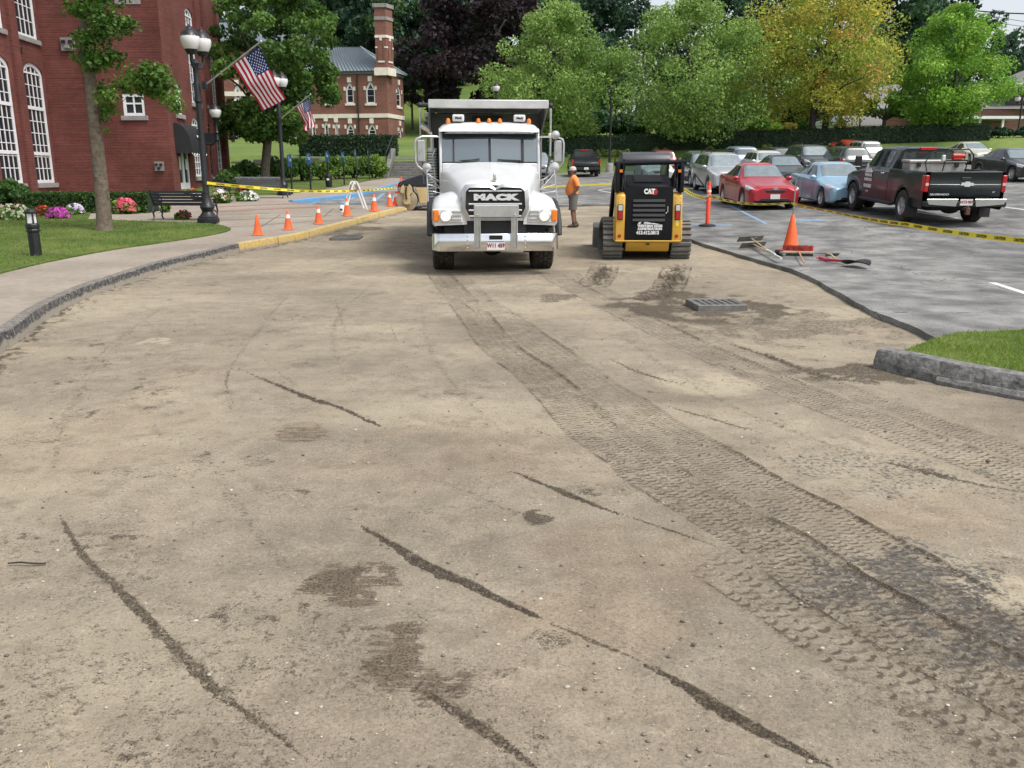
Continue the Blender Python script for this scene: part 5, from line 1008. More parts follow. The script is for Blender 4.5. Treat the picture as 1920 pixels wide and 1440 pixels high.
WLD = [((.10, .19, .03), 3), ((.17, .27, .04), 3), ((.06, .12, .025), 3)]
for i, (u, v, hp, tp, lab, dk) in enumerate([(455, 345, 40, 284, 'dark shrub left of the plaza maple trunk', 1), (520, 343, 45, 280, 'dark shrub right of the plaza maple trunk', 1), (565, 340, 35, 284, 'shrub behind the first blue sign', 1), (600, 338, 32, 290, 'shrub behind the second and third blue signs', 0), (635, 337, 35, 284, 'pale weedy clump behind the fourth blue sign', 0), (665, 335, 30, 278, 'pale green tall weeds behind the fifth blue sign', 0), (700, 335, 32, 280, 'pale green tall weeds next to the stone steps', 0), (430, 350, 26, 312, 'low dark shrub against the mill end', 1)]):
    fbush(u, v, WZ, hp, tp, WLD if not dk else GRN_D, lab, 300+i, 3200, .13, group='shrubs on the bank', nclump=20)
for i, (u, v, Y, hp, h, lab) in enumerate([(437, 262, 82, 17, 3.2, 'clipped round shrub beside the church wing')]):
    b = P(u, v, Y); bush('round_shrub', lab, b.x, Y, gzf(b.x, Y), hp*Y/1640, hp*Y/1640, h, [((.07, .16, .02), 3), ((.10, .2, .03), 2)], 2600, .16, 340, nclump=20)
for i, (u, hp, tp) in enumerate([(1868, 34, 232), (1915, 34, 236)]):
    b = P(u, 275, 74); bush('evergreen_shrub', ('large dark yew bush behind the white sedan', 'large dark yew bush behind the dark sedan at the right edge')[i], b.x, 74, gzf(b.x, 74), hp*74/1640, 1.5, P(u, tp, 74).z-gzf(b.x, 74), FOR+[((.04, .10, .05), 2)], 3800, .15, 350+i, group='yew bushes at the right', nclump=22)
for i, u in enumerate((1385, 1440, 1490)):
    b = P(u, 240, 118+i*3); bush('hillside_shrub', ('shrub on the lawn slope left of the yellow maple', 'reddish shrub on the slope behind the yellow maple', 'shrub on the slope by the yellow maple trunk')[i], b.x, 118+i*3, gzf(b.x, 118+i*3), 4.5, 3, 3.2, GRN if i != 1 else YEL+GRN, 2600, .3, 360+i, group='shrubs on the lawn slope')
for i, (u, Y, hp, tp, lab) in enumerate([(1030, 96, 50, 180, 'dark understorey thicket just right of the truck'), (1110, 99, 60, 185, 'dark understorey thicket left of the slim light pole'), (1190, 98, 60, 190, 'dark understorey thicket right of the slim light pole'), (1270, 101, 55, 195, 'dark understorey thicket behind the loader cab'), (1345, 104, 45, 205, 'low thicket at the edge of the open lawn'), (1600, 118, 55, 195, 'thicket behind the gazebo and shed'), (1690, 112, 50, 190, 'thicket right of the red shed')]):
    b = P(u, 250, Y); bush('understorey_shrub', lab, b.x, Y, gzf(b.x, Y), hp*Y/1640, 3.5, P(u, tp, Y).z-gzf(b.x, Y), FOR+GRN_D, 5000, .34, 380+i, group='understorey on the slope', nclump=26)
# ---- clipped hedges
def hedge(label, pts, h, wd, cols, seed, n, size, zf=None, dz=0.):
    t = thing('hedge', label, 'hedge', (pts[0][0], pts[0][1], gzf(*pts[0])+dz)); o = Vector(t.location); rr = np.random.default_rng(seed)
    m = MB(); rows_ = []
    pl = crom([Vector((p[0], p[1], 0)) for p in pts], 6)
    for i, p in enumerate(pl):
        d = (pl[min(i+1, len(pl)-1)]-pl[max(i-1, 0)]).normalized(); nn = Vector((-d.y, d.x, 0)); z = gzf(p.x, p.y)+dz-.1; k = .43
        rows_.append([p+nn*a*wd+Vector((0, 0, z+b*h))-o for a, b in ((-k, 0), (-k-.03, .5), (-k, .88), (-.3, .95), (.3, .95), (k, .88), (k+.03, .5), (k, 0))])
    m.grid(rows_); kk = 8; m.add([tuple(q) for q in rows_[0]], [tuple(range(kk))]); m.add([tuple(q) for q in rows_[-1]], [tuple(range(kk))])
    m.build('core', mat('hedge core', (.012, .025, .01), .9), t)
    at_, L = arc_pts(pl); per = np.array([h, wd, h]); q = rr.random(n)*L; P3 = []; N3 = []
    for s_ in q:
        p, d = at_(s_); nn = Vector((-d.y, d.x, 0)); z = gzf(p.x, p.y)+dz-.1; f = rr.random()*(2*h+wd)
        if f < h: a, b, nv = -.5*wd, f, -nn
        elif f < h+wd: a, b, nv = f-h-.5*wd, h, Vector((0, 0, 1))
        else: a, b, nv = .5*wd, f-h-wd, nn
        P3.append(p+nn*a+Vector((0, 0, z+b))-o); N3.append(nv)
    P3 = np.array(P3)+rr.normal(size=(n, 3))*size*.35; N3 = np.array(N3)+rr.normal(size=(n, 3))*.6; N3 /= np.linalg.norm(N3, axis=1)[:, None]
    T = np.cross(N3, rr.normal(size=(n, 3))); T /= np.linalg.norm(T, axis=1)[:, None]; B = np.cross(N3, T); s = (size*(.6+.8*rr.random(n)))[:, None]
    V = np.stack([P3-T*s*.5, P3+B*s*.35, P3+T*s*.5, P3-B*s*.35], 1).reshape(-1, 3); cl = np.array([c for c, _ in cols]); c = cl[rr.integers(0, len(cl), n)]*(.6+.7*rr.random((n, 1)))
    obj('foliage', np_mesh('foliage', V, np.arange(n*4).reshape(-1, 4), np.repeat(c, 4, 0)), m_leaf, t); return t
HG = [((.03, .07, .028), 1), ((.045, .10, .036), 1), ((.022, .055, .024), 1)]
hx0, hx1 = P(562, 275, 60.5).x, P(744, 275, 60.5).x; hedge('long dark clipped hedge in front of the church', [(hx0, 60.8), ((hx0+hx1)/2, 60.7), (hx1, 60.9)], 1.35, 1.1, HG, 401, 5200, .14)
hedge('very long dark hedge behind the parked cars', [(1.6, 70.4), (10, 70.6), (22, 70.8), (32, 71.), (38, 71.)], 1.3, 1.1, HG, 402, 13000, .15)
for i in range(9):
    u = [1052, 1088, 1104, 1128, 1150, 1172, 1240, 1330, 1440][i]; b = P(u, 293, 69)
    bush('weed_clump', 'pale weed tuft showing under the long hedge near the %s' % ('dump truck mirror', 'dark pickup roof', 'dark pickup right side', 'light pole left side', 'light pole right side', 'loader cab', 'red hatchback', 'silver wagon', 'dark wagon')[i], b.x, 69.3, gzf(b.x, 69.3), .75, .5, .75, [((.22, .28, .08), 2), ((.16, .22, .06), 1)], 420, .12, 500+i, cat='weeds', group='weed tufts under the hedge', nclump=5, stems=False)
hb0, hb1 = G(62, 398, WZ), G(283, 400, WZ); yh = hb1.y+.6; xh0, xh1 = P(58, 385, yh).x, P(288, 385, yh).x
hh_ = P(200, 357, yh).z-gzf(xh1, yh)-WZ
hedge('low clipped hedge under the small mill window', [(xh0, yh), ((xh0+xh1)/2, yh-.05), (xh1, yh)], hh_, 1.0, [((.05, .11, .02), 1), ((.075, .15, .03), 1), ((.03, .07, .018), 1)], 403, 9000, .075, dz=WZ)
# ---- flower beds
m_pet = attr_mat('petal', .6, transl=.25, spec=.2)
def flowers(name, label, u, v, half_px, top, fcol, seed, nf=160, fs=.06, leafc=None, dz=WZ, nl=900, group='flower clumps along the beds', depth=.7):
    b = G(u, v, dz); s = b.y/1640; rx = half_px*s; h = P(u, top, b.y).z-b.z; t = thing(name, label, 'flowers', (b.x, b.y+rx*depth, b.z-.02), 0, group); r = np.random.default_rng(seed)
    C = [(r.uniform(-.7, .7)*rx, r.uniform(-.6, .6)*rx*depth, h*r.uniform(.2, .6)) for _ in range(12)]
    cloud_obj('foliage', t, [leaf_cloud(C, [h*.38]*12, nl, .1, leafc or GRN, seed, .8, .4, shell=.2)])
    a = r.random(nf)*6.283; q = r.random(nf)**.5; ph = np.arccos(r.random(nf)*.95); X_ = np.stack([rx*np.sin(ph)*np.cos(a), rx*depth*np.sin(ph)*np.sin(a), h*(.25+.78*np.cos(ph))], 1)
    nrm = X_/np.array([rx**2, (rx*depth)**2, h**2]); nrm /= np.linalg.norm(nrm, axis=1)[:, None]; nrm += r.normal(size=(nf, 3))*.25
    T = np.cross(nrm, r.normal(size=(nf, 3))); T /= np.linalg.norm(T, axis=1)[:, None]; B = np.cross(nrm, T); B /= np.linalg.norm(B, axis=1)[:, None]; k5 = np.arange(6)*2*np.pi/6; sz_ = (fs*(.7+.6*r.random(nf)))[:, None, None]
    ring = X_[:, None]+(T[:, None]*np.cos(k5)[None, :, None]+B[:, None]*np.sin(k5)[None, :, None])*sz_*.5+nrm[:, None]*.012
    cl = np.array([c for c in fcol]); c = cl[r.integers(0, len(cl), nf)]*(.8+.3*r.random((nf, 1)))
    obj('blossom', np_mesh('blossom', ring.reshape(-1, 3), np.arange(nf*6).reshape(-1, 6), np.repeat(np.clip(c, 0, .95), 6, 0)), m_pet, t); return t
PINK = [(.75, .12, .19), (.82, .2, .25), (.72, .08, .16)]; MAG = [(.55, .07, .42), (.6, .12, .5), (.45, .05, .35)]; LAV = [(.6, .45, .72), (.7, .58, .78), (.75, .7, .8)]; RED = [(.5, .035, .025), (.42, .03, .03), (.55, .08, .04)]; WHT = [(.8, .8, .78), (.74, .74, .72)]
flowers('impatiens', 'mound of coral pink flowers right of the ginkgo trunk', 230, 402, 22, 371, PINK, 601, 230, .085)
flowers('petunia', 'magenta petunia mound behind the bollard light', 103, 412, 21, 388, MAG, 602, 190, .08)
flowers('petunia', 'lavender and white petunia mound at the bed tip', 136, 404, 17, 381, LAV, 603, 150, .08)
flowers('salvia', 'red flowers left of the magenta petunias', 78, 408, 13, 384, RED, 604, 90, .06, [((.10, .12, .03), 1), ((.2, .08, .03), 1)])
flowers('salvia', 'rusty red foliage plants behind the bollard light', 45, 395, 28, 373, [(.25, .05, .02), (.32, .07, .03)], 605, 120, .06, [((.16, .07, .03), 2), ((.10, .12, .03), 1)])
flowers('hosta', 'variegated cream and green hosta clump at the left edge', 16, 415, 32, 382, [(.45, .5, .3), (.5, .55, .4)], 606, 150, .07, [((.22, .33, .08), 2), ((.4, .45, .25), 1), ((.12, .22, .05), 1)])
flowers('begonia', 'pink and green plant under the bench end', 342, 412, 14, 393, [(.4, .04, .1), (.5, .06, .14)], 607, 35, .07)
flowers('petunia', 'white petunias behind the bench near the mill corner', 371, 376, 15, 358, WHT+[(.5, .2, .25)], 608, 80, .09)
flowers('petunia', 'white petunias right of the lamp post', 408, 382, 16, 352, WHT+[(.7, .4, .3)], 609, 110, .09)
flowers('petunia', 'white petunias by the end of the grey bench', 462, 378, 20, 357, WHT, 610, 120, .09)
flowers('geranium', 'orange-red flowers above the white petunias by the grey bench', 452, 372, 12, 350, [(.55, .1, .03), (.45, .05, .03)], 611, 60, .07)
flowers('geranium', 'orange flowers at the foot of the mill door', 357, 366, 12, 352, [(.6, .14, .03), (.5, .12, .1)], 612, 50, .07)
fbush(18, 392, WZ, 46, 320, [((.045, .10, .025), 3), ((.07, .15, .035), 2), ((.10, .19, .06), 1)], 'large rhododendron bush in front of the left mill windows', 620, 3600, .13, 'rhododendron', nclump=20)
bushl = fbush(95, 392, WZ, 22, 368, [((.16, .26, .12), 2), ((.10, .19, .07), 2)], 'broad-leaved pale hosta behind the petunias', 621, 260, .24, 'hosta', stems=False)
fbush(312, 398, WZ, 10, 378, GRN, 'small hosta at the right end of the clipped hedge', 622, 260, .12, 'hosta', stems=False)

# ---- the far wood behind everything, too far to tell its trees apart
rw_ = np.random.default_rng(99); C = []; Rd = []
for k in range(620):
    x = rw_.uniform(-95, 150); yv_ = rw_.uniform(150, 185); z = gzf(x, yv_); top = 19+4*math.sin(x*.13)+3*math.sin(x*.37+1)-(11*float(ss(62, 84, x)))-(7*math.exp(-((x-26)/3.2)**2))
    C.append((x, yv_, z+top*rw_.random()**1.0-1)); Rd.append(rw_.uniform(2.2, 4.2))
cw_ = cloud_obj('far_wood', None, [leaf_cloud(C, Rd, 60000, .95, FOR, 98, .85, .3, shell=.3)]); tag(cw_, 'dark wooded hillside filling the background behind the maples', 'woodland', kind='stuff')
# ================================================================== VEHICLES
m_tyre = mat('tyre rubber', (.022, .021, .02), .88, var=.3, vscale=5, bump=.2, col2=(.065, .056, .046)); m_rim = mat('alloy rim', (.55, .56, .57), .3, metal=.85, var=.1); m_chrome = mat('chrome', (.78, .79, .8), .14, metal=1., var=.06, vscale=4); m_steel = mat('brushed stainless', (.55, .555, .56), .32, metal=.9, var=.12, vscale=5)
m_glassd = mat('vehicle glass', (.03, .045, .05), .05, spec=.9, ior=1.6); m_wind = mat('windshield glass', (.13, .18, .19), .05, spec=.9, ior=2.1, var=.35, vscale=3); m_red_l = mat('red lens', (.42, .012, .018), .2, spec=.6); m_amber = mat('amber lens', (.75, .2, .02), .2, spec=.6); m_silver = mat('bright silver trim', (.68, .69, .70), .35, metal=.25); m_head = mat('clear headlight', (.62, .64, .64), .12, spec=.8, metal=.25); m_plas = mat('black plastic', (.018, .018, .02), .55, var=.2); m_plate = mat('licence plate', (.7, .7, .68), .45); m_platetxt = mat('plate lettering', (.25, .02, .03), .5); m_orange = mat('safety orange', (.85, .13, .03), .55, var=.12, vscale=5); m_under = mat('underbody', (.01, .01, .01), .9)  # windshield base colour lightened and mottled to stand for reflected sky
m_headon = mat('lit headlight', (.8, .8, .78), .2, emit=(1, .97, .88), estr=.25)
def tyre_obj(parent, c, r, wd, axis='y', rim_r=.62, tread=0, side=1, rim_mat=None, spokes=5, name='tyre', lug=.02, deep=.0):
    rot = Matrix.Rotation(math.pi/2, 4, 'X') if axis == 'y' else Matrix.Rotation(math.pi/2, 4, 'Y')
    h = wd/2; m = MB(); m.lathe([(r*rim_r, -h*.9), (r*.8, -h), (r*.93, -h*.96), (r*.985, -h*.82), (r-(lug if tread else 0), -h*.7), (r-(lug if tread else 0), h*.7), (r*.985, h*.82), (r*.93, h*.96), (r*.8, h), (r*rim_r, h*.9)], 30, rot, caps=False)
    if tread:
        for k in range(tread):
            a = 2*math.pi*k/tread
            for j, off in ((-.6, 0), (-.22, .5), (.22, 0), (.6, .5)):
                aa = a+off*2*math.pi/tread; M_ = rot @ Matrix.Rotation(aa, 4, 'Z') @ Matrix.Translation((r-lug*.5, 0, j*h)); m.box((0, 0, 0), (lug, 2*math.pi*r/tread*.72, h*.34), M=M_)
    o = m.build(name, m_tyre, parent, loc=c, smooth=40)
    sgn = side; m = MB(); rr = r*rim_r
    m.lathe([(rr*1.02, sgn*h*.9), (rr*.96, sgn*(h*.78-deep)), (rr*.9, sgn*(h*.3-deep)), (.02, sgn*(h*.25-deep))], 24, rot, caps=False)
    for k in range(spokes):
        M_ = rot @ Matrix.Rotation(2*math.pi*k/spokes, 4, 'Z'); m.hexa([M_ @ Vector(q) for q in ((rr*.12, -rr*.16, sgn*(h*.55-deep)), (rr*.93, -rr*.10, sgn*(h*.68-deep)), (rr*.93, rr*.10, sgn*(h*.68-deep)), (rr*.12, rr*.16, sgn*(h*.55-deep)))], [M_ @ Vector(q) for q in ((rr*.12, -rr*.14, sgn*(h*.72-deep)), (rr*.95, -rr*.08, sgn*(h*.8-deep)), (rr*.95, rr*.08, sgn*(h*.8-deep)), (rr*.12, rr*.14, sgn*(h*.72-deep)))])
    m.lathe([(rr*.22, sgn*h*(.2)-sgn*deep), (rr*.22, sgn*(h*.8-deep)), (rr*.15, sgn*(h*.86-deep)), (.005, sgn*(h*.87-deep))], 12, rot)
    m.build('rim', rim_mat or m_rim, o, smooth=35); return o
KINDS = {   # u, zlow, zshoulder, ztop, w_side, w_top   (heights as a fraction of H)
 'sedan': [(0, .22, .38, .475, .74, .56), (.010, .15, .43, .505, .87, .68), (.04, .13, .465, .54, .94, .74), (.12, .12, .49, .575, .98, .77), (.2, .12, .51, .61, 1, .78), (.29, .12, .57, .665, 1, .77), (.30, .12, .58, .67, 1, .77), (.45, .12, .60, .965, 1, .63), (.52, .12, .61, .995, 1, .62), (.62, .12, .62, .995, 1, .61), (.70, .12, .63, .955, 1, .60), (.855, .12, .66, .73, .985, .70), (.90, .13, .66, .72, .97, .72), (.965, .16, .63, .71, .92, .68), (.99, .22, .52, .66, .82, .60), (1, .30, .45, .56, .7, .5)],
 'suv': [(0, .22, .40, .50, .78, .6), (.010, .16, .45, .54, .90, .72), (.04, .14, .50, .575, .96, .78), (.13, .13, .52, .60, .99, .80), (.24, .13, .56, .64, 1, .80), (.255, .13, .57, .645, 1, .79), (.39, .13, .59, .955, 1, .68), (.48, .13, .60, .99, 1, .67), (.70, .13, .61, 1.0, 1, .67), (.88, .13, .63, .975, .99, .66), (.912, .13, .63, .94, .985, .66), (.968, .15, .62, .66, .95, .78), (.992, .22, .55, .60, .88, .72), (1, .32, .45, .5, .8, .6)],
 'pickup': [(0, .26, .42, .52, .80, .62), (.01, .20, .48, .56, .92, .76), (.04, .19, .53, .60, .98, .82), (.12, .18, .58, .64, 1, .84), (.22, .18, .61, .665, 1, .84), (.235, .18, .62, .67, 1, .83), (.315, .18, .63, .955, 1, .72), (.37, .18, .635, .99, 1, .71), (.50, .18, .64, 1.0, 1, .71), (.575, .18, .64, .985, 1, .70), (.60, .18, .64, .97, 1, .70)]}
class Surf:
    def __init__(s, kind, L, W, H, wheels, rw, arch=1.16):
        s.L, s.W2, s.H, s.wheels, s.rw, s.arch = L, W/2, H, wheels, rw, arch; st = KINDS[kind]; u = np.linspace(0, st[-1][0], 261); s.us = u; s.umax = st[-1][0]
        T = np.array(st); prm = [np.interp(u, T[:, 0], T[:, k]) for k in range(1, 6)]; ker = np.exp(-np.linspace(-2, 2, 9)**2); ker /= ker.sum()
        s.p = [np.convolve(np.pad(q, 4, 'edge'), ker, 'valid') for q in prm]
    def at(s, u, v, off=0.):
        zl, zs, zt, ws, wt = [float(np.interp(u, s.us, q)) for q in s.p]; H, W2 = s.H, s.W2; zl *= H; zs *= H; zt *= H; x = s.L*(.5-u)
        for wx in s.wheels:
            d = abs(x-wx); ra = s.rw*s.arch
            if d < ra: zl = max(zl, s.rw+math.sqrt(ra*ra-d*d))
        zl = min(zl, zs-.03); zb = min(zs+.045, zt-.012); ze = max(zb+.004, zt-.06*H/1.5)
        pts = [(W2*ws*.90, zl), (W2*ws*.985, zl+min(.05, (zs-zl)*.3)), (W2*ws, zl+(zs-zl)*.55), (W2*ws*.982, zs), (W2*ws*.94, zb), (W2*wt, ze), (W2*wt*.82, zt-.008), (0, zt)]
        i = min(6, int(v)); t = v-i; y = pts[i][0]*(1-t)+pts[i+1][0]*t; z = pts[i][1]*(1-t)+pts[i+1][1]*t
        if i == 6: y = pts[6][0]*(1-t); z = pts[6][1]+(zt-pts[6][1])*(1-(1-t)**2)
        if 1 <= v <= 3: y += 0
        return Vector((x, y, z))
    def pt(s, u, v, off=0.):
        a = 1 if v <= 7 else -1; v = v if v <= 7 else 14-v
        p = s.at(u, v); p.y *= a
        if off:
            e = 2e-3; v2 = min(v+.03, 6.99); v1 = max(v-.03, 0); du = s.at(min(u+e, s.umax), v)-s.at(max(u-e, 0), v); dv = s.at(u, v2)-s.at(u, v1); n = dv.cross(du)
            n = n.normalized() if n.length > 1e-9 else Vector((0, 0, 1))
            q = s.at(u, v); ctr = Vector((q.x*.75, 0, s.H*.42))
            if n.dot(q-ctr) < 0: n = -n
            n.y *= a; p = p+n*off
        return p
    def body(s, nu=84):
        us = sorted(set(list(np.linspace(0, s.umax, nu))+[.004*s.umax, .012*s.umax, .988*s.umax])); vsx = [0, .5, 1, 1.5, 2, 2.5, 3, 3.5, 4, 4.33, 4.66, 5, 5.5, 6, 6.25, 6.5, 7]; vsx = vsx+[14-q for q in reversed(vsx[:-1])]
        m = MB(); rows = [[s.pt(u, v) for v in vsx] for u in us]; m.grid(rows); n = len(vsx)
        m.add(rows[0], [tuple(range(n))]); m.add(rows[-1], [tuple(range(n))]); return m
    def patch(s, u0, u1, v0, v1, off=.006, nu=6, nv=6, corner=None, mirror=False):
        m = MB(); rows = []
        for i in range(nu+1):
            row = []
            for j in range(nv+1):
                a, b = i/nu, j/nv; u = u0(b) if callable(u0) else u0; uu = u1(b) if callable(u1) else u1
                v = v0+(v1-v0)*b; u_ = u+(uu-u)*a; row.append(s.pt(u_, (14-v) if mirror else v, off))
            rows.append(row)
        return m.grid(rows)
def car(name, label, kind, color, u, v, face=1, L=4.5, W=1.78, H=1.46, rw=.32, axl=(.19, .79), turn=0., metal=.3, group='parked cars', logo=None, plate=True, roofrack=False, paint2=None, rim=None, lp='', loc=None, dzz=None):
    """face=1: nose towards the camera; (u,v) = pixel of the ground under the middle of the nearer axle"""
    wx = [L*(.5-a) for a in axl]; p = G(u, v, LZ) if loc is None else Vector(loc); back = wx[0] if face == 1 else -wx[1]
    h = (R(-90) if face == 1 else R(90))+R(turn); fwd = Vector((math.cos(h), math.sin(h), 0)); c = p-fwd*(back if face == 1 else -back)
    c.z = gzf(c.x, c.y)+LZ; t = thing(name, label, 'car', c, h, group)
    zf_, zr_ = gzf((c+fwd*2).x, (c+fwd*2).y), gzf((c-fwd*2).x, (c-fwd*2).y); t.rotation_euler = (0, -math.atan2(zf_-zr_, 4), h); t.rotation_mode = 'XYZ'
    paint = mat('car paint %.3f %.3f %.3f' % color, color, .32, metal=metal, coat=.7, var=.05, vscale=2)
    S = Surf(kind, L, W, H, wx, rw); bd = S.body().build('body', paint, t, smooth=38)
    MB().bb(-L*.46, L*.46, -W*.36, W*.36, .2, S.H*.42).build('underbody', m_under, t)
    su = kind == 'suv'
    c0, c1 = (.30, .45) if not su else (.255, .39); r0, r1 = (.70, .855) if not su else (.907, .968)
    S.patch(lambda b: c0+.012+.015*abs(b*2-1)**2, lambda b: c1-.012, 5.06, 8.94, .007, 6, 14).build('windshield', m_wind, t, smooth=60)
    if face != 1 or not su: S.patch(r0+.012, lambda b: r1-.012-.01*abs(b*2-1)**2, 5.08, 8.92, .007, 6, 12).build('rear_window', m_glassd, t, smooth=60)
    else: S.patch(r0+.006, r1-.006, 5.1, 8.9, .007, 6, 12).build('rear_window', m_glassd, t, smooth=60)
    bm = c0+(.30 if not su else .31)-.01
    ends = ((lambda b: c0+.035+(c1-c0-.01)*b, lambda b: bm-.012), (lambda b: bm+.012, (lambda b: r1-.045-(r1-r0-.0)*b) if not su else (lambda b: .74)))
    if su: ends = ends+((lambda b: .76, lambda b: r1-.05-.03*b),)
    for mir in (False, True):
        for a, b in ends: S.patch(a, b, 4.16, 4.88, .006, 8, 4, mirror=mir).build('side_window', m_glassd, t, smooth=60)
        S.patch(lambda b: .006+.03*(1-b), lambda b: .115+.03*b, 2.75, 4.2, .010, 6, 4, mirror=mir).build('headlight', m_head, t, smooth=60)
        S.patch(lambda b: .945 if not su else .955, lambda b: .994, 2.6 if not su else 2.7, 3.9, .008, 5, 4, mirror=mir).build('taillight', m_red_l, t, smooth=60)
        sg = -1 if mir else 1; m = MB(); q = S.pt(c0+.05, 4.1); m.ell((q.x, sg*(abs(q.y)+.1), q.z+.05), (.07, .11, .07), 10, 6); m.box((q.x, sg*(abs(q.y)+.01), q.z+.03), (.05, .1, .03)); m.build('door_mirror', paint, t)
        for uu in (bm-.06, (bm+r0)/2+.06): m = MB(); q = S.pt(uu, 3., .02); m.box((q.x, sg*abs(q.y), q.z-.02), (.18, .025, .025)); m.build('door_handle', m_plas if su else paint, t)
        for uu in (c0+.045, bm+.0, r0-.02 if not su else .80): S.patch(uu-.0016, uu+.0016, 1.15, 4., .004, 1, 10, mirror=mir).build('door_seam', m_under, t, smooth=0)
        m = MB(); q0, q1 = S.pt(.21+.1, 1.02, .004), S.pt(.74, 1.02, .004)
        if su:
            m.tube([(q0.x, sg*(abs(q0.y)-.0), q0.z), (q1.x, sg*abs(q1.y), q1.z)], .035, 6); m.build('sill_trim', m_plas, t)
    fy = S.pt(.012, 2.2); 
    m = MB(); gw = W*(.20 if not su else .27); m.prism([(-gw, H*.445), (gw, H*.445), (gw*.82, H*.385), (-gw*.82, H*.385)], L/2-.06, L/2+.012, 'yz'); m.build('grille', m_plas, t, bevel=.01)
    m = MB(); m.prism([(-W*.30, H*.20), (W*.30, H*.20), (W*.26, H*.26), (-W*.26, H*.26)], L/2-.10, L/2+.006, 'yz'); m.build('lower_intake', m_plas, t, bevel=.01)
    if plate:
        q = S.pt(.0, 2.)
        m = MB(); m.box((L/2+.012, 0, H*.30), (.012, .31, .15)); pl_ = m.build('licence_plate', m_plate, t); m = MB(); m.box((-L/2-.012, 0, H*.42), (.012, .31, .15)); m.build('licence_plate', m_plate, t)
    if logo == 'ovals':
        m = MB(); z = H*.455; x = L/2-.012
        for rx_, rz_, zz in ((.085, .06, 0), (.028, .055, 0), (.055, .022, .025)): m.tube([(x+.01, rx_*math.cos(a), z+zz+rz_*math.sin(a)) for a in [k*math.pi/8 for k in range(16)]], .009, 5, closed=True)
        m.build('emblem', m_chrome, t)
    elif logo:
        m = MB(); m.ell((L/2-.005, 0, H*.44), (.015, .09, .045)); m.build('emblem', m_chrome, t)
    if roofrack:
        for sg in (-1, 1): m = MB(); m.tube([(L*.08, sg*W*.30, H*.985), (L*.02, sg*W*.31, H*1.03), (-L*.30, sg*W*.31, H*1.03), (-L*.36, sg*W*.30, H*.97)], .022, 6); m.build('roof_rail', m_plas, t)
    for wxx in wx:
        for sg in (-1, 1): tyre_obj(t, (wxx, sg*(W/2-.13), rw), rw, .21, 'y', .64, side=-sg, rim_mat=rim)
    return t
# ---- the lot
RED = (.42, .02, .035); LBL = (.33, .52, .66); SIL = (.48, .49, .5); DKG = (.03, .035, .04); WHC = (.75, .74, .7); BLK = (.015, .017, .02)
car('parked_car', 'red compact sedan parked nose-out behind the caution tape', 'sedan', RED, 1437, 391, 1, 4.54, 1.76, 1.465, .315, logo='ovals', metal=.2)
car('parked_car', 'light blue sedan parked between the red sedan and black pickup', 'sedan', LBL, 1585, 389, 1, 4.53, 1.77, 1.44, .32, logo='o', metal=.4)
car('parked_car', 'silver wagon with roof rails behind the delineator post', 'suv', SIL, 1363, 362, 1, 4.6, 1.80, 1.70, .34, metal=.5, roofrack=True, logo='o')
car('parked_car', 'dark grey crossover just left of the silver wagon', 'suv', (.05, .06, .065), 1326, 350, 1, 4.5, 1.82, 1.66, .34, logo='o')
car('parked_car', 'white sedan behind the dark crossover at the loader', 'sedan', WHC, 1316, 330, 1, 4.8, 1.84, 1.5, .33)
car('parked_car', 'black sedan nose-out behind the red sedan', 'sedan', DKG, 1480, 354, 1, 4.7, 1.8, 1.46, .33, logo='o')
car('parked_car', 'white hatchback behind the black sedan', 'suv', WHC, 1447, 338, 1, 4.3, 1.78, 1.55, .33)
car('parked_car', 'blue-grey minivan with red tail lamps backing on to us', 'suv', (.22, .27, .34), 1391, 330, 2, 4.8, 1.9, 1.75, .34)
car('parked_car', 'dark wagon with roof rails facing us by the hedge', 'suv', (.05, .052, .05), 1532, 333, 1, 4.8, 1.86, 1.78, .36, roofrack=True, logo='o')
car('parked_car', 'dark green wagon with tinted rear window beyond the blue sedan', 'suv', (.02, .028, .026), 1592, 334, 2, 4.6, 1.82, 1.66, .35)
car('parked_car', 'white wagon with dark rear window left of the pickup roof', 'suv', (.6, .61, .62), 1624, 310, 2, 4.7, 1.86, 1.72, .35, roofrack=True)
car('parked_car', 'dark car half hidden behind the white hatchback', 'suv', BLK, 1460, 326, 2, 4.5, 1.8, 1.62, .34)
car('parked_car', 'red wagon showing only its roof by the long hedge', 'suv', (.45, .05, .03), 1599, 309, 2, 4.6, 1.84, 1.85, .35)
car('parked_car', 'dark red hatchback parked against the hedge behind the loader', 'suv', (.20, .015, .02), 1242, 329, 2, 4.5, 1.8, 1.62, .34)
car('parked_car', 'white sedan seen through the loader cab windows', 'sedan', WHC, 1232, 343, 1, 4.6, 1.8, 1.46, .32)
car('parked_car', 'grey wagon glimpsed between the truck cab and its mirror', 'suv', (.33, .36, .38), 1008, 335, 1, 4.5, 1.8, 1.66, .34, logo='o')
car('parked_car', 'cream white sedan near the right-hand yew bushes', 'sedan', (.72, .69, .62), 1838, 308, 1, 4.9, 1.85, 1.48, .34, logo='o')
car('parked_car', 'dark charcoal sedan cut by the right edge of the picture', 'sedan', (.035, .036, .038), 1930, 340, 1, 4.7, 1.8, 1.45, .33, logo='o')

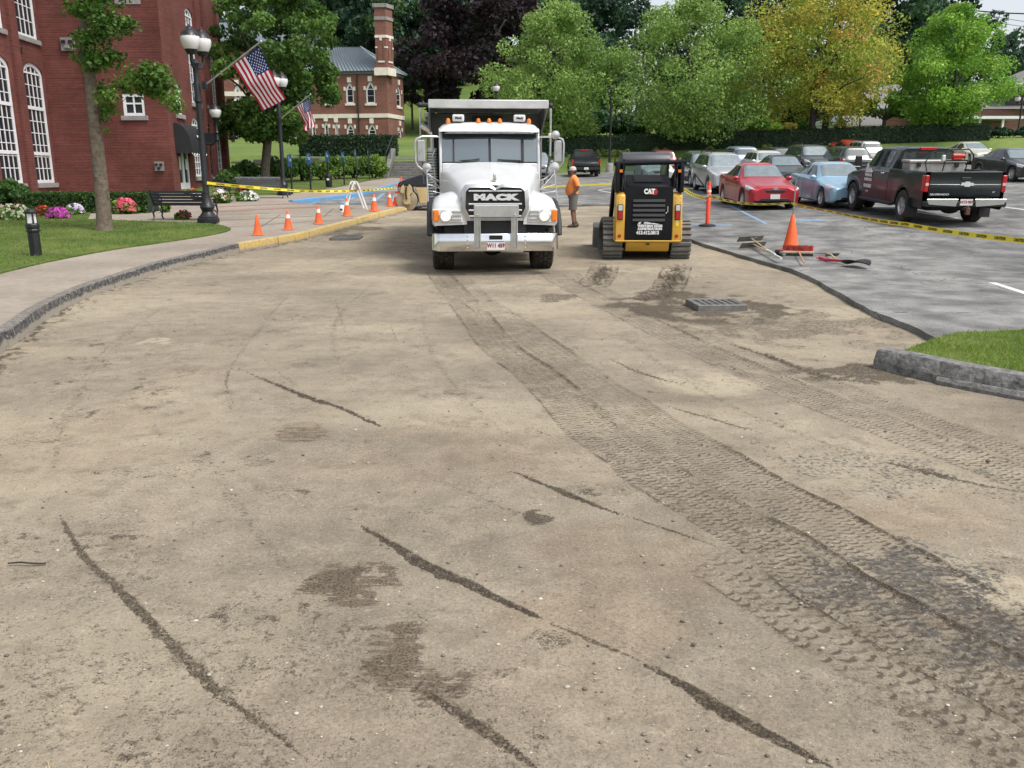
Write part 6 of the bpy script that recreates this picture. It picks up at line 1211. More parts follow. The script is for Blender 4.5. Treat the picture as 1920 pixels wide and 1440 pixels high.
def pickup(name, label, u, v, color, big=True, L=6.0, W=2.03, H=1.95, rw=.42, axl=(.155, .79), lettering=True, ztail=0.):
    wx = [L*(.5-a) for a in axl]; p = G(u, v, LZ); h = R(90)+R(-2 if big else 0); fwd = Vector((math.cos(h), math.sin(h), 0)); c = p-fwd*wx[1]; c.z = gzf(c.x, c.y)+LZ
    t = thing(name, label, 'pickup truck', c, h, 'parked pickups'); zf_, zr_ = gzf((c+fwd*2).x, (c+fwd*2).y), gzf((c-fwd*2).x, (c-fwd*2).y); t.rotation_euler = (0, -math.atan2(zf_-zr_, 4), h)
    paint = mat('pickup paint %.3f' % color[0], color, .3, metal=.0, coat=.35, var=.05, vscale=2, spec=.3); S = Surf('pickup', L, W, H, wx, rw, 1.2); S.body(70).build('body', paint, t, smooth=38)
    xb0, xb1 = L*(.5-.605), -L/2+.02; zl, zr = .46*H/1.95*.9, H*.695; rail = zr
    # bed with wheel openings
    m = MB(); n = 40
    for sg in (-1, 1):
        rows = []
        for i in range(n+1):
            x = xb0+(xb1-xb0)*i/n; z0 = zl
            d = abs(x-wx[1]); ra = rw*1.22
            if d < ra: z0 = max(z0, rw+math.sqrt(ra*ra-d*d))
            bul = .0+(.035*max(0, 1-(d/(ra*1.35))**2) if d < ra*1.35 else 0)
            rows.append([(x, sg*(W/2*.95+bul), z0), (x, sg*(W/2*.99+bul), z0+.04), (x, sg*(W/2+bul*.8), z0+(rail-z0)*.6), (x, sg*W/2*.985, rail-.05), (x, sg*W/2*.96, rail), (x, sg*W/2*.86, rail), (x, sg*W/2*.85, .85*H/1.95)])
        m.grid(rows)
    m.bb(xb1+.02, xb0, -W*.43, W*.43, .80*H/1.95, .85*H/1.95); m.bb(xb0-.04, xb0-.005, -W*.47, W*.47, zl+.1, rail); m.build('cargo_bed', paint, t, smooth=38)
    m = MB(); xt = -L/2; m.prism([(xt+.02, .72*H/1.95), (xt-.035, .74*H/1.95), (xt-.045, rail-.32), (xt-.02, rail-.30), (xt-.03, rail-.04), (xt-.06, rail), (xt+.05, rail+.012), (xt+.05, .72*H/1.95)], -W*.44, W*.44, 'xz'); tg = m.build('tailgate', paint, t, bevel=.012)
    m = MB(); m.bb(xt-.052, xt-.03, -.12, .12, rail-.2, rail-.13); m.build('tailgate_handle', m_plas, tg, bevel=.01)
    for sg in (-1, 1):
        m = MB(); m.bb(xt-.04, xt+.16, sg*W*.5-.11 if sg > 0 else -W*.5-.005, sg*W*.5+.005 if sg > 0 else -W*.5+.11, rail-.50, rail-.08); tl = m.build('taillight', m_red_l, t, bevel=.02); m = MB(); m.bb(xt-.048, xt-.03, (W*.5-.095) if sg > 0 else -W*.5+.02, (W*.5-.02) if sg > 0 else -W*.5+.095, rail-.34, rail-.27); m.build('reversing_lamp', m_head if big else m_red_l, tl)
        for a, b in ((.245, .40), (.425, .555)): S.patch(lambda q, a=a: a+.028+(.07*q if a < .3 else 0), lambda q, b=b: b, 4.14, 4.9, .007, 8, 4, mirror=sg < 0).build('side_window', m_glassd, t, smooth=60)
        q = S.pt(.29, 4.1); m = MB(); m.box((q.x, sg*(W/2+.2), q.z+.2), (.09, .2, .30)); m.box((q.x, sg*(W/2+.04), q.z+.06), (.05, .22, .05)); m.build('door_mirror', m_plas, t, bevel=.03)
        for uu in (.385, .53): q = S.pt(uu, 3., .02); m = MB(); m.box((q.x, sg*abs(q.y), q.z-.04), (.2, .03, .04)); m.build('door_handle', m_chrome if big else m_plas, t, bevel=.008)
        m = MB(); m.tube([(wx[0]-.62, sg*W*.46, .46), (wx[0]-.7, sg*W*.5, .42), (wx[1]+.75, sg*W*.5, .42), (wx[1]+.66, sg*W*.46, .46)], .055, 8); m.build('running_board', m_plas, t)
        m = MB(); m.box((wx[1]-rw*1.25, sg*W*.47, .42), (.02, .28, .5)); m.build('mud_flap', m_plas, t); m = MB(); m.box((wx[0]-rw*1.25, sg*W*.47, .42), (.02, .24, .4)); m.build('mud_flap', m_plas, t)
        for k, wxx in enumerate(wx):
            tyre_obj(t, (wxx, sg*(W/2-.14), rw), rw, .30 if big else .24, 'y', .56, side=-sg, tread=30 if big else 0, lug=.014, spokes=6)
            m = MB(); ra = rw*1.24; m.tube([(wxx+ra*math.cos(a), sg*(W/2*.985), rw+ra*math.sin(a)) for a in [R(q) for q in range(8, 175, 12)]], .028, 6); m.build('wheel_arch_trim', paint, t)
    S.patch(lambda b: .245+.01*abs(b*2-1)**2, .31, 5.06, 8.94, .007, 6, 12).build('windshield', m_glassd, t, smooth=60)
    zc = H*.66; m = MB(); xw = L*(.5-.60)-.012; m.add([(xw, -W*.36, zc+.08), (xw, W*.36, zc+.08), (xw-.0, W*.315, H*.925), (xw, -W*.315, H*.925)], [(0, 1, 2, 3)]); m.build('rear_window', m_glassd, t)
    m = MB(); m.bb(xw-.025, xw+.05, -.22, .22, H*.945, H*.985); m.build('high_stop_lamp', m_red_l, t, bevel=.01)
    for z0, z1 in ((.62*H/1.95, .72*H/1.95),):
        m = MB(); m.bb(xt-.2, xt+.0, -W*.5, W*.5, .50*H/1.95, .63*H/1.95); bp = m.build('rear_bumper', m_plas, t, bevel=.02)
        for sg in (-1, 1): m = MB(); m.prism([(sg*.25, .51*H/1.95), (sg*W*.46, .56*H/1.95), (sg*W*.49, .70*H/1.95), (sg*.2, .70*H/1.95)], xt-.225, xt-.2, 'yz'); m.build('chrome_cap', m_chrome if big else m_plas, bp, bevel=.01)
    m = MB(); m.box((xt-.215, .0, .62*H/1.95), (.012, .31, .155)); lp_ = m.build('licence_plate', m_plate, t)
    m = MB(); m.bb(xt-.35, xt-.1, -.05, .05, .42, .5); m.box((xt-.33, 0, .40), (.1, .1, .16)); m.ell((xt-.33, 0, .5), .035); m.build('tow_hitch', mat('rusty hitch', (.10, .05, .035), .8), t, bevel=.01)
    m = MB(); m.bb(-L*.42, L*.42, -W*.33, W*.33, .36, .62); m.ell((xt+.65, 0, .42), (.2, .26, .16)); m.tube([(wx[1], -W*.4, rw), (wx[1], W*.4, rw)], .07, 8); m.tube([(xt-.02, W*.36, .45), (xt+1.2, W*.3, .5)], .04, 8); m.build('chassis', m_under, t)
    if lettering:
        rz = R(-90); text('lettering', 'W73·987', .10, m_platetxt, lp_, (xt-.223, 0, .62*H/1.95), (R(90), 0, rz), bold=.003, sx=.85)
        text('lettering', 'SILVERADO', .062, m_silver, tg, (xt-.047, .62, .80*H/1.95), (R(90), 0, rz), bold=.002, sx=1.5); text('lettering', 'LT', .05, m_silver, tg, (xt-.047, -.72, .86*H/1.95), (R(90), 0, rz), bold=.002)
        m = MB(); cx, cz = -.03, rail-.30; m.prism([(cx-.165, cz-.035), (cx-.07, cz-.035), (cx-.07, cz-.06), (cx+.06, cz-.06), (cx+.07, cz-.03), (cx+.165, cz-.03), (cx+.14, cz+.04), (cx+.05, cz+.04), (cx+.06, cz+.065), (cx-.06, cz+.065), (cx-.07, cz+.035), (cx-.145, cz+.035)], xt-.075, xt-.045, 'yz'); m.build('emblem', m_silver, tg)
        # door sign on the left side
        xs = L*(.5-.30); yq = W/2+.004; sgn = thing_dummy = None
        m = MB(); zz = .98
        m.prism([(xs-.05, zz+.20), (xs-.60, zz+.20), (xs-.60, zz+.26), (xs-.46, zz+.34), (xs-.36, zz+.28), (xs-.26, zz+.48), (xs-.16, zz+.44), (xs-.1, zz+.26)], yq, yq+.004, 'xz'); m.build('door_sign_logo', m_white, t)
        text('lettering', 'WESTERN MASS', .105, m_white, t, (xs-.33, yq+.002, zz+.13), (R(90), 0, R(180)), bold=.006, sx=.72); text('lettering', 'CONSTRUCTION', .105, m_white, t, (xs-.33, yq+.002, zz+.0), (R(90), 0, R(180)), bold=.006, sx=.72); text('lettering', '413.412.0813', .13, m_white, t, (xs-.33, yq+.002, zz-.18), (R(90), 0, R(180)), bold=.008, sx=.85)
        MB().bb(xs-.42, xs-.24, yq-.002, yq+.004, zz-.35, zz-.31).build('side_badge', m_silver, t, bevel=.003)
    return t
pk = pickup('pickup_truck', 'lifted black pickup with toolbox and pump parked tail towards us', 1757, 416, (.012, .017, .018))
car_rail = 1.95*.695
# toolbox, pump frame in the bed
def on_bed(name, label, cat, dx, dy, scl=1.):
    o = thing(name, label, cat, (0, 0, 0)); M_ = Matrix.Translation(pk.location) @ pk.rotation_euler.to_matrix().to_4x4(); o.location = M_ @ Vector((dx, dy, .86)); o.rotation_euler = pk.rotation_euler.copy(); o.scale = (scl,)*3; return o
tb = on_bed('truck_toolbox', 'long pale aluminium toolbox across the pickup bed', 'toolbox', -1.05, 0, .92); m_alu = mat('tread plate aluminium', (.42, .41, .39), .5, metal=.4, var=.15, vscale=9)
MB().bb(-.28, .28, -.80, .80, .1, .72).build('chest', m_alu, tb, bevel=.02); MB().bb(-.31, .31, -.83, .83, .722, .80).build('lid', m_alu, tb, bevel=.015)
for y in (-.55, .55): MB().bb(-.33, -.29, y-.05, y+.05, .6, .74).build('latch', m_plas, tb)
MB().bb(-.26, .26, -.78, .78, .0, .1).build('foot', m_plas, tb)
fp = on_bed('fuel_pump', 'red fuel pump on a black pipe stand in the pickup bed', 'pump', -1.75, -.25, .74)
m = MB()
for y in (-.45, .35): m.tube([(.3, y, 0), (0, y, 1.0)], .022, 6)
m.tube([(0, -.45, 1.0), (0, .35, 1.0)], .022, 6); m.tube([(0, .35, 1.0), (0, .4, 1.25), (0, .2, 1.38), (0, -.45, 1.38), (0, -.62, 1.2), (.05, -.72, .5), (.1, -.72, .0)], .026, 8); m.build('stand', m_plas, fp)
m = MB(); m.cyl((0, -.2, 1.15), (0, .12, 1.15), .1, n=14); m.cyl((0, -.32, 1.15), (0, -.2, 1.15), .075, n=12); m.box((0, -.05, 1.06), (.18, .3, .08)); m.build('pump_body', mat('red pump', (.5, .03, .02), .4), fp, bevel=.01)
m = MB(); m.cyl((0, -.38, 1.02), (0, -.38, 1.28), .06, n=10); m.build('meter', m_chrome, fp); m = MB(); m.box((0, .42, 1.08), (.1, .12, .22)); m.build('nozzle_holder', m_plate, fp, bevel=.02)
m = MB(); m.tube([(0, .3, 1.2), (0, .8, 1.3), (0, 1.05, .95), (0, .95, .6), (.1, .6, .3), (.2, .2, .05)], .022, 8); m.build('hose', m_plas, fp)
pickup('pickup_truck', 'small dark grey pickup parked by the hedge behind the worker', 1096, 331, (.03, .034, .038), False, 5.3, 1.87, 1.78, .37, (.17, .78), lettering=False)
# ================================================================== DUMP TRUCK (faces the camera)
tp = G(923, 505); TR = thing('dump_truck', 'white tipper truck with chrome bumper and raised headboard facing us', 'dump truck', (tp.x, tp.y+.2, tp.z-.01), R(4.2)); TR.scale = (1, 1, .975)
m_tw = mat('white truck paint', (.62, .635, .645), .38, coat=.45, var=.08, vscale=2.5, col2=(.68, .69, .69)); m_bed = mat('grey steel tipper body', (.26, .265, .265), .5, metal=.45, var=.18, vscale=2); m_cshade = mat('dark steel', (.10, .105, .11), .55, metal=.3, var=.2)
YB = -1.1
# hood lofted from grille to cowl
secs = [(-1.02, 1.60, .60), (-.97, 1.63, .63), (-.8, 1.68, .66), (-.3, 1.80, .75), (.3, 1.93, .86), (.72, 2.02, .955), (.80, 2.03, .96)]
m = MB(); rows = []
for y, zt, hw_ in secs:
    half = [(0, zt+.012), (hw_*.3, zt+.008), (hw_*.55, zt-.005), (hw_*.78, zt-.03), (hw_*.92, zt-.09), (hw_, zt-.2), (hw_+.015, zt-.4), (hw_+.02, .95)]
    rows.append([(-x, y, z) for x, z in reversed(half)]+[(x, y, z) for x, z in half[1:]])
m.grid(rows); hood = m.build('hood', m_tw, TR, smooth=45)
m = MB(); m.lathe([(.035, 0), (.03, .03), (.018, .05), (.028, .09), (.02, .13), (.012, .155)], 10, Matrix.Translation((0, -.82, 1.685))); m.box((0, -.86, 1.72), (.06, .08, .06)); m.build('hood_ornament', m_chrome, hood, bevel=.008)
# fenders
def fender(sg):
    m = MB(); rows = []
    prof = [(-1.06, .90, 1.12), (-1.05, .89, 1.22), (-1.0, .885, 1.30), (-.85, .885, 1.385), (-.62, .885, 1.44), (-.45, .97, 1.46), (-.3, 1.08, 1.47), (0, 1.13, 1.46), (.3, 1.08, 1.43), (.48, .97, 1.38), (.6, .84, 1.3), (.68, .80, 1.2), (.70, .80, 1.0)]
    for y, zb, zt in prof:
        nose = max(0, (-y-.8)/.26); xo = 1.13-.05*nose**2
        h_ = zt-zb; rows.append([(sg*x, y+dy, z) for x, z, dy in ((.50, zb+.02, 0), (.52, zt+.06, 0), (.75, zt+.03, 0), (.95, zt-.02, 0), (xo-.06, zt-min(.09, h_*.3), 0), (xo-.01, zt-min(.2, h_*.6), 0), (xo, zb+.04, 0), (xo-.03, zb, 0))])
    m.grid(rows); k = 8; m.add([tuple(q) for q in rows[0]], [tuple(range(k))]); m.add([tuple(q) for q in rows[-1]], [tuple(range(k))]); f = m.build('fender', m_tw, TR, smooth=50)
    m = MB(); m.tube([(sg*1.15, y, z) for y, z in ((-.93, .72), (-.85, .95), (-.62, 1.15), (-.3, 1.27), (0, 1.30), (.3, 1.26), (.55, 1.13), (.68, .9))], .062, 8); m.build('fender_flare', m_plas, f)
    # lamp panel
    m = MB(); m.prism([(sg*.57, .955), (sg*1.10, .955), (sg*1.10, 1.20), (sg*.62, 1.185)], -1.085, -1.05, 'xz'); pnl = m.build('lamp_panel', m_tw, f, bevel=.01)
    for z in (1.01, 1.08, 1.145): m = MB(); m.bb(min(sg*.60, sg*.77), max(sg*.60, sg*.77), -1.10, -1.08, z-.014, z+.014); m.build('chrome_strip', m_chrome, pnl)
    m = MB(); m.lathe([(.115, 0), (.115, .05), (.095, .06), (.09, .03)], 20, Matrix.Translation((sg*.87, -1.07, 1.075)) @ Matrix.Rotation(R(90), 4, 'X'), caps=False); m.build('headlight_bezel', m_chrome, pnl)
    m = MB(); m.ell((sg*.87, -1.10, 1.075), (.09, .03, .09), 16, 8); m.build('headlight', m_headon, pnl)
    m = MB(); m.bb(min(sg*.985, sg*1.10), max(sg*.985, sg*1.10), -1.105, -1.04, .965, 1.185); m.build('turn_signal', m_amber, pnl, bevel=.025)
    return f
for sg in (-1, 1): fender(sg)
# grille
m = MB(); o_ = [(-.50, .985), (.50, .985), (.60, 1.2), (.585, 1.54), (.52, 1.625), (.12, 1.635), (0, 1.57), (-.12, 1.635), (-.52, 1.625), (-.585, 1.54), (-.60, 1.2)]; i_ = [(x*.88, 1.30+(z-1.30)*.83) for x, z in o_]; n = len(o_)
m.add([(x, -1.09, z) for x, z in o_]+[(x, -1.13, z) for x, z in i_]+[(x, -.98, z) for x, z in o_]+[(x, -1.06, z) for x, z in i_], [(i, (i+1) % n, n+(i+1) % n, n+i) for i in range(n)]+[(i, 2*n+i, 2*n+(i+1) % n, (i+1) % n) for i in range(n)]+[(n+i, n+(i+1) % n, 3*n+(i+1) % n, 3*n+i) for i in range(n)])
gr = m.build('grille_surround', m_steel, TR, smooth=30); m = MB(); m.add([(x*1.01, -1.075, z) for x, z in i_], [tuple(range(n))]); m.build('grille_screen', m_plas, gr, smooth=0)
for z in (1.515, 1.285, 1.175, 1.07): m = MB(); m.bb(-.47, .47, -1.115, -1.09, z-.014, z+.014); m.build('grille_bar', m_silver, gr, bevel=.006)
text('lettering', 'MACK', .135, m_silver, gr, (0, -1.115, 1.40), (R(90), 0, 0), bold=.012, depth=.012, sx=1.85, spacing=1.12)
for i in range(14): m = MB(); x = -.45+.9*i/13; m.bb(x-.006, x+.006, -1.085, -1.077, 1.0, 1.58); m.build('grille_rib', m_plas, gr)
# bumper
m = MB(); m.prism([(-1.13, -.82), (-1.12, -1.05), (-1.0, -1.21), (1.0, -1.21), (1.12, -1.05), (1.13, -.82), (1.06, -.82), (1.05, -1.0), (.96, -1.13), (-.96, -1.13), (-1.05, -1.0), (-1.06, -.82)], .45, .765, 'xy'); bp = m.build('bumper', m_chrome, TR, bevel=.018)
m = MB(); m.bb(-.12, .12, -1.216, -1.2, .655, .735); m.build('tow_opening', m_under, bp, bevel=.01)
for x in (-.46, .56):
    for z in (.51, .58, .65, .72): m = MB(); m.ell((x-.04, -1.213, z), (.016, .012, .016), 8, 5); m.build('bolt', m_steel, bp)
m = MB(); m.bb(-.155, .155, -1.228, -1.214, .475, .635); lpt = m.build('licence_plate', m_plate, TR); text('lettering', 'W11 459', .098, m_platetxt, lpt, (0, -1.231, .552), (R(90), 0, 0), bold=.004, sx=.82)
m = MB(); m.bb(-.15, .15, -1.231, -1.229, .615, .632); m.build('plate_stripe', mat('plate blue', (.08, .16, .4), .5), lpt)
# push plate
pg = None; m = MB(); m.bb(-.385, .40, -1.30, -1.27, 1.055, 1.275); pp = m.build('push_plate', m_steel, TR, bevel=.012)
for x in (-.325, .325):
    m = MB(); m.bb(x-.058, x-.036, -1.28, -1.21, .50, 1.06); m.bb(x+.036, x+.058, -1.28, -1.21, .50, 1.06); m.bb(x-.036, x+.036, -1.25, -1.22, .50, 1.06); m.bb(x-.012, x+.012, -1.262, -1.25, .55, 1.02); m.build('plate_upright', m_steel, pp, bevel=.004)
    for z in (1.1, .54): m = MB(); m.ell((x, -1.302 if z > 1 else -1.26, z), (.016, .01, .016), 8, 5); m.build('bolt', m_steel, pp)
# cab
m = MB(); sec = [(.62, 0, 1), (.80, 0, 1)]
cw = .985
rows = []
for y, zt in ((.86, 2.06), (.88, 2.08)): pass
# cab shell: side panels, pillars, roof
m.prism([(.80, 1.0), (2.25, 1.0), (2.25, 2.62), (2.2, 2.70), (1.0, 2.70), (.97, 2.62), (.80, 2.03)], -cw, -cw+.05, 'yz'); m.prism([(.80, 1.0), (2.25, 1.0), (2.25, 2.62), (2.2, 2.70), (1.0, 2.70), (.97, 2.62), (.80, 2.03)], cw-.05, cw, 'yz'); m.bb(-cw+.05, cw-.05, 2.2, 2.25, 1.0, 2.65); m.bb(-cw+.05, cw-.05, .8, 2.2, 1.0, 1.1); m.bb(-cw+.05, cw-.05, .80, .86, 1.1, 2.02)
cab = m.build('cab', m_tw, TR, bevel=.02)
m = MB(); rows = []
for y, z0, zt, hw_ in ((.80, 2.615, 2.645, .955), (.84, 2.61, 2.73, .97), (.95, 2.61, 2.79, .98), (1.2, 2.62, 2.83, .985), (1.7, 2.62, 2.835, .985), (2.15, 2.62, 2.80, .98), (2.27, 2.62, 2.72, .96)):
    half = [(0, zt), (hw_*.5, zt-.005), (hw_*.8, zt-.02), (hw_*.93, zt-.06), (hw_, zt-.13 if zt-.13 > z0 else z0+.01), (hw_*.99, z0)]; rows.append([(-x, y, z) for x, z in reversed(half)]+[(x, y, z) for x, z in half[1:]])
m.grid(rows); k = len(rows[0]); m.add(rows[0], [tuple(range(k))]); m.add(rows[-1], [tuple(range(k))]); roof = m.build('cab_roof', m_tw, TR, smooth=50)
m_wsh = mat('truck windscreen', (.05, .085, .10), .03, spec=1., ior=1.9)
for x0, x1 in ((-.93, -.025), (.025, .93)):
    m = MB(); y0, y1 = .79, .955; cx = .03
    m.add([(x0, y0+abs(x0)**3*.06, 2.045), (x1, y0+abs(x1)**3*.06, 2.045), (x1*.985, y1+abs(x1)**3*.05, 2.60), (x0*.985, y1+abs(x0)**3*.05, 2.60)], [(0, 1, 2, 3)]); m.build('windscreen', m_wsh, cab, smooth=0)
for x in (-.955, 0, .955): m = MB(); m.hexa([(x-.028, .80+(abs(x) > .5)*.05, 2.03), (x+.028, .80+(abs(x) > .5)*.05, 2.03), (x+.028, .88+(abs(x) > .5)*.05, 2.03), (x-.028, .88+(abs(x) > .5)*.05, 2.03)], [(x*.985-.028, .955+(abs(x) > .5)*.05, 2.61), (x*.985+.028, .955+(abs(x) > .5)*.05, 2.61), (x*.985+.028, 1.03+(abs(x) > .5)*.05, 2.61), (x*.985-.028, 1.03+(abs(x) > .5)*.05, 2.61)]); m.build('pillar', m_plas if x == 0 else m_tw, cab)
for sg in (-1, 1):
    m = MB(); m.add([(sg*(cw+.004), .98, 1.95), (sg*(cw+.004), 1.95, 1.95), (sg*(cw+.004), 1.95, 2.55), (sg*(cw+.004), 1.08, 2.55)], [(0, 1, 2, 3)]); m.build('side_window', m_wsh, cab, smooth=0)
    m = MB(); m.tube([(sg*.55, .77, 2.05), (sg*.2, .775, 2.10)] if sg < 0 else [(.62, .77, 2.05), (.15, .775, 2.09)], .012, 5); m.tube([(sg*.6, .77, 2.07), (sg*.25, .78, 2.085)], .008, 5); m.build('wiper', m_plas, cab)
for x0, x1 in ((-.92, -.03), (.03, .92)): m = MB(); m.add([(x0, .925, 2.535), (x1, .925, 2.535), (x1*.985, .945, 2.602), (x0*.985, .945, 2.602)], [(0, 1, 2, 3)]); m.build('sun_strip', m_plas, cab, smooth=0)
for x, w_ in ((.62, .05), (-.72, .03)): m = MB(); m.add([(x, .80, 2.06), (x+w_, .80, 2.06), (x+w_, .928, 2.53), (x, .928, 2.53)], [(0, 1, 2, 3)]); m.build('inner_pillar', m_plas, cab, smooth=0)
for x in (-.80, -.21, 0, .21, .78): m = MB(); m.lathe([(.045, 0), (.045, .03), (.035, .07), (.01, .09)], 10, Matrix.Translation((x, 1.0, 2.80))); m.build('marker_lamp', m_amber, roof)
for x in (-.60, .60):
    m = MB(); m.bb(x-.115, x+.115, 1.02, 1.14, 2.83, 2.965); wl_ = m.build('strobe_box', m_plate, roof, bevel=.03, seg=2); m = MB(); m.bb(x-.085, x+.085, 1.012, 1.022, 2.86, 2.93); m.build('lens', m_head, wl_)
    text('lettering', 'Mack', .06, m_plas, wl_, (x, 1.008, 2.895), (R(90), 0, 0), bold=.003)
# mirrors
for sg in (-1, 1):
    m = MB(); m.tube([(sg*.98, .9, 2.53), (sg*1.3, .78, 2.53), (sg*1.42, .75, 2.48), (sg*1.44, .75, 2.40), (sg*1.44, .75, 2.05), (sg*1.4, .75, 1.96), (sg*1.1, .82, 1.72), (sg*.98, .9, 1.66)], .02, 8); arm = m.build('mirror_arm', m_steel, TR)
    m = MB(); m.bb(sg*1.33-.075, sg*1.33+.075, .73, .80, 2.04, 2.46); m.build('mirror', mat('mirror back grey', (.42, .42, .43), .4, metal=.5), arm, bevel=.02)
    m = MB(); m.box((sg*1.33, .72, 2.27), (.02, .03, .1), (0, R(30), 0)); m.build('bulldog_badge', m_chrome, arm)
    m = MB(); m.lathe([(.11 if sg > 0 else .09, 0), (.1 if sg > 0 else .08, .03), (.03, .05)], 18, Matrix.Translation((sg*1.22, .45, 1.93)) @ Matrix.Rotation(R(90), 4, 'X')); m.build('convex_mirror', m_steel, arm)
    m = MB(); m.tube([(sg*1.22, .44, 1.9), (sg*1.19, -.35, 1.30), ], .014, 6); m.tube([(sg*1.2, .1, 1.62), (sg*.95, .3, 1.52)], .008, 5); m.tube([(sg*1.2, -.1, 1.5), (sg*.95, .1, 1.45)], .008, 5); m.tube([(sg*1.21, .3, 1.82), (sg*.95, .45, 1.5)], .008, 5); m.build('mirror_brace', m_chrome, arm)
m = MB(); m.lathe([(.085, 0), (.08, .03), (.02, .05)], 18, Matrix.Translation((1.27, .72, 2.56)) @ Matrix.Rotation(R(90), 4, 'X')); m.build('convex_mirror', m_steel, TR)
# exhaust and side gear
m = MB(); m.tube([(-1.14, 2.3, 1.0), (-1.14, 2.3, 2.62), (-1.18, 2.3, 2.72), (-1.36, 2.3, 2.82)], [.055, .055, .062, .075], 12); ex_ = m.build('exhaust_stack', m_chrome, TR)
m = MB(); m.cyl((-1.14, 2.3, 1.05), (-1.14, 2.3, 2.35), .115, n=16); hs_ = m.build('heat_shield', m_steel, ex_)
for i in range(20): m = MB(); z = 1.12+i*.06; m.tube([(-1.14+.118*math.cos(a), 2.3+.118*math.sin(a), z) for a in [R(180+q) for q in range(0, 181, 20)]], .01, 4); m.build('slot', m_under, hs_)
m = MB(); m.tube([(-1.08, 2.0, 1.4), (-1.12, 1.95, 2.2), (-1.08, 2.0, 2.3)], .018, 6); m.build('grab_handle', m_chrome, TR); MB().bb(.98, 1.08, 2.3, 2.42, 1.0, 2.5).build('air_cleaner_bracket', m_plas, TR); MB().bb(-1.09, -.99, 2.42, 2.5, 1.0, 2.6).build('exhaust_bracket', m_plas, TR)
for sg in (-1, 1): m = MB(); m.cyl((sg*.98, 1.2, .82), (sg*.98, 2.4, .82), .27, n=18); m.build('fuel_tank', m_steel, TR, bevel=.02); m = MB(); m.bb(min(sg*.72, sg*1.12), max(sg*.72, sg*1.12), 1.0, 1.25, .45, .5); m.build('cab_step', m_steel, TR)
# chassis and wheels
m = MB(); m.bb(-.43, -.35, -1.0, 8.0, .72, .98); m.bb(.35, .43, -1.0, 8.0, .72, .98); m.tube([(-1.0, 0, .5), (1.0, 0, .5)], .09, 10); m.bb(-.6, .6, -.95, .6, .6, .95); m.bb(-.9, .9, -1.0, -.9, .68, .98); m.ell((0, 0, .42), (.2, .2, .16))
for y in (5.5, 6.85): m.tube([(-1., y, .52), (1., y, .52)], .12, 10); m.ell((0, y, .52), (.28, .28, .26))
m.bb(-.62, .62, -.6, 2.6, .42, .98); m.bb(-.3, .3, 2.6, 7.4, .5, .72); m.build('chassis', m_under, TR)  # belly and driveline fill added to cut skylight under the truck
for sg in (-1, 1): MB().bb(min(sg*.66, sg*1.14), max(sg*.66, sg*1.14), .72, .74, .25, .95).build('front_shade_flap', m_plas, TR)  # flaps added to shut out bright ground behind the front wheels
m = MB(); m.bb(-.55, .55, -1.03, -.99, .76, .97); m.build('lower_radiator', m_plas, TR)
for sg in (-1, 1):
    tyre_obj(TR, (sg*.93, 0, .53), .53, .40, 'x', .56, tread=26, side=sg, lug=.028, rim_mat=m_chrome, spokes=5)
    for y in (5.5, 6.85):
        for x in (.72, 1.05): tyre_obj(TR, (sg*x, y, .53), .53, .29, 'x', .56, tread=24, side=sg, lug=.02, rim_mat=m_steel)
    m = MB(); m.box((sg*.9, 7.5, .75), (.6, .02, .6)); m.build('mud_flap', m_plas, TR)
# tipper body
m = MB(); m.prism([(-1.22, 1.2), (1.22, 1.2), (1.22, 3.02), (1.18, 3.02), (1.18, 1.26), (-1.18, 1.26), (-1.18, 3.02), (-1.22, 3.02)], 2.86, 8.3, 'xz'); body_ = m.build('tipper_body', m_bed, TR, bevel=.01)
m = MB(); m.bb(-1.22, 1.22, 2.78, 2.85, 1.05, 3.1); hb = m.build('headboard', m_bed, body_, bevel=.01)
for x in (-1.16, -.4, .4, 1.16): m = MB(); m.bb(x-.05, x+.05, 2.72, 2.78, 1.05, 3.05); m.build('headboard_rib', m_bed, hb)
for sg in (-1, 1):
    for y in np.arange(3.3, 8.2, .8): m = MB(); m.bb(min(sg*1.22, sg*1.28), max(sg*1.22, sg*1.28), y-.06, y+.06, 1.2, 2.98); m.build('side_post', m_bed, body_)
    m = MB(); m.bb(min(sg*1.17, sg*1.30), max(sg*1.17, sg*1.30), 2.86, 8.3, 3.02, 3.12); m.build('top_rail', m_bed, body_, bevel=.01)
m = MB(); m.bb(-1.18, 1.18, 8.23, 8.29, 1.26, 2.9); m.build('tailgate', m_bed, body_)
# cab shield
m = MB(); m.prism([(1.12, 3.09), (1.12, 3.25), (1.17, 3.26), (2.86, 3.20), (2.86, 3.12), (1.2, 3.19), (1.2, 3.09)], -1.18, 1.18, 'yz'); cs = m.build('cab_shield', mat('light grey shield', (.50, .505, .50), .5, metal=.3, var=.12, vscale=3), TR, bevel=.012)
for sg in (-1, 1): m = MB(); m.prism([(1.2, 3.09), (1.2, 3.17), (2.8, 3.11), (2.8, 2.45)], min(sg*1.15, sg*1.18), max(sg*1.15, sg*1.18), 'yz'); m.build('shield_gusset', m_bed, cs)
m = MB(); m.bb(-.28, .32, 2.70, 2.76, 2.65, 3.05); m.build('rear_screen', m_cshade, TR)
for x in (-.42, -.24): m = MB(); m.lathe([(.05, 0), (.05, .05), (.035, .09), (.01, .11)], 10, Matrix.Translation((x, 2.2, 3.225))); m.build('beacon', m_head, cs)
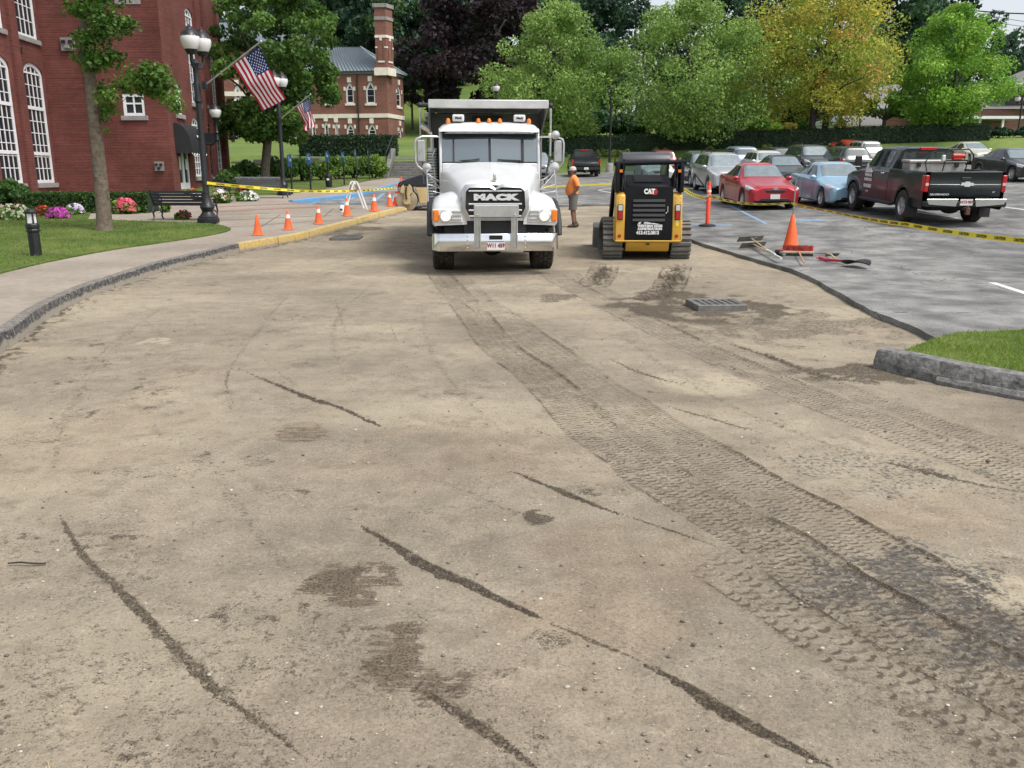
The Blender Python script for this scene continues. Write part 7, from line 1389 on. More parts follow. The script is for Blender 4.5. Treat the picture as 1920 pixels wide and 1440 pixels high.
for sg in (-1, 1):
    m = MB(); m.tube([(sg*1.38, 2.5, 3.22), (sg*1.38, 2.5, 2.2), (sg*1.34, 3.2, 1.6)], .025, 6); m.build('tarp_arm', m_steel, TR); m = MB(); m.cyl((sg*1.08, 2.5, 3.25), (sg*1.36, 2.5, 3.25), .045, n=10); m.ell((sg*1.38, 2.5, 3.25), .06); m.build('tarp_roller', m_plas, TR)
m = MB(); m.box((1.36, 2.45, 2.62), (.06, .05, .1)); m.build('side_lamp', mat('cream lens', (.8, .7, .35), .4), TR, bevel=.01); m = MB(); m.box((-1.28, 2.55, 2.85), (.1, .1, .12)); m.build('tarp_motor', m_plas, TR, bevel=.02)

# ================================================================== COMPACT TRACK LOADER (tail towards us)
lp = G(1213, 489); LD = thing('track_loader', 'yellow and black compact track loader seen from behind', 'track loader', (lp.x, lp.y, lp.z-.01), R(-3.)); LD.scale = (1, 1, .97)
m_cy = mat('machine yellow', (.55, .32, .035), .42, coat=.3, var=.12, vscale=3); m_cb = mat('machine black', (.010, .011, .013), .5, coat=.0, var=.2, vscale=3, spec=.12); m_trk = mat('rubber track', (.15, .145, .135), .9, var=.3, vscale=8)
TW = .40; XO = .70
for sg in (-1, 1):
    pts = [(.10, .42), (.16, .20), (.34, .03), (.5, .0), (1.85, .0), (2.0, .04), (2.15, .2), (2.17, .42), (2.05, .58), (1.7, .68), (1.2, .78), (.7, .84), (.4, .82), (.2, .68)]
    m = MB(); rows = []; inner = [(1.1+(y-1.1)*.93, .42+(z-.42)*.88) for y, z in pts]; n = len(pts)
    for x in (sg*XO-TW/2, sg*XO+TW/2): rows.append([(x, y, z+.0) for y, z in pts])
    m.grid(rows, cv=True); rows2 = [[(x, y, z) for y, z in inner] for x in (sg*XO-TW/2, sg*XO+TW/2)]; m.grid(rows2, cv=True)
    for x in (sg*XO-TW/2, sg*XO+TW/2): m.add([(x, y, z) for y, z in pts]+[(x, y, z) for y, z in inner], [(i, (i+1) % n, n+(i+1) % n, n+i) for i in range(n)])
    trk = m.build('rubber_track', m_trk, LD, smooth=50)
    loop = [Vector((0, y, z)) for y, z in pts]+[Vector((0, *pts[0]))]; at_, L_ = arc_pts(loop); nl = 44; lug_me = MB().box((0, 0, 0), (TW, .075, .05)).mesh('track_lug', bevel=.008, smooth=30)
    for i in range(nl):
        p, d = at_(L_*(i+.5)/nl); a = math.atan2(d.z, d.y); nrm = Vector((0, d.z, -d.y)); o = obj('track_lug', lug_me, m_trk, trk, p+nrm*.022+Vector((sg*XO, 0, 0)), (a, 0, 0))
    m = MB()
    for y, z, r in ((.45, .5, .3), (1.9, .33, .25), (.75, .16, .11), (1.05, .16, .11), (1.35, .16, .11), (1.62, .16, .11)): m.cyl((sg*XO-.13, y, z), (sg*XO+.13, y, z), r, n=18)
    m.build('track_wheel', m_cb, trk); m = MB(); m.prism([(.35, .25), (2., .25), (1.9, .5), (.9, .68), (.4, .6)], sg*XO-.08, sg*XO+.08, 'yz'); m.build('track_frame', m_cy, trk)
    for q in (0, 1): m = MB(); x0 = sg*(.51+.10*q); m.prism([(.0+.04*q, .42), (.35, .42), (.35, .86), (.05+.04*q, .86)], min(x0, x0+sg*.085), max(x0, x0+sg*.085), 'yz'); m.build('track_guard', m_cy, LD, bevel=.012)
m = MB(); m.prism([(.02, .45), (.0, .85), (.06, 1.56), (.2, 1.6), (.85, 1.77), (.95, 1.77), (.95, .45)], -.46, .46, 'yz'); eb = m.build('engine_bay', m_cb, LD, bevel=.015)
m = MB(); m.prism([(-.012, .46), (-.03, .85), (.035, 1.54), (.055, 1.54), (.0, .85), (.015, .46)], -.475, .475, 'yz'); dr_ = m.build('engine_door', m_cb, LD, bevel=.012)
for i in range(5): m = MB(); z = 1.28-.098*i; y = -.035+(z-.85)/.69*.065*.98; m.prism([(y-.006, z-.07), (y-.03, z-.055), (y-.012, z), (y+.02, z)], -.325, .325, 'yz'); m.build('louver', m_plas, dr_, bevel=.004)
m = MB(); m.bb(-.3, .3, -.034, -.02, .84, .855); m.build('door_groove', m_under, dr_); m = MB(); m.bb(.365, .385, -.03, -.01, 1.02, 1.14); m.ell((.345, -.025, 1.0), .018); m.build('door_latch', m_chrome, dr_)
for i in range(6): m = MB(); y = .25+.085*i; z = 1.615+(y-.2)*.262; m.box((0, y, z+.012), (.56, .05, .012), (R(14.5), 0, 0)); m.build('hood_louver', m_plas, eb)
for sg in (-1, 1):
    m = MB(); m.prism([(-.03, .42), (-.04, .85), (.0, 1.36 if sg < 0 else 1.36), (.1, 1.42), (.5, 1.42), (.5, .42)], min(sg*.478, sg*.665), max(sg*.478, sg*.665), 'yz'); yp = m.build('rear_panel', m_cy, LD, bevel=.015)
    x = sg*.575; m = MB(); m.bb(x-.055, x+.055, -.06, -.02, .86, 1.18); hs = m.build('lamp_housing', m_plas, yp, bevel=.008); m = MB(); m.bb(x-.042, x+.042, -.068, -.058, 1.05, 1.16); m.build('work_lamp', m_head, hs, bevel=.005); m = MB(); m.bb(x-.042, x+.042, -.068, -.058, .875, 1.035); m.build('tail_lamp', m_red_l, hs, bevel=.005)
    m = MB(); m.lathe([(.036, 0), (.036, .012), (.01, .018)], 16, Matrix.Translation((x, -.032, .535)) @ Matrix.Rotation(R(90), 4, 'X')); m.build('reflector', m_red_l, yp)
    for z in (.84, 1.22, 1.30):
        for xx in (-.05, .05): m = MB(); m.ell((x+xx, -.03, z), (.008, .008, .008), 6, 4); m.build('bolt', m_plas, yp)
    # lift arm tower
    m = MB(); m.prism([(-.02, 1.42), (.35, 1.42), (.42, 1.75), (.32, 2.02), (.05, 2.02), (-.02, 1.8)], min(sg*.60, sg*.68), max(sg*.60, sg*.68), 'yz'); m.prism([(-.0, 1.55), (.3, 1.55), (.3, 2.0), (.02, 2.0)], min(sg*.52, sg*.545), max(sg*.52, sg*.545), 'yz'); tw = m.build('arm_tower', m_cb, LD, bevel=.012)
    m = MB(); m.prism([(.05, 1.96), (.3, 2.0), (1.6, 1.62), (2.45, .9), (2.7, .35), (2.5, .3), (2.2, .85), (1.5, 1.4), (.3, 1.78)], min(sg*.57, sg*.66), max(sg*.57, sg*.66), 'yz'); m.build('lift_arm', m_cb, LD, bevel=.02)
    m = MB(); m.cyl((sg*.56, .12, 1.5), (sg*.57, .25, 1.9), .035, n=10); m.tube([(sg*.55, .05, 1.45), (sg*.535, .0, 1.62), (sg*.55, .06, 1.8)], .02, 6); m.tube([(sg*.50, .06, 1.5), (sg*.50, .02, 1.68), (sg*.51, .08, 1.85)], .018, 6); m.build('hydraulic_line', m_plas, tw); m = MB(); m.box((sg*.58, -.01, 1.85), (.06, .03, .06)); m.build('side_reflector', m_amber, tw)
m = MB(); m.tube([(-.72, .1, 2.0), (.72, .1, 2.03)], .045, 12); m.tube([(-.70, .1, 1.96), (-.70, .1, 2.1)], .012, 5); m.tube([(.70, .1, 1.98), (.70, .1, 2.12)], .012, 5); m.tube([(-.52, .1, 2.0), (-.52, .1, 2.09)], .015, 5); m.tube([(.54, .1, 2.0), (.54, .1, 2.1)], .015, 5); m.build('cross_tube', m_cb, LD)
m = MB(); m.prism([(-.05, .40), (-.06, .44), (.1, .44), (.1, .40)], -.665, .665, 'yz'); m.build('rear_guard', m_cy, LD, bevel=.01); m = MB(); m.prism([(-.02, .40), (.1, .2), (.9, .2), (.9, .40)], -.44, .44, 'yz'); m.build('belly_panel', m_cy, LD, bevel=.012); m = MB(); m.bb(-.03, .03, -.04, -.0, .345, .375); m.build('tow_slot', m_under, LD)
# cab
m_cg = clear_glass('loader glass', (.75, .82, .82), .06)
m = MB(); m.prism([(.85, 2.1), (.92, 2.2), (1.1, 2.25), (1.9, 2.22), (2.1, 2.12), (2.1, 2.05), (.85, 2.05)], -.5, .5, 'yz'); cb = m.build('cab_roof', mat('dark grey roof', (.05, .052, .06), .4, var=.2), LD, bevel=.035, seg=2)
for x in (-.48, .43):
    for y0, y1 in ((.86, .93), (2.0, 2.07)): m = MB(); m.bb(x, x+.05, y0, y1, 1.0, 2.06); m.build('cab_post', m_cb, LD)
for x in (-.44, .435): m = MB(); m.bb(x, x+.006, .94, 1.99, 1.25, 2.04); m.build('side_glass', m_cg, LD)
m = MB(); m.bb(-.42, .42, .89, .896, 1.70, 2.04); m.build('rear_glass', m_cg, LD); m = MB(); m.bb(-.42, .42, 2.02, 2.026, 1.0, 2.04); m.build('front_glass', m_cg, LD)
m = MB(); m.bb(-.43, .43, .95, 2.0, .4, 1.2); m.box((0, 1.15, 1.42), (.5, .12, .45)); m.box((-.38, 1.3, 1.55), (.06, .08, .35)); m.box((.38, 1.3, 1.55), (.06, .08, .35)); m.build('seat_base', m_cb, LD, bevel=.02)
# bucket
m = MB(); m.prism([(2.45, .05), (3.2, .02), (3.22, .05), (2.6, .1), (2.5, .5), (2.75, .62), (2.72, .66), (2.42, .55)], -1.0, 1.0, 'yz'); bk = m.build('bucket', mat('worn steel bucket', (.16, .165, .17), .55, metal=.4, var=.25), LD, bevel=.01)
for x in (-1.0, .97): m = MB(); m.prism([(2.44, .05), (3.2, .03), (2.8, .62), (2.44, .55)], x, x+.03, 'yz'); m.build('bucket_cheek', MATS['worn steel bucket'], bk)
# markings
def ltext(s, sz, x, z, b=.004, sx=1., mt=None):
    y = -.035+max(0, (z-.85))/.69*.065*.98-.006 if z > .85 else -.018-.018*(z-.46)/.39-.006; return text('lettering', s, sz, mt or m_white, dr_, (x, y, z), (R(90)-(R(5.4) if z > .85 else R(-2.6)), 0, 0), bold=b, sx=sx, depth=.002)
m = MB(); c = [(-.075+.0, 0), (-.04, .065), (.04, .065), (.075, 0), (.04, -.065), (-.04, -.065)]; m.prism([(.10+x, 1.43+z) for x, z in c], .019, .026, 'xz'); m.build('logo_hexagon', mat('logo red', (.35, .02, .03), .4), dr_)
ltext('CAT', .135, .0, 1.435, .008, .8); m = MB(); m.prism([(.0-.035, 1.385), (.035, 1.385), (.0, 1.43)], -.004, .004, 'xz'); m.build('logo_triangle', m_cy, dr_)
ltext('WESTERN MASS', .068, .03, .735, .005, 1.02); ltext('CONSTRUCTION', .062, .03, .675, .005, 1.0); ltext('413.412.0813', .098, -.01, .595, .005, .86)
m = MB(); m.prism([(-.22, .77), (-.17, .77), (-.13, .83), (-.17, .85), (-.16, .835), (-.19, .815)], -.045, -.041, 'xz'); m.prism([(-.1, .785), (.22, .765), (.2, .78), (.1, .80), (.06, .795), (.0, .815), (-.06, .83), (-.1, .845), (-.09, .82)], -.045, -.041, 'xz'); m.build('logo_excavator', m_white, dr_)
m = MB(); m.bb(.545, .60, -.043, -.036, .735, .82); m.build('warning_sticker', mat('sticker yellow', (.8, .65, .02), .5), LD); m = MB(); m.bb(.54, .60, -.043, -.036, .825, .85); m.build('warning_sticker', m_white, LD)
# ================================================================== STREET FURNITURE
def at_px(name, label, cat, u, v, dz, rz=0., group=None): p = G(u, v, dz); return thing(name, label, cat, p, rz, group)
# lamp posts with flags
def lamp_post(label, base, H, globes, seed=0):
    t = thing('lamp_post', label, 'lamp post', base, 0, 'black lamp posts'); m = MB()
    m.lathe([(.30, 0), (.30, .11), (.26, .13), (.26, .16), (.21, .2), (.15, .29), (.17, .36), (.2, .42), (.18, .48), (.13, .55), (.095, .68), (.085, .8), (.095, .82), (.085, .86), (.08, H*.62), (.11, H*.63), (.09, H*.66), (.10, H*.72), (.07, H*.74), (.075, H*.8), (.12, H*.82), (.1, H*.84)], 20); m.build('post', m_black, t, smooth=30)
    for k in range(12): a = 2*math.pi*k/12; m = MB(); m.tube([(.10*math.cos(a), .10*math.sin(a), .62), (.145*math.cos(a), .145*math.sin(a), .5), (.185*math.cos(a), .185*math.sin(a), .43)], .014, 4); m.build('flute', m_black, t)
    for gx_, gy_ in globes:
        m = MB(); m.tube([(0, 0, H*.8), (gx_*.6, gy_*.6, H*.8), (gx_, gy_, H*.83), (gx_, gy_, H*.87)], .045, 8); m.build('globe_arm', m_black, t); globe(t, Vector((gx_, gy_, H*.93)), .255)
    return t
b1 = G(391, 417, WZ+.03); H1 = (P(376, 50, b1.y).z-b1.z)*1.0
L1 = lamp_post('tall black lamp post with twin white globes at the bench', b1, H1, [(-.04, -.12), (.09, .38)])
b2 = G(533, 366, WZ); L2 = lamp_post('black lamp post with small flag near the blue signs', b2, H1*.98, [(-.1, -.12), (.12, .3)])
b3 = P(931, 330, 62); b3.z = gzf(b3.x, 62)+LZ; H3 = P(931, 152, 62).z-b3.z; L3 = lamp_post('lamp post showing one globe above the truck headboard', b3, H3, [(0, 0)])
b4 = P(1907, 262, 82); b4.z = gzf(b4.x, 82); L4 = lamp_post('twin-globe lamp post before the dark gable at the right', b4, P(1907, 180, 82).z-b4.z, [(-.45, 0), (.35, 0)])
# flags
def flag(label, lamp, root_px, tip_px, hoist0, hoist1, fly0, fly1, seed, fold=0.):
    Y = lamp.location.y-.25; t = thing('flag', label, 'flag', P(*root_px, Y+.2), 0, 'flags on the lamp posts'); o = Vector(t.location); q = lambda p, dy=0.: P(*p, Y+dy)-o
    m = MB(); m.tube([q(root_px, .2), q(tip_px, -.3)], .02, 8); m.ell(q(tip_px, -.3), .04); m.build('flagpole', m_alu, t); m = MB(); m.box(q(root_px, .18), (.12, .12, .2)); m.build('pole_bracket', m_black, t, bevel=.01)
    A, B, C, D = q(hoist0, -.28), q(hoist1, -.1), q(fly0, -.28), q(fly1, -.05)      # A,C: canton side
    nu, nv = 78, 130; V = []; col = []; RDc, WHc, BLc = (.42, .02, .045), (.72, .72, .74), (.02, .035, .13)
    stars = [(r, (c+.5 if r % 2 else c)) for r in range(9) for c in range(6 if r % 2 == 0 else 5)]
    sp_ = [((r+1)/10*7/13, (c+.55)/6.1*.4) for r, c in stars]
    for i in range(nu+1):
        for j in range(nv+1):
            a, b = i/nu, j/nv; p = (A*(1-a)+B*a)*(1-b)+(C*(1-a)+D*a)*b; wv = (.07*math.sin(b*7+a*2+seed)+.03*math.sin(b*15-a*3))*(.25+b)+fold*math.sin(a*9+b*2)*.16*b
            V.append((p.x+.3*wv*fold, p.y+wv, p.z-.05*math.sin(math.pi*b)*(1-a)))
    Fs = []; fc = []
    for i in range(nu):
        for j in range(nv):
            a, b = (i+.5)/nu, (j+.5)/nv; Fs.append((i*(nv+1)+j, i*(nv+1)+j+1, (i+1)*(nv+1)+j+1, (i+1)*(nv+1)+j)); c = RDc if int(a*13) % 2 == 0 else WHc
            if a < 7/13 and b < .4:
                c = BLc
                for sa, sb in sp_:
                    if abs(a-sa)*13/.95 < .17 and abs(b-sb)*19/.95*13/19*1.0 < .17*1.2 and abs(a-sa)*13+abs(b-sb)*13*1.45 < .30: c = WHc; break
            fc.append(c)
    me = np_mesh('cloth', V, Fs); at_ = me.attributes.new('Col', 'FLOAT_COLOR', 'FACE'); at_.data.foreach_set('color', np.concatenate([np.array(fc), np.ones((len(fc), 1))], 1).astype(np.float32).ravel()); me.shade_smooth()
    obj('cloth', me, attr_mat('flag cloth', .75, transl=.3, spec=.1), t); return t
flag('large stars and stripes flag slanting from the tall lamp post', L1, (384, 160), (489, 78), (486, 87), (437, 122), (535, 184), (492, 207), 0)
flag('small limp stars and stripes flag on the second lamp post', L2, (525, 224), (582, 177), (581, 182), (556, 201), (586, 238), (578, 246), 2, 1.)
# bollard light
t = at_px('bollard_light', 'black bollard light with white panels on the front lawn', 'bollard', 68, 479, WZ+.03); hb = P(60, 391, t.location.y).z-t.location.z
m = MB(); m.lathe([(.105, 0), (.105, hb*.5), (.125, hb*.52), (.125, hb*.55), (.11, hb*.57), (.125, hb*.6), (.125, hb*.66), (.11, hb*.68)], 8, rotm(0, 0, R(22))); m.build('post', m_black, t, smooth=0)
for k in range(4):
    a = R(45+90*k); m = MB(); m.box((.085*math.cos(a), .085*math.sin(a), hb*.79), (.03, .03, hb*.23), (0, 0, a)); m.build('corner_bar', m_black, t); a = R(90*k); m = MB(); m.box((.066*math.cos(a), .066*math.sin(a), hb*.79), (.008, .09, hb*.2), (0, 0, a)); m.build('light_panel', m_white, t)
m = MB(); m.lathe([(.12, hb*.9), (.125, hb*.93), (.07, hb*.985), (.02, hb)], 8, rotm(0, 0, R(22))); m.build('cap', m_black, t, smooth=0)
# benches
def bench(label, u, v, rz, L=1.75, slat=None, dz=WZ, nb=5):
    t = at_px('park_bench', label, 'bench', u, v, dz, rz, 'park benches'); slat = slat or m_black     # local x along, +y = front
    for i in range(nb): z = .47+.085*i; y = -.2-.05*i; m = MB(); m.box((0, y, z), (L-.06, .022, .068), (R(-14), 0, 0)); m.build('back_slat', slat, t, bevel=.006)
    for i in range(5): m = MB(); m.box((0, -.15+.1*i, .43), (L-.06, .085, .025)); m.build('seat_slat', slat, t, bevel=.006)
    for sg in (-1, 1):
        x = sg*(L/2-.03); m = MB(); m.tube([(x, -.42, .87), (x, -.30, .62), (x, -.2, .42), (x, .3, .42)], .024, 6); m.tube([(x, -.22, .42), (x, -.3, .25), (x, -.24, .1), (x, -.33, .0)], .024, 6); m.tube([(x, .25, .42), (x, .32, .25), (x, .25, .1), (x, .34, 0)], .024, 6); m.tube([(x, -.28, .2), (x, -.1, .28), (x, .1, .28), (x, .28, .2)], .018, 6); m.build('end_frame', m_black, t)
        m = MB(); m.tube([(x, -.3, .64), (x, -.05, .68), (x, .2, .67), (x, .31, .6), (x, .30, .5), (x, .23, .49), (x, .22, .55)], .022, 6); m.tube([(x, .25, .42), (x, .27, .5)], .02, 6); m.build('armrest', m_black, t)
    return t
bench('black slatted bench with its back to us behind the lamp post', 349, 412, R(-4)); bench('black scroll-armed bench seen end-on by the white petunias', 428, 377, R(-86), 1.6); bench('grey slatted bench beyond the flowers near the plaza maple', 492, 371, R(-5), 2.0, mat('weathered grey slat', (.14, .15, .16), .7))
# accessible parking signs
m_sblue = mat('sign blue', (.05, .20, .48), .4, var=.08)
ords = ['first', 'second', 'third', 'fourth', 'fifth', 'sixth']
for i, (u, v, vt) in enumerate([(547, 364, 289), (582, 356, 287), (616, 351, 283), (645, 347, 284), (668, 340, 280), (692, 338, 279)]):
    t = at_px('parking_sign', '%s blue accessible parking sign from the lamp post, on a black pole' % ords[i], 'sign', u, v, WZ+.02, R([-35, -35, -42, -45, -58, -80][i]), 'blue parking signs'); H = P(u, vt, t.location.y).z-t.location.z
    m = MB(); m.box((0, .03, H/2), (.055, .055, H)); m.build('pole', m_black, t); m = MB(); m.box((0, -.012, H-.27), (.27, .012, .5)); bd = m.build('sign_board', m_sblue, t, bevel=.004)
    m = MB(); m.tube([(.03+.065*math.cos(R(a)), -.021, H-.24+.065*math.sin(R(a))) for a in range(-200, 41, 24)], .009, 4); m.tube([(-.02, -.021, H-.13), (-.015, -.021, H-.22), (.05, -.021, H-.22), (.08, -.021, H-.31)], .011, 4); m.ell((-.025, -.021, H-.10), (.02, .006, .02), 8, 5); m.build('wheelchair_symbol', m_white, bd)
for u, v, vt, lab in ((617, 351, 325, 'black litter bin standing under the third blue sign'), (696, 327, 303, 'black litter bin in the weeds near the steps')):
    t = at_px('litter_bin', lab, 'bin', u, v, WZ+.02); H = P(u, vt, t.location.y).z-t.location.z; m = MB(); m.lathe([(.14, 0), (.17, H*.1), (.18, H*.75), (.15, H*.8)], 12); m.build('barrel', m_black, t); m = MB(); m.lathe([(.19, H*.78), (.17, H*.9), (.08, H)], 12); m.build('lid', m_black, t); m = MB(); m.bb(-.06, .06, -.19, -.16, H*.5, H*.64); m.build('label_panel', m_white, t)
# cones
m_refl = mat('white reflective collar', (.75, .75, .73), .5, var=.06)
def cone(label, u, v, dz, H, stripes=1, rz=0., group='orange cones along the yellow kerb'):
    t = at_px('traffic_cone', label, 'cone', u, v, dz, rz, group); b = H*.27; rr = lambda z: H*.185*(1-z/H)+H*.045
    MB().bb(-b, b, -b, b, 0, H*.045).build('base', m_orange, t, bevel=.012); m = MB(); m.lathe([(rr(0)*1.05, H*.045), (rr(.06*H), .09*H), (rr(.5*H), .5*H), (rr(.97*H), .97*H), (rr(H)*.7, H)], 20); m.build('body', m_orange, t, smooth=40)
    for z0, z1 in ([(.60, .80)] if stripes == 1 else [(.42, .56), (.66, .86)] if stripes == 2 else []): m = MB(); m.lathe([(rr(z0*H)+.003, z0*H), (rr(z1*H)+.003, z1*H)], 20, caps=False); m.build('collar', m_refl, t)
    return t
cone('plain orange cone without collar, nearest of the kerbside row', 484, 441, WZ, .50, 0, .2)
for i, (u, v, H, s, lab) in enumerate([(541, 431, .50, 1, 'collared orange cone next to the plain one on the kerb'), (598, 420, .52, 1, 'third orange cone along the yellow kerb, before the barricade'), (651, 405, .55, 1, 'orange cone standing against the white barricade leg'), (702, 396, .56, 1, 'orange cone just beyond the white barricade'), (731, 387, .52, 1, 'small orange cone left of the tall two-collar cone'), (746, 386, .78, 2, 'tall two-collar cone beside the roller drum')]): cone(lab, u, v, WZ if u < 740 else WZ, H, s, .3*i)
bc = cone('tall plain orange cone with a steel rod among the tools', 1482, 470, LZ, .76, 0, .5, 'cones on the asphalt'); cz = .76
m = MB(); m.cyl((0, 0, .70), (0, 0, P(1483, 337, bc.location.y).z-bc.location.z), .014, n=8); m.build('rod', m_zinc, bc)
def delineator(label, u, v, dz, H, col=True):
    t = at_px('delineator_post', label, 'delineator', u, v, dz, 0, 'orange delineators'); m = MB(); m.lathe([(.24, 0), (.24, .03), (.2, .05), (.06, .07)], 12); m.build('base', m_plas, t); m = MB(); m.lathe([(.058, .05), (.058, H*.86), (.05, H*.87), (.03, H*.9), (.04, H*.95), (.03, H), (.01, H)], 14); m.build('tube', mat('delineator orange', (.85, .08, .035), .5, var=.08), t, smooth=40)
    for z in (.66, .76): m = MB(); m.lathe([(.061, H*z), (.061, H*(z+.05))], 14, caps=False); m.build('collar', m_refl, t)
    return t
dl1 = delineator('orange delineator post on a black base right of the loader', 1326, 424, LZ, P(1326, 340, G(1326, 424, LZ).y).z-G(1326, 424, LZ).z); dl2 = delineator('orange delineator post beyond the roller drum', 753, 372, LZ, P(753, 331, G(753, 372, LZ).y).z-G(753, 372, LZ).z)
# barricade and jug
t = at_px('barricade', 'folding white A-frame barricade on the plaza', 'barricade', 666, 392, WZ, R(20)); Hb = P(663, 340, t.location.y).z-t.location.z; m_bw = mat('barricade white', (.72, .71, .68), .6, var=.12)
for sx_ in (-1, 1):
    for y in (-.28, .28): m = MB(); m.tube([(sx_*.36, y, 0), (sx_*.06, y, Hb*.97), (0, y, Hb)], .035, 4, sq=True); m.build('leg', m_bw, t)
    m = MB(); m.hexa([(sx_*.15-.012, -.3, Hb*.68), (sx_*.15+.012, -.3, Hb*.68), (sx_*.15+.012, .3, Hb*.68), (sx_*.15-.012, .3, Hb*.68)], [(sx_*.08-.012, -.3, Hb*.9), (sx_*.08+.012, -.3, Hb*.9), (sx_*.08+.012, .3, Hb*.9), (sx_*.08-.012, .3, Hb*.9)]); m.build('board', m_bw, t)
    m = MB(); m.hexa([(sx_*.14-.016, -.1, Hb*.7), (sx_*.14+.016, -.1, Hb*.7), (sx_*.14+.016, .0, Hb*.7), (sx_*.14-.016, .0, Hb*.7)], [(sx_*.09-.016, .05, Hb*.88), (sx_*.09+.016, .05, Hb*.88), (sx_*.09+.016, .15, Hb*.88), (sx_*.09-.016, .15, Hb*.88)]); m.build('red_stripe', m_red_l, t)
t = at_px('water_jug', 'translucent white plastic jug left of the barricade', 'jug', 641, 398, WZ); m = MB(); m.lathe([(.08, 0), (.085, .02), (.085, .15), (.06, .2), (.025, .235), (.025, .25)], 14); m.build('bottle', m_bw, t); m = MB(); m.tube([(.03, 0, .23), (.085, 0, .2), (.085, 0, .13)], .012, 6); m.build('handle', m_bw, t); m = MB(); m.lathe([(.03, .25), (.03, .27)], 10); m.build('cap', m_sblue, t); m = MB(); m.bb(-.04, .04, -.088, -.08, .06, .12); m.build('label_panel', m_plas, t)
# roller
rp = G(782, 394, LZ*.5); RO = thing('road_roller', 'tan and black tandem roller half hidden by the truck', 'road roller', (rp.x-.22, rp.y+.6, gzf(rp.x, rp.y)), R(4)); m_tan = mat('roller tan', (.50, .38, .19), .5, var=.12)
dr_r = .38
for x, nm in ((-.18, 1), (1.75, 0)):
    m = MB(); m.lathe([(.02, -.6), (dr_r-.06, -.6), (dr_r, -.58), (dr_r, .58), (dr_r-.06, .6), (.02, .6)], 28, Matrix.Translation((x, 0, dr_r)) @ Matrix.Rotation(R(90), 4, 'X')); d_ = m.build('drum', mat('drum steel', (.30, .25, .17), .6, metal=.3, var=.25), RO, smooth=40)
    for sg in (-1, 1): m = MB(); m.prism([(x-.22, .66), (x-.2, .84), (x-.1, .93), (x+.12, .93), (x+.2, .84), (x+.22, .66), (x+.12, .6), (x+.13, .24), (x-.11, .24), (x-.1, .6)], sg*.63-.025, sg*.63+.025, 'xz'); m.build('drum_yoke', m_tan, RO, bevel=.012); m = MB(); m.lathe([(.12, 0), (.12, .04), (.05, .06)], 14, Matrix.Translation((x, sg*.66, .36)) @ Matrix.Rotation(R(90*sg), 4, 'X')); m.build('hub', m_tan, RO); m = MB(); m.bb(x-.08, x+.08, sg*.66-.006, sg*.66+.006, .88, .95); m.build('lift_slot', m_under, RO); m = MB(); m.tube([(x, sg*.68, .85), (x-.02, sg*.7, .6), (x, sg*.68, .42)], .03, 6); m.build('hydraulic_hose', m_plas, RO)
m = MB(); m.prism([(.28, .25), (1.35, .25), (1.35, .84), (.1, .84), (.2, .6)], -.58, .58, 'xz'); m.build('chassis', m_tan, RO, bevel=.03); m = MB(); m.prism([(-.5, .86), (-.45, 1.02), (.35, 1.28), (1.9, 1.28), (2.1, .86)], -.6, .6, 'xz'); m.build('hood', mat('roller black', (.02, .022, .03), .4, var=.15), RO, bevel=.04); m = MB(); m.bb(-.42, -.30, -.45, .45, .62, .86); m.build('water_tank', m_tan, RO, bevel=.02); m = MB(); m.ell((1.2, -.585, .5), (.04, .02, .04)); m.build('filler_cap', m_under, RO)
# catch basin and cover
g0, g1, g2 = G(1309, 571, .09), G(1403, 570, .09), G(1294, 558, .09); ang = math.atan2(g1.y-g0.y, g1.x-g0.x); W_ = (g1-g0).length; D_ = max(.6, (g2-g0).length); m_iron = mat('cast iron', (.17, .165, .155), .7, metal=.35, var=.3, vscale=8)
t = thing('catch_basin', 'raised square cast-iron storm drain grate in scraped dirt', 'drain', (g0.x, g0.y, gzf(g0.x, g0.y)-.02), ang)
H = .10
for a, b, c, d in ((0, W_, 0, .05), (0, W_, D_-.05, D_), (0, .05, .051, D_-.051), (W_-.05, W_, .051, D_-.051)): MB().bb(a, b, c, d, -.05, H).build('frame', m_iron, t, bevel=.008)
for i in range(7): x = .06+(W_-.12)*i/6; MB().bb(x-.018, x+.018, .051, D_-.051, H-.05, H-.006).build('grate_bar', m_iron, t, bevel=.004)
for j in range(5): y = .06+(D_-.12)*j/4; MB().bb(.051, W_-.051, y-.014, y+.014, H-.055, H-.012).build('grate_cross_bar', m_iron, t)
MB().bb(.05, W_-.05, .05, D_-.05, -.05, H-.09).build('sump', m_under, t)
g0, g1 = G(617, 447, .05), G(673, 446, .05); t = thing('drain_cover', 'dark steel drain cover standing proud beside the yellow kerb', 'drain', (g0.x, g0.y, gzf(g0.x, g0.y)), .0); W_ = g1.x-g0.x; MB().bb(0, W_, 0, .8, -.02, .07).build('frame', m_iron, t, bevel=.01); MB().bb(.06, W_-.06, .06, .74, .06, .085).build('lid', m_cshade, t, bevel=.005)
for i in range(5): MB().bb(.12, W_-.12, .14+.11*i, .17+.11*i, .084, .091).build('tread_rib', m_iron, t)
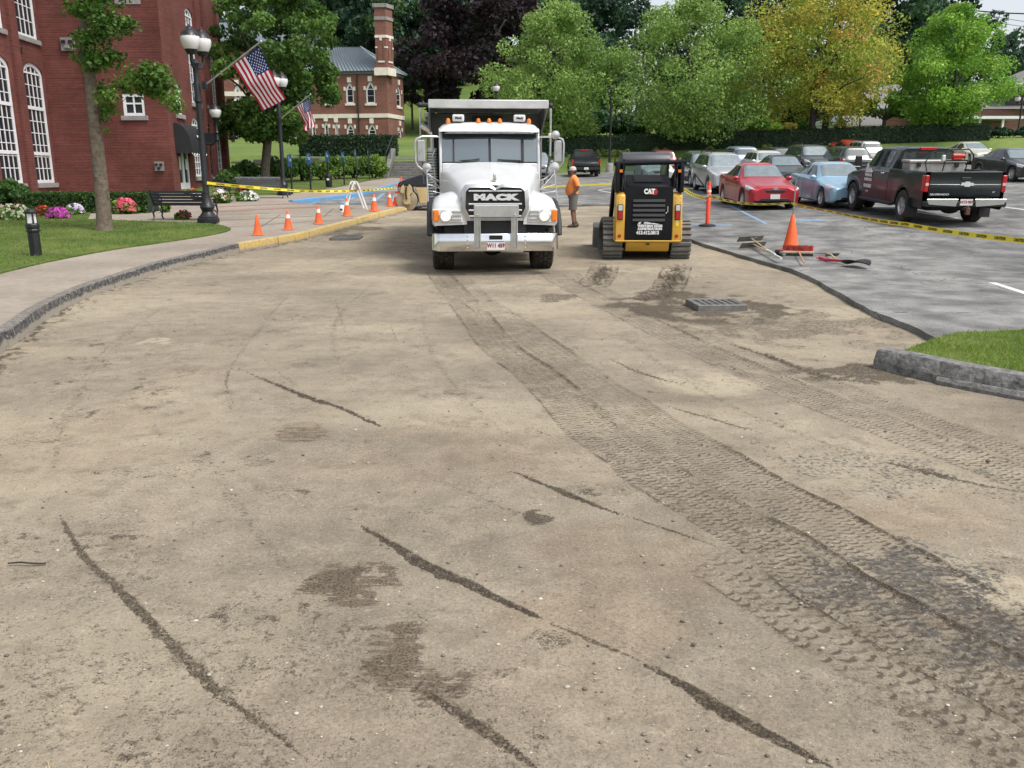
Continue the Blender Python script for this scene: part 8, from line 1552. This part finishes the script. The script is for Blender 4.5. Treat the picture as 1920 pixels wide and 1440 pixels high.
# ---- tools on the asphalt
def tool(name, label, a, b, dz=LZ): p, q = G(*a, dz), G(*b, dz); return thing(name, label, 'tool', p, math.atan2(q.y-p.y, q.x-p.x), 'paving tools by the tall cone'), (q-p).length
m_wood = mat('pale wood handle', (.52, .40, .24), .65, var=.15, vscale=12); m_wood2 = mat('orange wood handle', (.50, .26, .13), .65, var=.15)
for a, b, lab in (((1407, 458), (1452, 488), 'asphalt lute with wooden handle, left of the tall cone'), ((1412, 466), (1464, 494), 'second asphalt lute lying under the first one')):
    t, L = tool('asphalt_lute', lab, a, b); z0 = .08 if 'second' not in lab else .03; rz = R(115) if 'second' not in lab else R(100)
    m = MB(); m.tube([(0, 0, z0+.06), (L*.72, 0, .04)], .016, 8); m.build('handle', m_wood, t); m = MB(); m.tube([(L*.7, .0, .045), (L*1.0, .0, .03)], .024, 8); m.build('grip', m_plate, t)
    m = MB(); m.box((-.02, 0, z0+.05), (.02, .80, .15), (0, R(35), R(38))); m.build('blade', mat('worn lute blade', (.17, .16, .14), .5, metal=.5, var=.2), t, bevel=.003); m = MB(); m.tube([(-.01, -.15, z0+.08), (.2, 0, z0+.06), (-.01, .15, z0+.08)], .008, 5); m.build('brace', m_iron, t)
t, L = tool('push_broom', 'push broom with red bristles in front of the tall cone', (1496, 480), (1507, 500)); m = MB(); m.tube([(0, 0, .09), (.25, 0, .1), (L, 0, .03)], .015, 8); m.build('handle', m_wood2, t); MB().bb(-.035, .035, -.30, .30, .055, .10).build('block', m_wood, t, bevel=.008)
m = MB(); r_ = random.Random(9)
for i in range(420): y = r_.uniform(-.29, .29); x = r_.uniform(-.03, .03); m.tube([(x-.02, y, .09), (x-.09+r_.uniform(-.02, .02), y+r_.uniform(-.015, .015), .20+r_.uniform(-.02, .02))], .004, 3, caps=False)
m.build('bristles', mat('red bristle', (.35, .04, .035), .8, var=.3), t); MB().bb(-.03, .03, -.29, .29, .0, .054).build('lower_bristles', m_plas, t)
t, L = tool('hand_tool', 'small dark tool with grey socket left of the broom', (1456, 478), (1474, 482)); m = MB(); m.cyl((0, 0, .06), (.16, 0, .06), .055, n=12); m.build('head', m_plas, t); m = MB(); m.cyl((.16, 0, .06), (.3, 0, .05), .04, n=10); m.build('socket', m_zinc, t)
t, L = tool('hand_hoe', 'short hand hoe with dark blade right of the broom', (1550, 480), (1565, 490)); m = MB(); m.tube([(0, 0, .05), (L*.5, 0, .07), (L, 0, .03)], .018, 8); m.build('handle', m_wood, t); m = MB(); m.box((-.05, .12, .03), (.02, .26, .11), (0, R(50), R(12))); m.build('blade', m_iron, t, bevel=.003); m = MB(); m.tube([(-.02, 0, .05), (-.02, -.3, .06)], [.015, .004], 6); m.build('pick', m_iron, t)
t, L = tool('shovel', 'black shovel blade with short red handle lying on asphalt', (1600, 500), (1536, 488)); m = MB(); m.tube([(.12, 0, .07), (.3, 0, .08), (L*.8, 0, .05), (L, 0, .07)], [.025, .022, .03, .035], 8); m.build('handle', mat('red handle', (.55, .03, .06), .5), t); m = MB(); m.box((L, 0, .07), (.03, .16, .03)); m.build('grip', MATS['red handle'], t, bevel=.01)
m = MB(); rows = []
for i in range(9):
    a = i/8; w_ = .19*(1-.85*max(0, a-.45)**2/.3); rows.append([(.16-.60*a, w_*b, .03+.07*abs(b)**2*(1-a*.5)+.06*math.sin(a*2.6)) for b in np.linspace(-1, 1, 9)])
m.grid(rows); bl_ = m.build('blade', mat('shovel black', (.02, .02, .022), .5, var=.3), t, smooth=60); sm = bl_.modifiers.new('Solidify', 'SOLIDIFY'); sm.thickness = .006
# ---- caution tape
m_tape = mat('caution tape', (.80, .66, .06), .4, spec=.4); m_ink = mat('tape ink', (.03, .025, .01), .5); TXT = text_mesh('CAUTION', .055, .003, 0., 1.0); TXT.materials.append(m_ink)
def tape(label, pts, twist, letters=True, wd=.075, step=.42, sag=0., n=14):
    t = thing('caution_tape', label, 'tape', pts[0], 0, 'yellow caution tapes'); o = Vector(pts[0]); m = MB(); rows = []; fr = []
    for (a, b) in zip(pts[:-1], pts[1:]):
        a, b = Vector(a), Vector(b)
        for i in range(n+(b == Vector(pts[-1]))):
            s = i/n; p = a.lerp(b, s); p.z -= sag*4*s*(1-s)*(b-a).length; fr.append(p-o)
    for i, p in enumerate(fr):
        d = (fr[min(i+1, len(fr)-1)]-fr[max(i-1, 0)]).normalized(); s = i/(len(fr)-1); tw = twist(s); side = Vector((0, 0, 1)); nn = d.cross(side).normalized(); up = nn.cross(d).normalized(); w_ = (up*math.cos(tw)+nn*math.sin(tw))*wd/2; rows.append([p-w_, p+w_])
    m.grid(rows); rb = m.build('ribbon', m_tape, t, smooth=60)
    if letters:
        acc = 0
        for i in range(len(fr)-1):
            seg = (fr[i+1]-fr[i]).length; acc += seg
            if acc > step:
                acc = 0; p = (fr[i]+fr[i+1])/2; d = (fr[i+1]-fr[i]).normalized(); s = (i+.5)/(len(fr)-1); tw = twist(s); nn = d.cross(Vector((0, 0, 1))).normalized(); up = nn.cross(d).normalized(); u_ = up*math.cos(tw)+nn*math.sin(tw); nf = d.cross(u_)
                if nf.dot(-(p+o)+Vector((0, 0, CAMZ))) < 0: continue
                M_ = Matrix((d, u_, nf)).transposed().to_4x4(); M_.translation = p+nf*.003; ob = obj('lettering', TXT, None, rb); ob.matrix_local = M_
    return t
yl = b1.y-.12; q1 = P(388, 343, yl); dlp = dl1.location; rodp = bc.location
tape('sagging caution tape from the tall lamp post to the far delineator', [q1, P(560, 358, 26.5), P(660, 358, 29.5), P(750, 350, dl2.location.y)], lambda s: .3*math.sin(s*20), n=26, sag=.004)
tape('caution tape between the loader and the delineator post', [P(1278, 352, LD.location.y+1.6), P(1325, 372, dlp.y-.06)], lambda s: .6*s, n=14, sag=.01, step=.3)
tape('caution tape from the delineator to the rod on the tall cone', [P(1329, 367, dlp.y-.06), P(1482, 380, rodp.y-.02)], lambda s: 1.2*s, n=30, sag=.02, step=.4)
tape('caution tape running from the tall cone out at the right edge', [P(1484, 381, rodp.y-.02), P(1560, 397, 17.2), P(1700, 421, 14.6), P(1960, 455, 11.2)], lambda s: .35+.55*math.sin(s*5+.4), n=24, sag=.008, step=.32)
tape('distant caution tape between the dump truck and the loader', [P(1000, 350, 41), P(1080, 348, 41), P(1165, 344, 41)], lambda s: .1, letters=False)
# ---- tall light poles and wires
for u, vb, Y, vt, lab in ((1143, 304, 66.5, 165, 'slim black light pole on a concrete foot by the hedge'), (1609, 268, 80, 150, 'black light pole with floodlight before the red shed')):
    p = P(u, vb, Y); z = gzf(p.x, Y); t = thing('light_pole', lab, 'light pole', (p.x, Y, z-.05), 0, 'black light poles'); H = P(u, vt, Y).z-z; m = MB(); m.tube([(0, 0, .0), (0, 0, H)], [.11, .07], 8); m.build('pole', m_black, t); m = MB(); m.lathe([(.28, 0), (.28, .75), (.25, .8)], 14); m.build('footing', m_stone, t)
    m = MB(); m.box((0, -.12, H), (.5, .35, .14)); m.build('floodlight', m_black, t, bevel=.02); m = MB(); m.box((0, -.14, H-.075), (.4, .25, .01)); m.build('lens', m_head, t)
up_ = P(2080, 280, 60); t = thing('utility_pole', 'wooden utility pole carrying the wires at the upper right', 'utility pole', (up_.x, 60, gzf(up_.x, 60)-.05)); m = MB(); m.tube([(0, 0, 0), (0, 0, 16)], [.18, .12], 8); m.build('pole', m_bark, t); m = MB(); m.box((0, 0, 15), (2.2, .1, .12)); m.build('cross_arm', m_bark, t)
for (a, b, w_, lab) in (((1780, 14), (2080, 22), .05, 'thick dark cable at the top right sky'), ((1780, 12), (2080, 55), .018, 'thin wire second from the top right'), ((1780, 22), (2080, 65), .018, 'thin wire third from the top right'), ((1780, 55), (2080, 95), .015, 'thin low wire above the right roof')):
    p, q = P(*a, 78), P(*b, 60); t = thing('overhead_wire', lab, 'wire', p, 0, 'overhead wires'); m = MB(); d = q-p; m.tube([d*s-Vector((0, 0, 1.2*s*(1-s))) for s in np.linspace(0, 1, 12)], w_, 5); m.build('cable', m_black, t)
# ---- a twig and scraps on the dirt
t = thing('twig', 'dark broken twig lying on the dirt at the left', 'twig', G(15, 1056, .012), -.03); m = MB(); m.tube([(0, 0, .0), (.06, .004, .004), (.12, -.002, .002), (.18, .003, 0)], [.004, .005, .005, .004], 6); m.build('stick', m_bark_d, t)
t = thing('twig', 'thin pale grass stalk on the dirt at the bottom left', 'twig', G(82, 1424, .006), -1.0); m = MB(); m.tube([(0, 0, 0), (.03, .01, .006), (.07, .012, 0)], .002, 5); m.build('stick', m_wood, t)
# ---- worker
PPp = G(1074, 426, .0); kx_ = 1.0; t = thing('person', 'worker in orange shirt, grey shorts and pale cap standing sideways', 'person', (PPp.x, PPp.y, PPp.z-.005), 0); Hp = P(1070, 311, PPp.y).z-PPp.z; sc = Hp/1.80
m_skin = mat('skin', (.20, .10, .065), .55, var=.08); m_shirt = mat('orange shirt', (.80, .26, .07), .8, var=.08, vscale=6, bump=.2, bscale=12); m_short = mat('grey shorts', (.13, .125, .115), .85, var=.15); m_shoe = mat('brown boots', (.06, .045, .035), .7); m_cap = mat('pale cap', (.55, .50, .45), .8)
J = {'pel': (0, 0, .98, .15), 'bel': (-.03, 0, 1.12, .15), 'che': (.0, 0, 1.33, .14), 'nec': (-.01, 0, 1.52, .06), 'hea': (-.03, 0, 1.62, .085), 'top': (-.02, 0, 1.72, .08)}
J.update({'ha': (.0, -.1, .93, .1), 'ka': (-.03, -.11, .50, .065), 'aa': (.02, -.11, .09, .042), 'ta': (-.16, -.12, .035, .035), 'hb': (.0, .1, .93, .1), 'kb': (.03, .11, .50, .065), 'ab': (.09, .12, .09, .042), 'tb': (-.09, .13, .035, .035)})
J.update({'sa': (.03, -.19, 1.42, .065), 'ea': (.14, -.24, 1.15, .047), 'wa': (-.04, -.22, 1.0, .034), 'pa': (-.1, -.19, .97, .032), 'f1': (-.17, -.17, .97, .011), 'f2': (-.17, -.19, .95, .011), 'f3': (-.165, -.20, .93, .011), 'f4': (-.15, -.21, .915, .010), 'th': (-.12, -.16, 1.01, .012), 'sb': (.03, .19, 1.42, .065), 'eb': (.13, .24, 1.15, .047), 'wb': (-.05, .2, 1.02, .034), 'pb': (-.11, .16, .99, .032), 'g1': (-.18, .14, .99, .011), 'g2': (-.18, .16, .97, .011), 'g3': (-.17, .17, .95, .011), 'g4': (-.155, .18, .935, .01), 'ti': (-.12, .13, 1.03, .012)})
E_ = [('pel', 'bel'), ('bel', 'che'), ('che', 'nec'), ('nec', 'hea'), ('hea', 'top'), ('pel', 'ha'), ('ha', 'ka'), ('ka', 'aa'), ('aa', 'ta'), ('pel', 'hb'), ('hb', 'kb'), ('kb', 'ab'), ('ab', 'tb'), ('che', 'sa'), ('sa', 'ea'), ('ea', 'wa'), ('wa', 'pa'), ('pa', 'f1'), ('pa', 'f2'), ('pa', 'f3'), ('pa', 'f4'), ('pa', 'th'), ('che', 'sb'), ('sb', 'eb'), ('eb', 'wb'), ('wb', 'pb'), ('pb', 'g1'), ('pb', 'g2'), ('pb', 'g3'), ('pb', 'g4'), ('pb', 'ti')]
ks = list(J); me = bpy.data.meshes.new('body'); me.from_pydata([tuple(c*sc for c in J[k][:3]) for k in ks], [(ks.index(a), ks.index(b)) for a, b in E_], [])
bo = bpy.data.objects.new('body', me); COL.objects.link(bo); md = bo.modifiers.new('Skin', 'SKIN'); sl = me.skin_vertices[0] if len(me.skin_vertices) else None
if sl is None: 
    bpy.context.view_layer.objects.active = bo; bo.select_set(True)
    sl = me.skin_vertices[0] if len(me.skin_vertices) else None
if sl:
    for i, k in enumerate(ks): sl.data[i].radius = (J[k][3]*sc,)*2; sl.data[i].use_root = (k == 'pel')
sb_ = bo.modifiers.new('Sub', 'SUBSURF'); sb_.levels = 2; sb_.render_levels = 2
dg = bpy.context.evaluated_depsgraph_get(); bme = bpy.data.meshes.new_from_object(bo.evaluated_get(dg)); bpy.data.objects.remove(bo); bme.shade_smooth(); bme.materials.clear(); body = obj('body', bme, m_skin, t)
def loft(name, rings, material, n=18, parent=None, close=True):
    m = MB(); rows = []
    for (x, y, z, rx, ry) in rings: rows.append([((x+rx*math.cos(2*math.pi*k/n))*sc, (y+ry*math.sin(2*math.pi*k/n))*sc, z*sc) for k in range(n)])
    m.grid(rows, cv=True)
    if close: m.add(rows[0], [tuple(range(n))]); m.add(rows[-1], [tuple(range(n))])
    return m.build(name, material, parent or t, smooth=60)
sh_ = loft('shirt', [(-.02, 0, .93, .165, .20), (-.04, 0, 1.0, .19, .205), (-.05, 0, 1.1, .20, .205), (-.035, 0, 1.22, .185, .205), (0, 0, 1.34, .165, .215), (.01, 0, 1.42, .14, .215), (.005, 0, 1.48, .10, .15), (-.005, 0, 1.53, .07, .085), (-.01, 0, 1.545, .062, .07)], m_shirt, close=False)
for s_ in (-1, 1):
    m = MB(); m.tube([Vector(q)*sc for q in ((.02, s_*.17, 1.43), (.04, s_*.215, 1.38), (.08, s_*.235, 1.29), (.11, s_*.24, 1.22))], [.07*sc, .082*sc, .078*sc, .08*sc], 12); m.build('sleeve', m_shirt, sh_, smooth=60)
    loft('shorts_leg', [(.0, s_*.09, 1.0, .15, .11), (.0, s_*.095, .88, .135, .112), (-.005+.0*s_, s_*.105, .72, .12, .105), (-.01+.02*s_, s_*.11, .54, .115, .10), (-.01+.02*s_, s_*.11, .52, .11, .095)], m_short)
    bx_ = .02 if s_ < 0 else .09; m = MB(); rows = []
    for q, (h_, w_) in zip((.09, .0, -.1, -.17, -.2), ((.12, .045), (.13, .05), (.085, .052), (.07, .045), (.03, .03))): rows.append([((bx_+q)*sc, (s_*.115+w_*math.cos(a))*sc, max(0, .5*h_+.5*h_*math.sin(a))*sc) for a in [2*math.pi*k/12 for k in range(12)]])
    m.grid(rows, cv=True); m.add(rows[0], [tuple(range(12))]); m.add(rows[-1], [tuple(range(12))]); m.build('boot', m_shoe, t, smooth=50); loft('sock', [(bx_, s_*.115, .08, .055, .05), (bx_-.0, s_*.115, .17, .056, .052)], m_shoe)
loft('waist', [(0, 0, .86, .15, .18), (-.02, 0, .97, .16, .185)], m_short)
m = MB(); m.ell(Vector((-.035, 0, 1.645))*sc, (.098*sc, .078*sc, .125*sc), 16, 12); m.ell(Vector((-.135, 0, 1.635))*sc, (.02*sc, .014*sc, .022*sc), 8, 6); m.ell(Vector((-.105, 0, 1.56))*sc, (.03*sc, .03*sc, .028*sc), 8, 6); m.ell(Vector((-.122, 0, 1.59))*sc, (.012*sc, .028*sc, .008*sc), 8, 4)
for s_ in (-1, 1): m.ell(Vector((-.01, s_*.08, 1.64))*sc, (.022*sc, .012*sc, .034*sc), 8, 6); m.ell(Vector((-.118, s_*.03, 1.66))*sc, (.012*sc, .014*sc, .009*sc), 8, 5)
m.build('head', m_skin, t, smooth=60); loft('hair', [(.0, 0, 1.58, .07, .07), (.005, 0, 1.63, .085, .081), (.0, 0, 1.68, .09, .082)], m_plas)
loft('cap', [(-.03, 0, 1.675, .105, .088), (-.03, 0, 1.72, .105, .088), (-.028, 0, 1.76, .09, .075), (-.025, 0, 1.785, .055, .045), (-.025, 0, 1.793, .01, .01)], m_cap); m = MB(); m.prism([(-.10*sc, -.075*sc), (-.16*sc, -.07*sc), (-.215*sc, -.035*sc), (-.22*sc, .035*sc), (-.16*sc, .07*sc), (-.10*sc, .075*sc)], 1.675*sc, 1.688*sc, 'xy'); m.build('cap_brim', m_cap, t)
